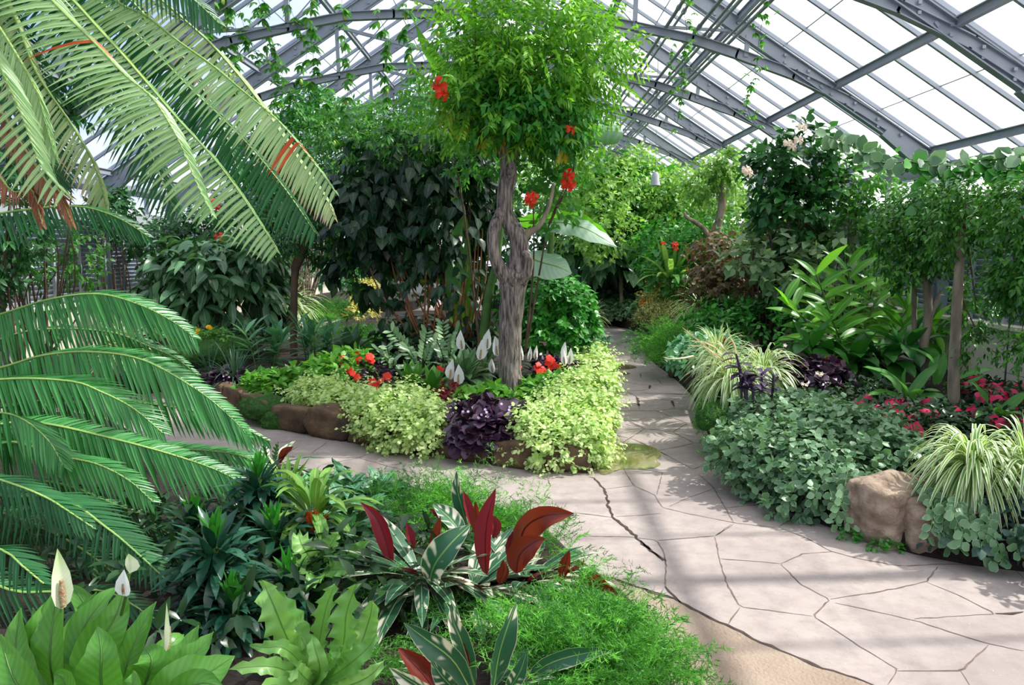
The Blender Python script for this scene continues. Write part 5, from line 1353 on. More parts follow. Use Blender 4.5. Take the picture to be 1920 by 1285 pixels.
# strap leaved bulbs
cg = 'broad strap leaved bulb plants'
def bulb(c, leaves, label, seed, W=.085):
    t_ = thing('strap_leaf_plant', label, 'strap leaf plant', c, cg)
    for k, (pts, w_) in enumerate(leaves):
        bigleaf(t_, [A(*q) for q in pts], w_, np.array([random.Random(seed + k).uniform(-.4, .4), -.5, .85]), 'strap', prof='strap', fold=-.25, S_=10, wav=.004)
    return t_
bulb(tuple(G(1700, 758, .28)), [([(1698, 750, 6.3), (1690, 720, 6.2), (1660, 700, 6.1), (1618, 688, 6.0)], .10), ([(1695, 750, 6.3), (1692, 715, 6.3), (1697, 690, 6.3)], .06), ([(1700, 750, 6.3), (1735, 705, 6.3), (1752, 690, 6.3), (1760, 678, 6.3)], .09), ([(1705, 752, 6.2), (1745, 745, 6.0), (1765, 755, 5.9), (1752, 773, 5.85)], .12), ([(1698, 750, 6.2), (1665, 738, 6.1), (1640, 738, 6.0), (1628, 742, 5.95)], .08), ([(1700, 750, 6.3), (1730, 732, 6.1), (1765, 735, 6.0)], .08), ([(1698, 748, 6.4), (1675, 715, 6.5), (1650, 700, 6.5)], .07)], 'broad strap leaved plant arching in front of the twin grey trunks', 1)
bulb(tuple(G(1755, 725, .28)), [([(1750, 720, 6.9), (1755, 690, 6.8), (1735, 665, 6.8), (1705, 652, 6.8)], .08), ([(1755, 720, 6.9), (1765, 690, 6.9), (1772, 660, 6.9)], .09), ([(1770, 720, 6.9), (1800, 708, 6.7), (1840, 695, 6.6), (1865, 692, 6.6)], .09), ([(1770, 722, 6.8), (1810, 720, 6.6), (1850, 702, 6.5)], .07), ([(1755, 720, 7.0), (1745, 690, 7.0), (1762, 665, 7.0)], .07)], 'strap leaved plant between the grey trunks', 2)
bulb(tuple(G(1865, 790, .28)), [([(1862, 785, 5.6), (1852, 755, 5.5), (1835, 730, 5.5), (1820, 715, 5.5)], .07), ([(1865, 785, 5.6), (1872, 765, 5.6), (1868, 755, 5.6)], .06), ([(1868, 785, 5.5), (1890, 772, 5.3), (1915, 778, 5.2)], .10), ([(1870, 785, 5.6), (1900, 755, 5.6), (1925, 735, 5.6)], .08), ([(1862, 788, 5.4), (1840, 775, 5.3), (1828, 785, 5.25)], .06)], 'light green strap leaved plant among the crimson flowers at the right', 3)

# ginger stand
gn = thing('ginger_plant', 'tall ginger plant with bright lance leaves fanned on upright stems in the right bed', 'ginger plant', tuple(G(1590, 700, .3)))
GL = [([(1590, 690, 8.2), (1592, 600, 8.2), (1592, 530, 8.2), (1590, 500, 8.2)], 1), ([(1575, 690, 8.1), (1565, 620, 8.0), (1540, 540, 7.9), (1530, 515, 7.9)], 2), ([(1600, 690, 8.2), (1620, 620, 8.2), (1640, 570, 8.2), (1660, 545, 8.2)], 3), ([(1565, 690, 8.1), (1540, 640, 7.9), (1500, 590, 7.7), (1470, 570, 7.6)], 4),
      ([(1605, 690, 8.0), (1660, 640, 7.9), (1700, 610, 7.9)], 5), ([(1580, 690, 8.0), (1575, 640, 7.8), (1560, 600, 7.7)], 6), ([(1585, 695, 8.3), (1610, 580, 8.4), (1625, 500, 8.4)], 7), ([(1570, 695, 8.4), (1545, 600, 8.5), (1520, 530, 8.5)], 8), ([(1620, 690, 8.3), (1670, 620, 8.4), (1705, 575, 8.4)], 9)]
for pts, sd in GL:
    rng = np.random.default_rng(sd); P = cr([A(*q) for q in pts], 16); n = 13
    t = np.linspace(.22, 1, n); d = np.linspace(0, 1, 16); Q = np.stack([np.interp(t, d, P[:, k]) for k in range(3)], -1)
    ax = rng.uniform(-.5, .5); aa = ax + (np.arange(n) % 2) * math.pi + rng.normal(size=n) * .3
    a = Acc(); blades(a, Q, ang(aa, np.radians(np.linspace(0, 60, n))), UP * .8 + np.array([0, -.75, 0]) + rng.normal(size=(n, 3)) * .3, .40 * rng.uniform(.8, 1.1, n), .085, 'lance', 8, 5, .35, .2, .01, 3, np.clip(rng.normal(.55, .25, n), 0, 1), rng=rng)
    s_ = build('shoot', a, M['ginger'], gn); a = Acc(); tube(a, P, [.012, .006], 6); build('cane', a, M['stem'], s_)
t_ = thing('broad_leaved_plant', 'deep green broad leaved undergrowth at the foot of the tall ginger', 'broad leaved plant', tuple(G(1580, 710, .3)))
a = Acc()
for x, y, n in ((1540, 672, 22), (1600, 668, 26), (1660, 668, 20), (1700, 640, 16), (1520, 640, 16)):
    rosette(a, tuple(A(x, y + 10, 7.6)), n, .36, .15, (70, -5), (.3, 1.2), 'lance', 6, 5, .18, .03, 2, .1, .2, seed=x)
build('foliage', a, M['gingerdark'], t_)
t_ = thing('broad_leaved_plant', 'pale shell ginger leaves by the cream wall behind the twin grey trunks', 'broad leaved plant', tuple(A(1720, 640, 8.8)))
a = Acc()
for x, y, n in ((1690, 600, 16), (1740, 600, 18), (1780, 620, 12)): rosette(a, tuple(A(x, y + 20, 8.7)), n, .42, .09, (75, 0), (.3, 1.1), 'lance', 6, 3, .2, .02, 2, .1, .2, seed=x)
build('foliage', a, M['ginger'], t_)

# small leaved trees
def tree(label, trunks, crown, ns, mat, seed, name='tree', L=.055, W=.028, k=7, tl=.13, bark='bark_pale', br=(8, .012), prof='ovate', shell=(.35, 1.02), group=None, face=.4, droop=.4, two=False, cat='tree'):
    t_ = thing(name, label, cat, A(trunks[0][0][0], trunks[0][0][1], trunks[0][0][2]), group)
    for tk in trunks:
        a = Acc(); Q = cr([np.append(A(x, y, Y), r * Y / FPX) for x, y, Y, r in tk], 26); tube(a, Q[:, :3], Q[:, 3], 10, rough=.06); build('trunk', a, M[bark], t_)
    a = Acc(); sprigs(a, crown, ns, k, tl, L, W, prof, 3, 3, .55, .15, .8, 0, shell, 1.0, -1, seed, droop=droop, face=face, two=two); build('foliage', a, M[mat], t_)
    if br:
        a = Acc(); e = trunks[0][-1]; branches(a, A(*e[:3]), crown, br[0], br[1], seed); build('branch', a, M['bark_dark'], t_)
    return t_
fg = 'small leaved trees along the right wall'
tree('multi stemmed small leaved tree on two slim pale grey trunks by the cream wall', [[(1722, 712, 7.6, 5), (1716, 640, 7.6, 5), (1714, 570, 7.6, 4.5), (1716, 500, 7.6, 4)], [(1735, 712, 7.5, 9), (1732, 650, 7.5, 8.5), (1740, 600, 7.5, 8.5), (1738, 540, 7.5, 7.5), (1730, 470, 7.5, 6)], [(1738, 610, 7.5, 6), (1752, 575, 7.5, 4), (1765, 545, 7.5, 3)]],
     [bl(1700, 440, 7.5, 50, .4, 60), bl(1730, 390, 7.4, 60, .4, 40), bl(1750, 460, 7.4, 46, .35, 45), bl(1695, 500, 7.5, 44, .35, 34), bl(1765, 400, 7.3, 48, .4, 50)], 820, 'ficus', 241, group=fg)
tree('small leaved tree on one straight grey trunk with leaves sprouting low down', [[(1790, 775, 5.9, 11), (1788, 720, 5.9, 10.5), (1791, 640, 5.9, 9.5), (1795, 560, 5.9, 9), (1800, 480, 5.9, 8), (1806, 430, 5.9, 8)]],
     [bl(1810, 385, 6.0, 60, .30, 42), bl(1850, 415, 6.0, 34, .26, 40), bl(1775, 430, 6.0, 34, .26, 40), bl(1826, 600, 6.0, 26, .12, 36), bl(1832, 652, 5.9, 20, .10, 20), bl(1812, 550, 6.05, 18, .10, 22)], 440, 'ficus', 242, group=fg, L=.05, W=.025)
tree('small leaved tree cut by the right edge of the photo', [[(1960, 800, 5.2, 13), (1955, 640, 5.2, 12), (1950, 480, 5.2, 10)]],
     [bl(1920, 400, 5.2, 50, .3, 55), bl(1925, 500, 5.2, 46, .3, 64), bl(1910, 545, 5.2, 24, .2, 26), bl(1918, 655, 5.2, 22, .12, 18)], 620, 'ficus', 243, group=fg, L=.05, W=.025)
t_ = thing('wire_trellis', 'dark green wire trellis standing by the cream wall at right', 'trellis', (4.72, 6.4, .3))
a = Acc()
for y in np.arange(5.2, 7.6, .30): tube(a, [(4.7, y, .28), (4.7, y, 2.1)], .0035, 4)
for z in np.arange(.4, 2.1, .25): tube(a, [(4.7, 5.2, z), (4.7, 7.55, z)], .0028, 4)
for y in (5.2, 6.05, 7.5): tube(a, [(4.7, y, .0), (4.7, y, 2.2)], .008, 5)
build('wire', a, plain('dark_green_wire', S(44, 72, 56), .5), t_)

# vine of round leaves along a wire under the right eave
strand('leafy vine with large round leaves trained along a wire below the right roof', [A(1540, 250, 6.9), A(1600, 275, 6.7), A(1660, 305, 6.5), A(1720, 300, 6.4), A(1790, 312, 6.2), A(1860, 300, 5.9), A(1930, 292, 5.7)], 78, .125, .11, 'vinca', 251, 'round', name='climbing_vine', cat='climber', group=None, r=.007, jit=.5)
strand('second leafy vine twining just under the first on the right wire', [A(1700, 300, 6.4), A(1760, 318, 6.3), A(1830, 322, 6.0), A(1900, 320, 5.7), A(1940, 330, 5.6)], 54, .12, .105, 'bush', 252, 'round', name='climbing_vine', cat='climber', group=None, r=.006, jit=.6)
strand('vine end drooping from the wire beside the roof beam', [A(1745, 312, 6.4), A(1735, 340, 6.4), A(1725, 375, 6.3), A(1718, 400, 6.3)], 12, .13, .10, 'bush', 253, 'ovate', name='climbing_vine', cat='climber', group=None, r=.005, jit=.4)
# dangling strands from the pipes
def hang(label, pts, n, seed, mat='vine', L=.10, W=.022, r=.0022, fingers=5, group='leafy strands dangling from the roof', fruit=0):
    P = cr([A(*q) for q in pts], 30); rng = np.random.default_rng(seed)
    t_ = thing('hanging_vine', label, 'hanging vine', P[0], group)
    t = np.linspace(.02, 1, n); d = np.linspace(0, 1, 30)
    Q = np.stack([np.interp(t, d, P[:, k]) for k in range(3)], -1) + rng.normal(size=(n, 3)) * .03
    a = Acc(); ax = rvec(n, rng) * np.array([1, 1, .3]); ax = nrm(ax)
    s1 = nrm(np.cross(ax, UP)); 
    for f in range(fingers):
        th = (f - (fingers - 1) / 2) * .62
        D = nrm(ax * math.cos(th) + s1 * math.sin(th) - UP * .35)
        blades(a, Q, D, UP, L * (1 - abs(th) * .25) * rng.uniform(.7, 1.1, n), W, 'lance', 3, 3, .5, .15, rng=rng)
    build('foliage', a, M[mat], t_)
    a = Acc(); tube(a, P, r, 4); build('stem', a, M['stem'], t_)
    for i in range(fruit):
        q = Q[rng.integers(0, n)] - UP * .05; a = Acc(); tube(a, [q + UP * .035, q + UP * .02, q, q - UP * .02, q - UP * .035], [.003, .018, .022, .018, .003], 8); build('fruit', a, M['gourd'], t_)
    return t_
hang('thin leafy strand dangling from the roof pipes at right of centre', [(1447, -10, 6.9), (1425, 60, 6.9), (1418, 130, 6.9), (1400, 190, 6.8), (1415, 235, 6.8)], 34, 261, L=.08)
hang('leafy strand hanging at the left of the roof pipes', [(1285, -10, 6.9), (1282, 20, 6.9), (1288, 60, 6.9), (1283, 110, 6.9), (1282, 160, 6.9), (1270, 230, 6.9)], 30, 262, L=.08)
hang('short dangling strand over the bent pipes near the path', [(1262, 70, 7.4), (1258, 120, 7.4), (1262, 165, 7.4)], 10, 263, L=.07)

# ------------------------------------------------------------------ front bed
# big peace lily in the corner
t_ = thing('peace_lily', 'big peace lily with broad shiny leaves and tall greenish spathes in the bottom left corner', 'peace lily', tuple(G(190, 1340, .15)))
LV = [((215, 1330, 2.15), (60, 1250, 2.1), (75, 1170, 2.1), (95, 1120, 2.15), .115), ((120, 1340, 2.1), (95, 1250, 2.05), (100, 1160, 2.1), (110, 1095, 2.15), .13),
      ((190, 1330, 2.2), (170, 1240, 2.2), (215, 1160, 2.25), (235, 1100, 2.3), .12), ((150, 1330, 2.2), (150, 1200, 2.25), (190, 1130, 2.3), (225, 1098, 2.35), .11), ((240, 1330, 2.2), (235, 1260, 2.2), (265, 1180, 2.25), (292, 1128, 2.3), .10),
      ((205, 1360, 2.0), (190, 1280, 1.95), (190, 1220, 1.95), (182, 1175, 2.0), .125), ((260, 1340, 2.05), (270, 1290, 2.05), (285, 1240, 2.05), (270, 1215, 2.1), .12), ((300, 1340, 2.1), (310, 1270, 2.15), (350, 1220, 2.2), (372, 1172, 2.25), .095),
      ((310, 1340, 2.1), (340, 1260, 2.15), (380, 1210, 2.2), (400, 1184, 2.25), .09), ((280, 1350, 1.95), (330, 1290, 1.95), (390, 1262, 2.0), (440, 1230, 2.05), .13), ((120, 1350, 2.0), (60, 1300, 2.0), (30, 1230, 2.05), (38, 1140, 2.1), .10),
      ((60, 1350, 2.0), (20, 1300, 2.0), (5, 1240, 2.05), (-12, 1180, 2.1), .10), ((100, 1360, 1.9), (50, 1310, 1.85), (20, 1260, 1.85), (0, 1190, 1.9), .11), ((160, 1350, 2.2), (130, 1260, 2.3), (140, 1180, 2.4), (180, 1110, 2.45), .10),
      ((200, 1350, 1.95), (140, 1310, 1.9), (120, 1275, 1.9), (100, 1262, 1.92), .10), ((330, 1360, 2.0), (350, 1300, 1.95), (380, 1280, 1.95), (420, 1290, 1.95), .11), ((240, 1360, 1.9), (240, 1310, 1.85), (250, 1280, 1.85), (250, 1258, 1.87), .11), ((230, 1330, 2.3), (200, 1200, 2.4), (150, 1120, 2.45), (130, 1098, 2.5), .10), ((60, 1330, 2.1), (60, 1240, 2.2), (75, 1180, 2.3), (60, 1140, 2.35), .09),
      ((280, 1340, 2.3), (300, 1240, 2.3), (330, 1200, 2.35), (345, 1190, 2.4), .09), ((40, 1360, 1.9), (10, 1320, 1.9), (-30, 1290, 1.9), (-60, 1260, 1.9), .12)]
for k, l in enumerate(LV):
    rr3 = random.Random(k)
    bigleaf(t_, [A(*q) for q in l[:4]], l[4], np.array([rr3.uniform(-.5, .5), -.85, .45]), 'lily', prof='lance', fold=-.22, wav=.004, S_=14, rib='stem')
for k, (b, s, L, W, md, hood) in enumerate([((115, 1330, 2.1), (116, 1142, 2.1), .18, .058, 'greenwhite', (.8, -.7, 0)), ((200, 1300, 2.3), (236, 1118, 2.25), .085, .052, 'white', (-.1, -1, .1)), ((205, 1300, 2.35), (243, 1075, 2.35), .065, .055, 'greenwhite', (.2, 1, .2)), ((285, 1330, 2.1), (305, 1225, 2.1), .155, .05, 'greenwhite', (.9, .5, 0))]):
    spathe(t_, A(*b), A(*s), L, W, md, hood, lean=.0 if k != 3 else .12, seed=k, sr=.006)

# dark dracaenas
dg = 'dark dracaenas of the front bed'
def dracaena(c, label, seed, lv=((0, 46, .24), (-.1, 36, .24), (.10, 30, .2)), W=.045):
    t_ = thing('dracaena', label, 'dracaena', c, dg)
    a = Acc()
    for dz, n, L in lv:
        rosette(a, (c[0], c[1], c[2] + dz), n, L, W, (70, -10), (.25, .9), 'lance', 5, 3, .3, .0, 3, .03, .15, seed=seed + int(dz * 100) + 50)
    build('foliage', a, M['dracaena'], t_)
    a = Acc(); rosette(a, (c[0], c[1], c[2] + max(l[0] for l in lv) + .04), 12, .14, .03, (88, 60), (.0, .2), 'lance', 5, 3, .35, 0, 3, .01, .15, seed=seed); build('new_leaves', a, M['dracaena_new'], t_)
    a = Acc(); tube(a, [(c[0], c[1], .1), (c[0], c[1], c[2] + .1)], .02, 8); build('stem', a, M['stem'], t_)
dracaena(tuple(A(405, 1068, 3.0)), 'largest dark glossy dracaena with a fresh green heart, right of the low palm fronds', 301, ((0, 44, .24), (-.12, 40, .25), (.08, 26, .19), (-.22, 30, .2)))
dracaena(tuple(A(515, 1010, 3.4)), 'dark glossy dracaena behind and right of the largest one', 311, ((0, 40, .2), (-.1, 36, .2), (-.2, 26, .2)))
dracaena(tuple(A(485, 935, 3.7)), 'dark glossy dracaena with the tallest green heart under the palm tips', 321, ((0, 40, .2), (-.1, 30, .2), (.07, 20, .16)))
dracaena(tuple(A(365, 990, 3.7)), 'dark dracaena half hidden below the lowest palm frond', 331, ((0, 34, .2), (-.1, 30, .2)))
dracaena(tuple(A(545, 1105, 3.05)), 'small dark dracaena between the big one and the nest fern', 341, ((0, 34, .15), (-.06, 26, .15)), .035)
dracaena(tuple(A(440, 1150, 2.85)), 'low dark dracaena shoot below the largest one', 351, ((0, 34, .16), (-.08, 26, .16)), .04)
# wavy nest ferns
def nest(c, leaves, label, seed):
    t_ = thing('nest_fern', label, 'fern', c, 'wavy nest ferns of the front bed')
    for k, (pts, w_) in enumerate(leaves):
        P = [np.array(c)] + [A(*q) for q in pts]; rr3 = random.Random(seed + k)
        Q = cr(P, 23); T = nrm(np.gradient(Q, axis=0)); N = np.array([rr3.uniform(-.4, .4), -.75, .65]); wd = np.interp(np.linspace(0, 1, 23), *PROF['oblan'])
        K = 9; js = np.linspace(-1, 1, K); V = np.zeros((23, K, 3)); UVs = np.zeros((23, K, 2)); w_ *= .82; ph = rr3.uniform(0, 6)
        for i in range(23):
            s = np.cross(T[i], N); s /= np.linalg.norm(s); n_ = np.cross(s, T[i])
            for j, q in enumerate(js):
                V[i, j] = Q[i] + s * q * wd[i] * w_ / 2 * (1 + .08 * math.sin(i * 2.2 + ph)) + n_ * (.30 * abs(q) * w_ * .5 * wd[i]) + n_ * abs(q) ** 1.6 * .26 * w_ * math.sin(i * 2.1 + ph + (q > 0) * 1.5)
                UVs[i, j] = (q * .5 + .5, i / 22)
        ix = np.arange(23 * K).reshape(23, K); a = Acc(); a.add(V, np.stack([ix[:-1, :-1], ix[:-1, 1:], ix[1:, 1:], ix[1:, :-1]], -1), UVs, rr3.random())
        build('frond', a, M['nest'], t_)
nest(tuple(A(592, 1290, 2.45)), [([(545, 1210, 2.4), (515, 1140, 2.4), (493, 1090, 2.45)], .13), ([(575, 1220, 2.45), (545, 1160, 2.5), (520, 1110, 2.55)], .10), ([(600, 1200, 2.5), (612, 1140, 2.5), (628, 1094, 2.5)], .09), ([(640, 1220, 2.4), (650, 1150, 2.4), (668, 1096, 2.4)], .12), ([(660, 1240, 2.45), (690, 1170, 2.5), (700, 1125, 2.5)], .10),
      ([(560, 1240, 2.35), (530, 1215, 2.3), (500, 1215, 2.3), (470, 1212, 2.32)], .06), ([(540, 1260, 2.3), (500, 1250, 2.25), (430, 1255, 2.2)], .07), ([(620, 1240, 2.3), (635, 1220, 2.3), (625, 1240, 2.2)], .06), ([(650, 1250, 2.3), (690, 1215, 2.3), (705, 1190, 2.3)], .09), ([(545, 1290, 2.2), (510, 1285, 2.15), (480, 1300, 2.1)], .07), ([(640, 1290, 2.3), (690, 1270, 2.25), (720, 1240, 2.25)], .08), ([(600, 1255, 2.3), (590, 1215, 2.3), (585, 1190, 2.32)], .08), ([(570, 1270, 2.2), (555, 1255, 2.1), (545, 1280, 2.05)], .08)],
     'light green nest fern with wavy upright fronds at the bottom centre left', 1)
nest(tuple(A(600, 1075, 3.2)), [([(580, 1045, 3.15), (565, 1020, 3.15), (560, 1000, 3.2)], .11), ([(610, 1040, 3.2), (625, 1015, 3.2), (635, 998, 3.2)], .10), ([(640, 1050, 3.15), (665, 1035, 3.1), (690, 1015, 3.1)], .09), ([(570, 1065, 3.1), (550, 1055, 3.05), (545, 1085, 3.0)], .09), ([(620, 1070, 3.05), (650, 1070, 3.0), (665, 1090, 3.0)], .09), ([(600, 1040, 3.3), (605, 1000, 3.35), (602, 965, 3.4)], .08), ([(590, 1085, 3.0), (585, 1090, 2.95), (575, 1110, 2.9)], .09)],
     'smaller nest fern above the main one beside the maroon leaves', 20)
# green and orange clump
def chloro(c, label, seed):
    t_ = thing('orange_stalked_plant', label, 'foliage plant', c); rng = np.random.default_rng(seed)
    n = 34; az = rng.uniform(0, 6.28, n); el = np.radians(rng.uniform(25, 85, n)); P = np.array(c) + ang(az, el) * .08
    a = Acc(); blades(a, P, ang(az, el), UP, rng.uniform(.2, .32, n), .05, 'lance', 7, 3, .7, .3, .02, 2, rng=rng); build('foliage', a, M['chloro'], t_)
    a = Acc()
    for i in range(n): tube(a, [np.array(c) - UP * .05 + ang(az[i], 0) * .01, P[i]], .005, 5)
    build('leaf_stalks', a, M['orange'], t_)
chloro(tuple(A(590, 985, 3.6)), 'green leaved clump on bright orange leaf stalks left of the feathery fern', 5)
tuft('foliage_plant', tuple(A(540, 930, 4.2)), 40, .24, .03, 'narrow light green leafy clump behind the orange stalked one', 'foliage plant', 'chloro', 361, (85, 15), (.2, .9), 'lance')
# patterned prayer plant ground cover
t_ = thing('prayer_plant', 'low prayer plant with patterned pale green leaves along the path edge', 'prayer plant', tuple(G(640, 925, .15)))
a = Acc()
for x, y, n in ((600, 910, 22), (650, 905, 26), (700, 920, 26), (640, 935, 24), (680, 950, 22), (560, 905, 14), (715, 905, 16)): rosette(a, tuple(A(x, y + 8, 4.35 - (y - 905) * .008)), n, .15, .085, (60, 0), (.3, 1.0), 'ovate', 5, 3, .12, .04, 2, .07, .2, seed=x + y)
build('foliage', a, M['calathea'], t_)
bigleaf(t_, [A(662, 905, 4.3), A(645, 885, 4.3), A(632, 872, 4.3), A(622, 858, 4.3)], .05, np.array([.4, -.8, .4]), 'calathea', prof='lance', S_=8)
tuft('broad_leaved_plant', tuple(A(660, 985, 3.8)), 22, .2, .07, 'pale green spreading leaves between the orange stalks and the feathery fern', 'foliage plant', 'bushblue', 363, (60, 0), (.3, 1), 'lance')

# prayer plants with striped and maroon leaves
sgp = 'striped maroon backed prayer plants'
def strom(c, n, L, W, label, seed, ups, az=None, el=(42, -14)):
    t_ = thing('prayer_plant', label, 'prayer plant', c, sgp)
    a = Acc(); rosette(a, c, n, L, W, el, (.15, .75), 'lance', 9, 5, .16, .02, 2, .10, .16, seed=seed, azr=az); build('leaves', a, M['strom'], t_)
    for k, (pts, w_, mt) in enumerate(ups):
        rr3 = random.Random(seed + k)
        o = bigleaf(t_, [A(*q) for q in pts], w_, np.array([rr3.uniform(-.7, .7), -.75, .2]), mt, 'upright_leaf', fold=-.4 if mt == 'strom' else -.6, prof='lance', wav=.002, S_=12, rib='rachis' if mt == 'strom' else 'redrib')
    return t_
c0 = tuple(A(865, 1110, 3.25))
strom(tuple(A(790, 1075, 3.2)), 40, .36, .07, 'striped prayer plant with the tall maroon rolled leaf, at the left of the group', 401, [([(735, 1060, 3.2), (722, 1010, 3.2), (705, 970, 3.2), (676, 942, 3.2)], .07, 'strom_red'), ([(775, 1030, 3.3), (770, 1010, 3.3), (762, 980, 3.3)], .04, 'strom_red'), ([(805, 1095, 3.0), (815, 1060, 2.95), (845, 1020, 2.95), (882, 984, 3.0)], .12, 'strom'), ([(830, 1070, 3.2), (822, 1030, 3.2), (826, 968, 3.2)], .07, 'strom_rust')], (2.3, 6.2))
strom(tuple(A(880, 1100, 3.25)), 44, .36, .07, 'striped prayer plant with upright green and maroon leaves in the middle of the group', 411, [([(912, 1080, 3.1), (910, 1020, 3.1), (915, 970, 3.1), (930, 916, 3.1)], .085, 'strom_red'), ([(880, 1010, 3.5), (868, 960, 3.5), (858, 920, 3.5), (856, 884, 3.5)], .07, 'strom'), ([(884, 985, 3.45), (876, 950, 3.45), (868, 920, 3.45)], .045, 'strom_red'), ([(905, 1020, 3.3), (895, 980, 3.3), (892, 940, 3.3)], .05, 'strom_rust'), ([(925, 1010, 3.35), (928, 985, 3.35), (918, 965, 3.35)], .05, 'strom_red'), ([(870, 985, 3.4), (840, 970, 3.4), (805, 955, 3.4)], .05, 'strom_red'),
      ([(870, 1010, 3.3), (845, 975, 3.35), (812, 945, 3.4)], .09, 'strom')], (3.0, 7.8))
strom(tuple(A(985, 1085, 3.35)), 44, .34, .066, 'striped prayer plant with two big rust red leaves leaning toward the path', 421, [([(972, 1030, 3.3), (985, 990, 3.25), (1020, 968, 3.2), (1076, 963, 3.2)], .115, 'strom_rust'), ([(968, 1075, 3.1), (975, 1040, 3.1), (1000, 1018, 3.1), (1022, 1010, 3.1)], .105, 'strom_rust'), ([(1050, 1090, 3.2), (1060, 1060, 3.2), (1068, 1032, 3.2)], .05, 'strom_rust'), ([(950, 1040, 3.3), (960, 1010, 3.3), (968, 992, 3.3)], .04, 'strom_red'), ([(935, 1095, 3.1), (945, 1070, 3.1), (943, 1050, 3.1)], .05, 'strom_rust'), ([(1090, 1080, 3.1), (1120, 1090, 3.0), (1160, 1115, 2.95)], .06, 'strom_rust'), ([(1060, 1075, 3.2), (1090, 1060, 3.15), (1095, 1048, 3.15)], .02, 'strom_red')], (-1.9, 2.6))
strom(tuple(A(900, 1300, 2.45)), 26, .26, .065, 'striped prayer plant at the bottom edge with one tall upright leaf', 431, [([(925, 1290, 2.35), (935, 1230, 2.35), (950, 1180, 2.35), (968, 1130, 2.38)], .09, 'strom'), ([(890, 1285, 2.4), (868, 1210, 2.4), (850, 1165, 2.4), (846, 1130, 2.4)], .06, 'strom'), ([(880, 1255, 2.4), (876, 1230, 2.4), (868, 1205, 2.4)], .03, 'strom_red'), ([(885, 1300, 2.3), (850, 1240, 2.3), (800, 1200, 2.3), (757, 1168, 2.3)], .09, 'strom'), ([(820, 1300, 2.35), (790, 1260, 2.35), (745, 1215, 2.35)], .07, 'strom_rust'), ([(950, 1300, 2.35), (975, 1260, 2.3), (988, 1220, 2.3)], .05, 'strom'), ([(975, 1285, 2.4), (1030, 1245, 2.4), (1100, 1225, 2.4), (1147, 1222, 2.4)], .06, 'strom'), ([(830, 1310, 2.2), (790, 1290, 2.2), (730, 1252, 2.2)], .06, 'strom'), ([(860, 1300, 2.3), (830, 1270, 2.25), (808, 1238, 2.25)], .06, 'strom')], (2.6, 6.9))
strom(tuple(A(500, 875, 4.9)), 26, .28, .06, 'striped prayer plant with maroon leaves beyond the palm tips by the far path edge', 441, [([(525, 870, 4.9), (535, 850, 4.9), (550, 838, 4.9)], .06, 'strom_rust'), ([(515, 865, 4.9), (518, 845, 4.9), (522, 828, 4.9)], .05, 'strom')])
# feathery asparagus ferns
M['asp_body'] = M['moss_body']
def aspf(spots, label, seed, L, mat='asparagus', n=30, z=.13, group='asparagus ferns', **kw):
    t_ = thing('asparagus_fern', label, 'asparagus fern', tuple(G(spots[0][0], spots[0][1], z)), group)
    a = Acc()
    for k, s in enumerate(spots): plumes(a, G(s[0], s[1], z), s[2] if len(s) > 2 else n, L, seed=seed + k, **kw)
    build('foliage', a, M[mat], t_)
    return t_
aspf([(1060, 1215, 40), (1130, 1200, 40), (1190, 1235, 36), (1000, 1180, 28), (1100, 1270, 40), (1190, 1290, 36), (1225, 1265, 30), (1020, 1290, 30), (1090, 1160, 26), (960, 1230, 20), (1060, 1250, 30), (1150, 1240, 34)], 'large bright feathery fern spilling onto the sandy paving at the bottom centre', 501, .28, needle=.021, nb=17, nn=7, bw=.0026, blen=.085, el=(85, 8), bend=.7)
aspf([(780, 990, 34), (830, 975, 36), (740, 960, 22), (900, 990, 34), (870, 1010, 26), (940, 1000, 24), (985, 1015, 18), (1030, 1050, 14), (800, 950, 24), (870, 960, 24)], 'bright feathery fern behind the maroon prayer plants', 511, .28, needle=.023, nb=14, nn=7, bw=.003, blen=.085, el=(88, 15), bend=.6)
aspf([(905, 935, 10), (1000, 1005, 6), (1095, 1095, 10)], 'wispy feathery sprays reaching over the front path edge', 521, .34, needle=.02, nb=12, nn=6, el=(85, 20), bw=.0022)
aspf([(700, 1130, 14), (820, 1160, 20), (690, 1240, 16), (760, 1260, 16)], 'feathery fern showing in the gaps under the striped leaves', 531, .2, 'asparagus_dark', needle=.02, nb=12, nn=6)
# dark leafy fill low down
t_ = thing('ground_cover', 'shaded low leafy ground cover under the dracaenas and palm fronds', 'ground cover', tuple(G(420, 1100, .15))); t_['kind'] = 'stuff'
a = Acc()
sprigs(a, [tuple(G(x, y, .16)) + (.45, .45, .16) for x, y in ((380, 1000), (300, 1130), (480, 1060), (150, 1000), (560, 960), (600, 1120), (700, 1060), (430, 930))], 330, 4, .06, .10, .035, 'lance', 3, 3, .4, .2, .8, .3, (.5, 1), .9, -.2, 77)
build('foliage', a, M['impatiens'], t_)

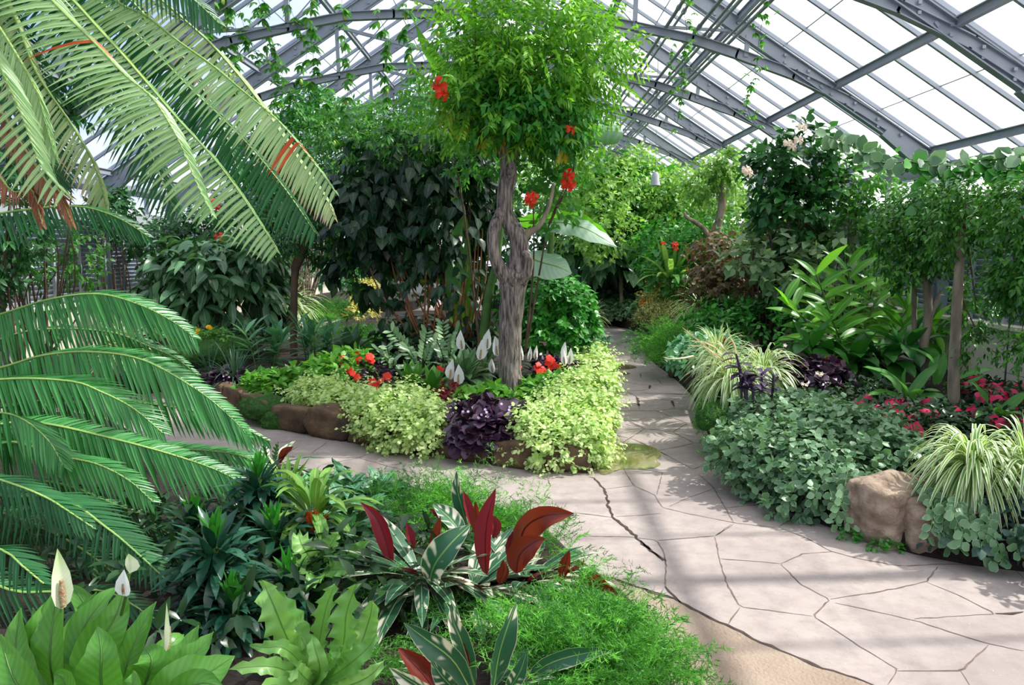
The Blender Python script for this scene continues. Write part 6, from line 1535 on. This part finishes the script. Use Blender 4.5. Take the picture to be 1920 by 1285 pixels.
# ------------------------------------------------------------------ left bed and its plants
t_ = cover('broad_leaved_shrub', [bl(400, 510, 10.6, 110, .7, 50), bl(430, 560, 10.3, 90, .5, 46), bl(340, 550, 10.5, 70, .6, 50), bl(470, 500, 10.6, 60, .5, 40)], 'mounded plant with drooping broad leaves catching the light beyond the left fronds', 'broad leaved plant', 'philo', 330, 4, .16, .30, .11,
           prof='lance', S_=6, K=5, out=.9, droop=.5, face=.5, seed=601, bend=.7, top=-.6)
cover('shrub', [bl(310, 455, 12.0, 80, .5, 44), bl(420, 430, 12.0, 100, .5, 44)], 'dark leafy shrub in front of the left wall with scarlet blooms', 'shrub', 'hibiscus', 520, 5, .18, .085, .055, prof='ovate', S_=3, K=3, seed=602, top=-1, shell=(.2, 1.05), droop=.4, stem=(14, .02))
hs = bpy.data.objects[-1] if False else None
hp = thing('hibiscus', 'scarlet hibiscus blooms scattered over the dark shrub at left', 'hibiscus', tuple(A(350, 560, 11.3)))
a = Acc()
for x, y in ((312, 490), (411, 446), (402, 382), (88, 520)):
    tube(a, cr([A(x + 6, 600, 11.2), A(x + 14, 540, 11.2), A(x + 2, y + 4, 11.0)], 8), [.012, .005], 5)
build('stem', a, M['bark_dark'], hp)
a = Acc(); sprigs(a, [bl(x, y, 11.2, 26, .15, 26) for x, y in ((312, 500), (411, 460), (402, 395), (88, 535))], 70, 4, .1, .085, .05, 'ovate', 3, 3, seed=6, top=-1); build('foliage', a, M['hibiscus'], hp)
for x, y, s in ((312, 488, 1), (411, 444, .9), (398, 379, .8), (404, 386, .8), (88, 520, .9)): flower('hibiscus', hp, A(x, y, 10.85), (.2, -1, .2), s * 1.1, 'red')
hp2 = thing('hibiscus', 'hibiscus with large scarlet hanging blooms weaving through the twisted tree', 'hibiscus', tuple(A(985, 640, 7.6)))
a = Acc()
for pts in ([(985, 660, 7.7), (1010, 520, 7.6), (1030, 420, 7.4), (1068, 330, 7.1)], [(985, 660, 7.7), (1000, 500, 7.5), (1000, 390, 7.1)], [(900, 660, 7.8), (870, 400, 7.6), (830, 180, 7.0)], [(1030, 420, 7.4), (1075, 320, 7.2), (1070, 250, 7.0)]):
    tube(a, cr([A(*q) for q in pts], 14), [.014, .005], 6)
build('stem', a, M['bark_dark'], hp2)
a = Acc(); sprigs(a, [bl(1030, 360, 7.4, 60, .3, 70), bl(900, 300, 7.5, 60, .3, 40), bl(1000, 310, 7.3, 70, .25, 30), bl(1090, 300, 7.6, 40, .3, 50)], 230, 5, .12, .075, .045, 'ovate', 3, 3, .3, .15, seed=16, top=-1, shell=(.2, 1)); build('foliage', a, M['vine'], hp2)
for x, y, Y, s in ((822, 162, 6.3, 1.0), (830, 175, 6.3, .8), (1065, 328, 6.9, .8), (1066, 345, 6.9, .9), (997, 368, 6.7, .8), (993, 378, 6.7, .8), (1070, 242, 6.5, .6), (1068, 350, 6.85, .6)):
    flower('hibiscus', hp2, A(x, y, Y), (.7 * (x % 3 - 1), -1, .5 * (y % 3 - 1)), s * 1.1, 'red')
# yellow flowers
t_ = thing('marigold', 'row of yellow flowers along the moss edge at left', 'flower', tuple(G(360, 640, .3)))
a = Acc(); sprigs(a, [tuple(A(x, 632, 9.0)) + (.2, .15, .08) for x in (320, 350, 380, 400)], 130, 4, .05, .05, .03, 'ovate', 3, 3, seed=7); build('foliage', a, M['bedgreen'], t_)
for i, (x, y) in enumerate(((315, 632), (317, 636), (345, 630), (350, 628), (343, 633), (368, 626), (371, 620), (366, 630), (392, 613), (395, 616), (390, 614))):
    flower('marigold', t_, A(x, y, 8.7), (0, -.8, .6), 1.1, 'yellow')
t_ = thing('pansy', 'pale pink small flowers beside the yellow row', 'flower', tuple(A(345, 612, 9.3)))
a = Acc(); sprigs(a, [bl(340, 612, 9.4, 14, .1, 6)], 16, 4, .04, .04, .03, 'ovate', 3, 3, seed=8); build('foliage', a, M['bedgreen'], t_)
for x, y in ((340, 606), (346, 609), (350, 607)): flower('viola', t_, A(x, y, 9.2), (0, -.9, .4), 2.2, 'lilac')
moss('moss', [bl(385, 665, 8.8, 60, .35, 26), bl(335, 668, 8.5, 40, .3, 24), bl(430, 650, 9.3, 40, .4, 16)], 'big soft green moss cushion edging the bed beyond the left path', 603, 1500, L=.022)
cover('ground_cover', [bl(440, 632, 9.8, 60, .4, 14), bl(500, 625, 10.2, 40, .4, 12)], 'dull grey green low cover behind the big moss cushion', 'ground cover', 'aspidistra', 330, 4, .05, .06, .045, prof='round', S_=2, K=3, seed=604)
tuft('black_grass_plant', tuple(A(495, 600, 11.0)), 130, .42, .03, 'near black leafy clump beyond the slender trunk', 'foliage plant', 'blackgrass', 605, (80, 0), (.3, 1.3), 'lance', 5, 3)
tuft('black_grass_plant', tuple(A(530, 612, 10.6)), 90, .36, .03, 'near black leafy clump right beside the slender trunk', 'foliage plant', 'blackgrass', 606, (80, 0), (.3, 1.3), 'lance', 5, 3)
tuft('spider_plant', tuple(A(545, 575, 12.2)), 150, .62, .03, 'pale striped grass clump behind the slender trunk at left', 'spider plant', 'spider', 607, (85, 0), (.4, 1.4), 'strap', 6, 3, .2, sg_)
tuft('spider_plant', tuple(A(230, 660, 7.8)), 120, .45, .02, 'striped grass clump seen between the low palm fronds', 'spider plant', 'spider', 608, (85, 0), (.4, 1.4), 'strap', 6, 3, .2, sg_)
for k, (x, y, Y, lab) in enumerate(((595, 590, 13.0, 'round feathery green mound left of the little far path'), (625, 572, 14.5, 'feathery green mound further up the little far path'))):
    t_ = thing('asparagus_fern', lab, 'asparagus fern', tuple(A(x, y, Y)), 'asparagus ferns'); a = Acc()
    for dx in (-26, 0, 24): plumes(a, A(x + dx, y + 10, Y), 34, .4, (80, 0), .03, 12, 6, k, spread=.15, bw=.006, blen=.12)
    build('foliage', a, M['asparagus'], t_)
cover('shrub', [bl(690, 560, 12.5, 26, .3, 34), bl(680, 590, 12.0, 26, .3, 20)], 'yellow green mottled small shrub left of the cane shrub', 'shrub', 'croton', 160, 5, .09, .07, .035, prof='ovate', S_=3, K=3, seed=609)
cover('shrub', [bl(610, 520, 15.5, 55, .8, 40), bl(650, 470, 16, 50, .8, 60), bl(640, 410, 16, 50, .8, 50)], 'bluish green shrub in the distance between the slender tree and the cane shrub', 'shrub', 'bushblue', 420, 5, .2, .14, .07, prof='ovate', S_=3, K=3, seed=610)
t_ = thing('bamboo', 'cluster of thin pale bare stems in the distance behind the slender trunk', 'bamboo', tuple(A(580, 560, 14.0)))
for k in range(22):
    rr4 = random.Random(k); x = 545 + rr4.uniform(0, 60)
    a = Acc(); tube(a, cr([A(575 + (x - 575) * .4, 562, 14.0), A(x, 500, 14.0 + rr4.uniform(-.3, .3)), A(x + rr4.uniform(-10, 10), 440, 14.0)], 8), .012, 5); build('stem', a, M['bark_pale'], t_)
# shrubs against the left wall
for k, (bs, mt, lab, ns, L, W) in enumerate((
    ([bl(60, 500, 9.0, 50, .3, 40), bl(150, 480, 9.2, 36, .3, 60)], 'vine', 'light green climber on thin stakes against the left wall', 150, .08, .04),
    ([bl(215, 400, 11.0, 30, .3, 40)], 'hibiscus', 'dark shrub below the clerestory window at left', 110, .1, .06),
    ([bl(540, 260, 12.5, 60, .5, 50), bl(480, 300, 12.5, 60, .5, 50), bl(580, 200, 12.5, 50, .5, 30)], 'bush', 'leafy tree crown under the left roof slope', 620, .10, .045),
    ([bl(560, 340, 13.5, 60, .5, 60), bl(500, 380, 13.5, 60, .5, 50)], 'hibiscus', 'dark leafy tree crown behind the pale palm tips', 560, .10, .05),
    ([bl(20, 420, 8.0, 60, .3, 90), bl(-40, 520, 8.0, 60, .3, 90)], 'hibiscus', 'dark shrub at the far left edge behind the palm', 260, .1, .05),
    ([bl(60, 300, 8.5, 60, .4, 60), bl(40, 160, 8.5, 80, .4, 110), bl(120, 150, 9.0, 60, .4, 70)], 'hibiscus', 'dark leafy crown behind the top left palm fronds', 400, .11, .05),
    )):
    cover('shrub', bs, lab, 'shrub', mt, ns, 5, .16, L, W, prof='ovate', S_=3, K=3, seed=620 + k, top=-1, shell=(.2, 1.05), droop=.4, stem=(10, .014))
t_ = thing('vine_pole', 'twining leafy vine climbing up under the dark crown near the slender tree', 'climber', tuple(A(480, 600, 12.6)))
a = Acc(); sprigs(a, [bl(665, 500, 9.9, 14, .1, 130), bl(690, 350, 9.9, 16, .1, 110)], 190, 4, .1, .08, .028, 'lance', 3, 3, .4, .15, top=-1, shell=(.1, 1), seed=15); build('foliage', a, M['vine'], t_)
# vines hanging from the left roof
hv = [([(415, -10, 9.0), (425, 60, 9.0), (418, 130, 9.0)], 16, 'left of the first roof post'), ([(450, 20, 9.0), (470, 90, 9.0), (500, 110, 9.0), (540, 130, 9.0)], 20, 'looped along the roof tie at left'), ([(540, 0, 9.0), (560, 60, 9.0), (575, 100, 9.0), (560, 150, 9.0)], 18, 'beside the tall roof post'), ([(585, -10, 8.6), (582, 60, 8.6), (588, 110, 8.6), (590, 160, 8.6)], 16, 'under the left purlin'),
      ([(640, -10, 8.6), (645, 60, 8.6), (650, 130, 8.6), (652, 220, 8.6)], 20, 'in the middle of the left roof'), ([(700, 20, 8.6), (722, 60, 8.6), (725, 150, 8.6), (720, 240, 8.6), (728, 300, 8.6)], 26, 'falling past the roof joint'), ([(760, 0, 8.4), (768, 70, 8.4), (775, 130, 8.4), (790, 200, 8.4)], 20, 'close left of the bright crown'), ([(480, -10, 8.8), (492, 20, 8.8), (500, 45, 8.8)], 12, 'at the top edge left'),
      ([(610, 160, 9.4), (620, 260, 9.4), (612, 380, 9.4), (618, 470, 9.4)], 26, 'long and thin by the cane shrub'), ([(655, 200, 9.2), (660, 330, 9.2), (655, 450, 9.2), (662, 540, 9.2)], 30, 'longest one reaching down beside the cane shrub'), ([(830, -10, 8.0), (825, 30, 8.0), (822, 60, 8.0)], 8, 'above the bright crown'), ([(385, 40, 9.2), (400, 110, 9.2), (430, 150, 9.2), (470, 170, 9.2)], 26, 'bunched beside the pale frond tips'), ([(430, -10, 9.6), (445, 80, 9.6), (440, 150, 9.6), (455, 230, 9.6)], 26, 'behind the pale frond tips'), ([(500, 60, 9.4), (520, 130, 9.4), (515, 200, 9.4)], 20, 'short and bushy over the leafy crown'), ([(540, 150, 9.8), (560, 200, 9.8), (600, 230, 9.8), (640, 240, 9.8)], 20, 'draped below the roof tie')]
for k, (pts, n, where) in enumerate(hv):
    hang('passion vine strand hanging from the left roof, ' + where, pts, int(n * 1.1), 640 + k, group='passion vine strands under the left roof', fruit=2 if k % 2 == 0 else 1, L=.15, W=.038)

# ------------------------------------------------------------------ far planting beyond the path
def far(label, blobs, mat, ns, L, W, seed, prof='ovate', k=5, tl=.2, name='shrub', cat='shrub', stem=None, **kw):
    return cover(name, blobs, label, cat, mat, ns, k, tl, L, W, None, stem, prof=prof, S_=3, K=3, seed=seed, shell=kw.pop('shell', (.3, 1.05)), top=kw.pop('top', -1), **kw)
far('tall light green shrubbery filling the far end left of the pipes', [bl(1090, 350, 15, 100, .9, 70), bl(1180, 330, 16, 80, .9, 50), bl(1120, 430, 14.5, 80, .8, 50)], 'bushlight', 640, .12, .07, 701)
far('dense green shrub with larger leaves below the far shrubbery', [bl(1180, 400, 17.2, 90, .7, 70), bl(1240, 430, 16.8, 80, .7, 80), bl(1150, 450, 17.4, 60, .6, 36)], 'vine', 800, .14, .09, 702, stem=(12, .02))
far('big leaved climber hanging in the far middle', [bl(1130, 350, 16.5, 50, .5, 36), bl(1170, 360, 16.6, 50, .5, 50), bl(1210, 340, 16.6, 40, .4, 34)], 'bush', 120, .34, .2, 703, k=3)
far('yellow green shrubbery beneath the far right roof', [bl(1290, 370, 15.5, 90, .8, 60), bl(1360, 370, 15.5, 70, .8, 70), bl(1250, 350, 17, 80, .8, 40), bl(1400, 420, 15, 50, .6, 50)], 'bushlight', 640, .11, .06, 704)
far('mixed green shrub at the right of the far bank', [bl(1270, 500, 12.6, 60, .6, 50), bl(1320, 480, 12.8, 60, .6, 60), bl(1240, 470, 13.6, 50, .5, 50)], 'bush', 620, .10, .075, 705, stem=(10, .015))
far('shadowy leafy mass at the far end of the glasshouse', [bl(1050, 480, 19, 200, 1.0, 120), bl(1250, 480, 19, 180, 1.0, 110), bl(800, 450, 19, 160, 1.0, 110)], 'hibiscus', 1600, .2, .12, 706)
far('pale feathery crown at the far left of the glasshouse', [bl(740, 350, 20, 140, 1, 70), bl(900, 330, 20, 120, 1, 80)], 'bushlight', 1200, .16, .08, 707)
far('broad dark leaved plant under the pale banana leaves on the far bank', [bl(1110, 488, 16.4, 80, .6, 40), bl(1160, 500, 16.2, 60, .5, 36)], 'philo', 110, .42, .26, 708, prof='ovate', k=3, tl=.25, droop=.8, face=1.3, top=-.4, name='broad_leaved_plant', cat='broad leaved plant')
far('dark undergrowth in the shade at the end of the path', [bl(1150, 535, 17.2, 90, .5, 28), bl(1260, 530, 16.2, 60, .5, 28)], 'darkbig', 240, .14, .09, 709, name='undergrowth', cat='undergrowth')
far('low grey green ground cover on the bank at the end of the path', [bl(1140, 572, 16.6, 60, .5, 18), bl(1175, 588, 15.9, 50, .35, 18), bl(1125, 594, 16.3, 40, .35, 14), bl(1215, 590, 14.6, 30, .3, 24), bl(1235, 580, 14.0, 40, .4, 20)], 'vinca', 900, .085, .07, 710, prof='round', name='ground_cover', cat='ground cover', top=-.3, shell=(.75, 1.03), tl=.08)
far('yellow mottled small shrub at the far bank above the path', [bl(1246, 560, 12.8, 32, .3, 20)], 'croton', 190, .07, .03, 711, top=-.4)
far('brownish feathery low plant by the path at the far right side', [bl(1225, 600, 11.6, 36, .35, 24), bl(1250, 590, 11.8, 34, .3, 18)], 'brownfern', 420, .05, .01, 712, prof='needle', name='ground_cover', cat='ground cover', top=-.3, k=7, tl=.1)
for k, (sp, lab) in enumerate((([(1268, 625, 70), (1290, 615, 60), (1245, 636, 70), (1300, 598, 50), (1236, 650, 50), (1255, 652, 40), (1265, 605, 40)], 'bright feathery fern bulging toward the path at the far right side'),)):
    t_ = thing('asparagus_fern', lab, 'asparagus fern', tuple(G(1265, 650, .28)), 'asparagus ferns'); a = Acc()
    for x, y, n in sp: plumes(a, G(x, y + 14, .30), n, .44, (88, 5), .034, 14, 6, x, spread=.14, bw=.005, blen=.13)
    build('foliage', a, M['asparagus'], t_)
far('blue green leafy cover hanging over the bed edge beside the bright feathery fern', [bl(1305, 662, 7.7, 40, .3, 20), bl(1285, 678, 7.4, 26, .2, 14), bl(1340, 650, 8.0, 34, .3, 16)], 'bushblue', 260, .075, .055, 713, prof='ovate', name='ground_cover', cat='ground cover', top=-.4, tl=.08)
far('fine leaved green cover behind the dried stalks', [bl(1370, 600, 9.6, 70, .5, 26), bl(1440, 610, 9.0, 60, .5, 26), bl(1340, 620, 9.0, 40, .3, 18)], 'bush', 420, .08, .045, 714, name='ground_cover', cat='ground cover', top=-.4)
far('shrub with copper purple leaves left of the tall ginger', [bl(1350, 490, 10.2, 44, .5, 40), bl(1400, 535, 9.8, 56, .5, 42), bl(1330, 545, 10.0, 28, .4, 28), bl(1450, 560, 9.6, 40, .4, 30)], 'copper', 420, .095, .075, 715, prof='heart', k=4, stem=(12, .015), face=1.0, droop=.3)
far('shrub with grey green tinted leaves behind the tall ginger', [bl(1440, 448, 9.4, 50, .4, 12), bl(1505, 468, 9.2, 60, .4, 13), bl(1560, 448, 9.2, 44, .35, 12), bl(1410, 482, 9.2, 50, .35, 12), bl(1470, 505, 9.0, 60, .4, 13), bl(1540, 500, 9.0, 46, .35, 12), bl(1500, 540, 9.0, 56, .4, 13)], 'coppergreen', 360, .115, .09, 716, prof='heart', k=4, stem=(12, .015), face=.5, droop=.05, spread=1.1)
t_ = far('tall dark leaved shrub with pale blooms rising against the right roof', [bl(1445, 340, 9.2, 30, .3, 66), bl(1500, 300, 9.2, 34, .3, 44), bl(1490, 400, 9.2, 56, .4, 46), bl(1545, 290, 9.2, 20, .2, 30), bl(1555, 370, 9.2, 34, .3, 40)], 'hibiscus', 330, .12, .085, 717, stem=(20, .014))
for x, y in ((1400, 318), (1404, 324), (1478, 268), (1485, 275), (1498, 262), (1505, 238)): flower('hibiscus', t_, A(x, y, 8.75), (.1, -1, .3), .8, 'blush')
far('loose light leaved shrub below the right eave window', [bl(1600, 335, 9.0, 50, .4, 36), bl(1590, 430, 9.0, 34, .3, 50), bl(1655, 410, 8.8, 24, .3, 60)], 'vine', 230, .09, .05, 718, stem=(22, .010))
far('pale leaved plant against the vent slats right of the ginger', [bl(1640, 570, 9.4, 30, .3, 20), bl(1600, 590, 9.2, 40, .3, 20)], 'bushlight', 70, .16, .10, 719, prof='heart')
# tree with crooked pale trunk, pollarded head
tree('pollarded tree with crooked pale trunk and light green tuft at the far right', [[(1338, 560, 12.4, 9), (1340, 490, 12.4, 8), (1343, 440, 12.4, 8), (1352, 395, 12.4, 7), (1357, 360, 12.4, 8), (1357, 345, 12.4, 6)], [(1340, 480, 12.4, 7), (1330, 450, 12.3, 6), (1318, 428, 12.2, 5), (1300, 415, 12.1, 4), (1288, 408, 12.1, 3), (1283, 398, 12.1, 2)]],
     [bl(1358, 335, 12.4, 26, .25, 26), bl(1365, 305, 12.4, 18, .2, 24), bl(1345, 320, 12.4, 24, .2, 16), bl(1320, 350, 12.6, 30, .3, 26)], 330, 'bushlight', 720, L=.07, W=.04, br=None, bark='bark_pale')
tree('young tree with a thin bare grey stem at the end of the path', [[(1165, 582, 15.9, 4), (1164, 520, 15.9, 3.5), (1160, 500, 15.9, 3.5), (1166, 470, 15.9, 3), (1168, 440, 15.9, 2.5), (1174, 400, 15.9, 2)], [(1167, 475, 15.9, 2), (1180, 450, 15.9, 1.5), (1184, 430, 15.9, 1)]],
     [bl(1175, 400, 15.8, 30, .25, 26)], 70, 'bush', 721, L=.09, W=.05, br=None, bark='bark_pale')
# ornaments of the far bank
t_ = thing('bedding_plant', 'few scarlet flowers on the far bank below the yellow shrub', 'flower', tuple(A(1210, 570, 13.4)))
a = Acc(); sprigs(a, [bl(1210, 572, 13.4, 14, .1, 6)], 20, 4, .06, .06, .04, 'ovate', 3, 3, seed=10); build('foliage', a, M['bush'], t_)
for x, y in ((1206, 565), (1210, 569), (1215, 566), (1204, 570)): flower('impatiens', t_, A(x, y, 13.1), (0, -.9, .4), 2.6, 'red')
t_ = thing('heliconia', 'plant with small orange red blooms in the far middle', 'flower', tuple(A(1265, 500, 12.0)))
a = Acc(); rosette(a, tuple(A(1258, 520, 12.2)), 26, .6, .09, (85, 30), (.1, .8), 'lance', 6, 3, .2, .01, 2, .12, .2, seed=4); build('foliage', a, M['bushlight'], t_)
for x, y, s in ((1266, 458, 1.0), (1244, 456, .7), (1267, 466, .8)): flower('hibiscus', t_, A(x, y, 11.8), (.1, -1, .5), s * .8, 'red')
tuft('spider_plant', tuple(A(1105, 598, 13.2)), 110, .42, .024, 'pale striped grass tuft where the path turns at its far end', 'spider plant', 'spider', 731, (80, 0), (.4, 1.4), 'strap', 6, 3, .2, sg_)
far('small leaved green cover along the island edge beside the glossy bush', [bl(1105, 650, 9.0, 30, .3, 26), bl(1115, 672, 8.4, 22, .2, 14), bl(1098, 620, 10.0, 24, .4, 20)], 'bushblue', 230, .06, .045, 722, prof='round', name='ground_cover', cat='ground cover', top=-.5, tl=.07)
# grey lamp hanging over the path
t_ = thing('hanging_lamp', 'small grey lamp hanging on a thin rod over the far planting', 'lamp', tuple(A(1229, 335, 11.6)))
c = A(1229, 335, 11.6); a = Acc(); tube(a, [c + UP * .09, c + UP * .07, c - UP * .05, c - UP * .10], [.03, .05, .06, .075], 12); build('lamp_shade', a, M['frame'], t_)
a = Acc(); tube(a, [c + UP * .08, (c[0], c[1], roof_z(c[0]) + .02)], .005, 5); build('rod', a, M['steel'], t_)
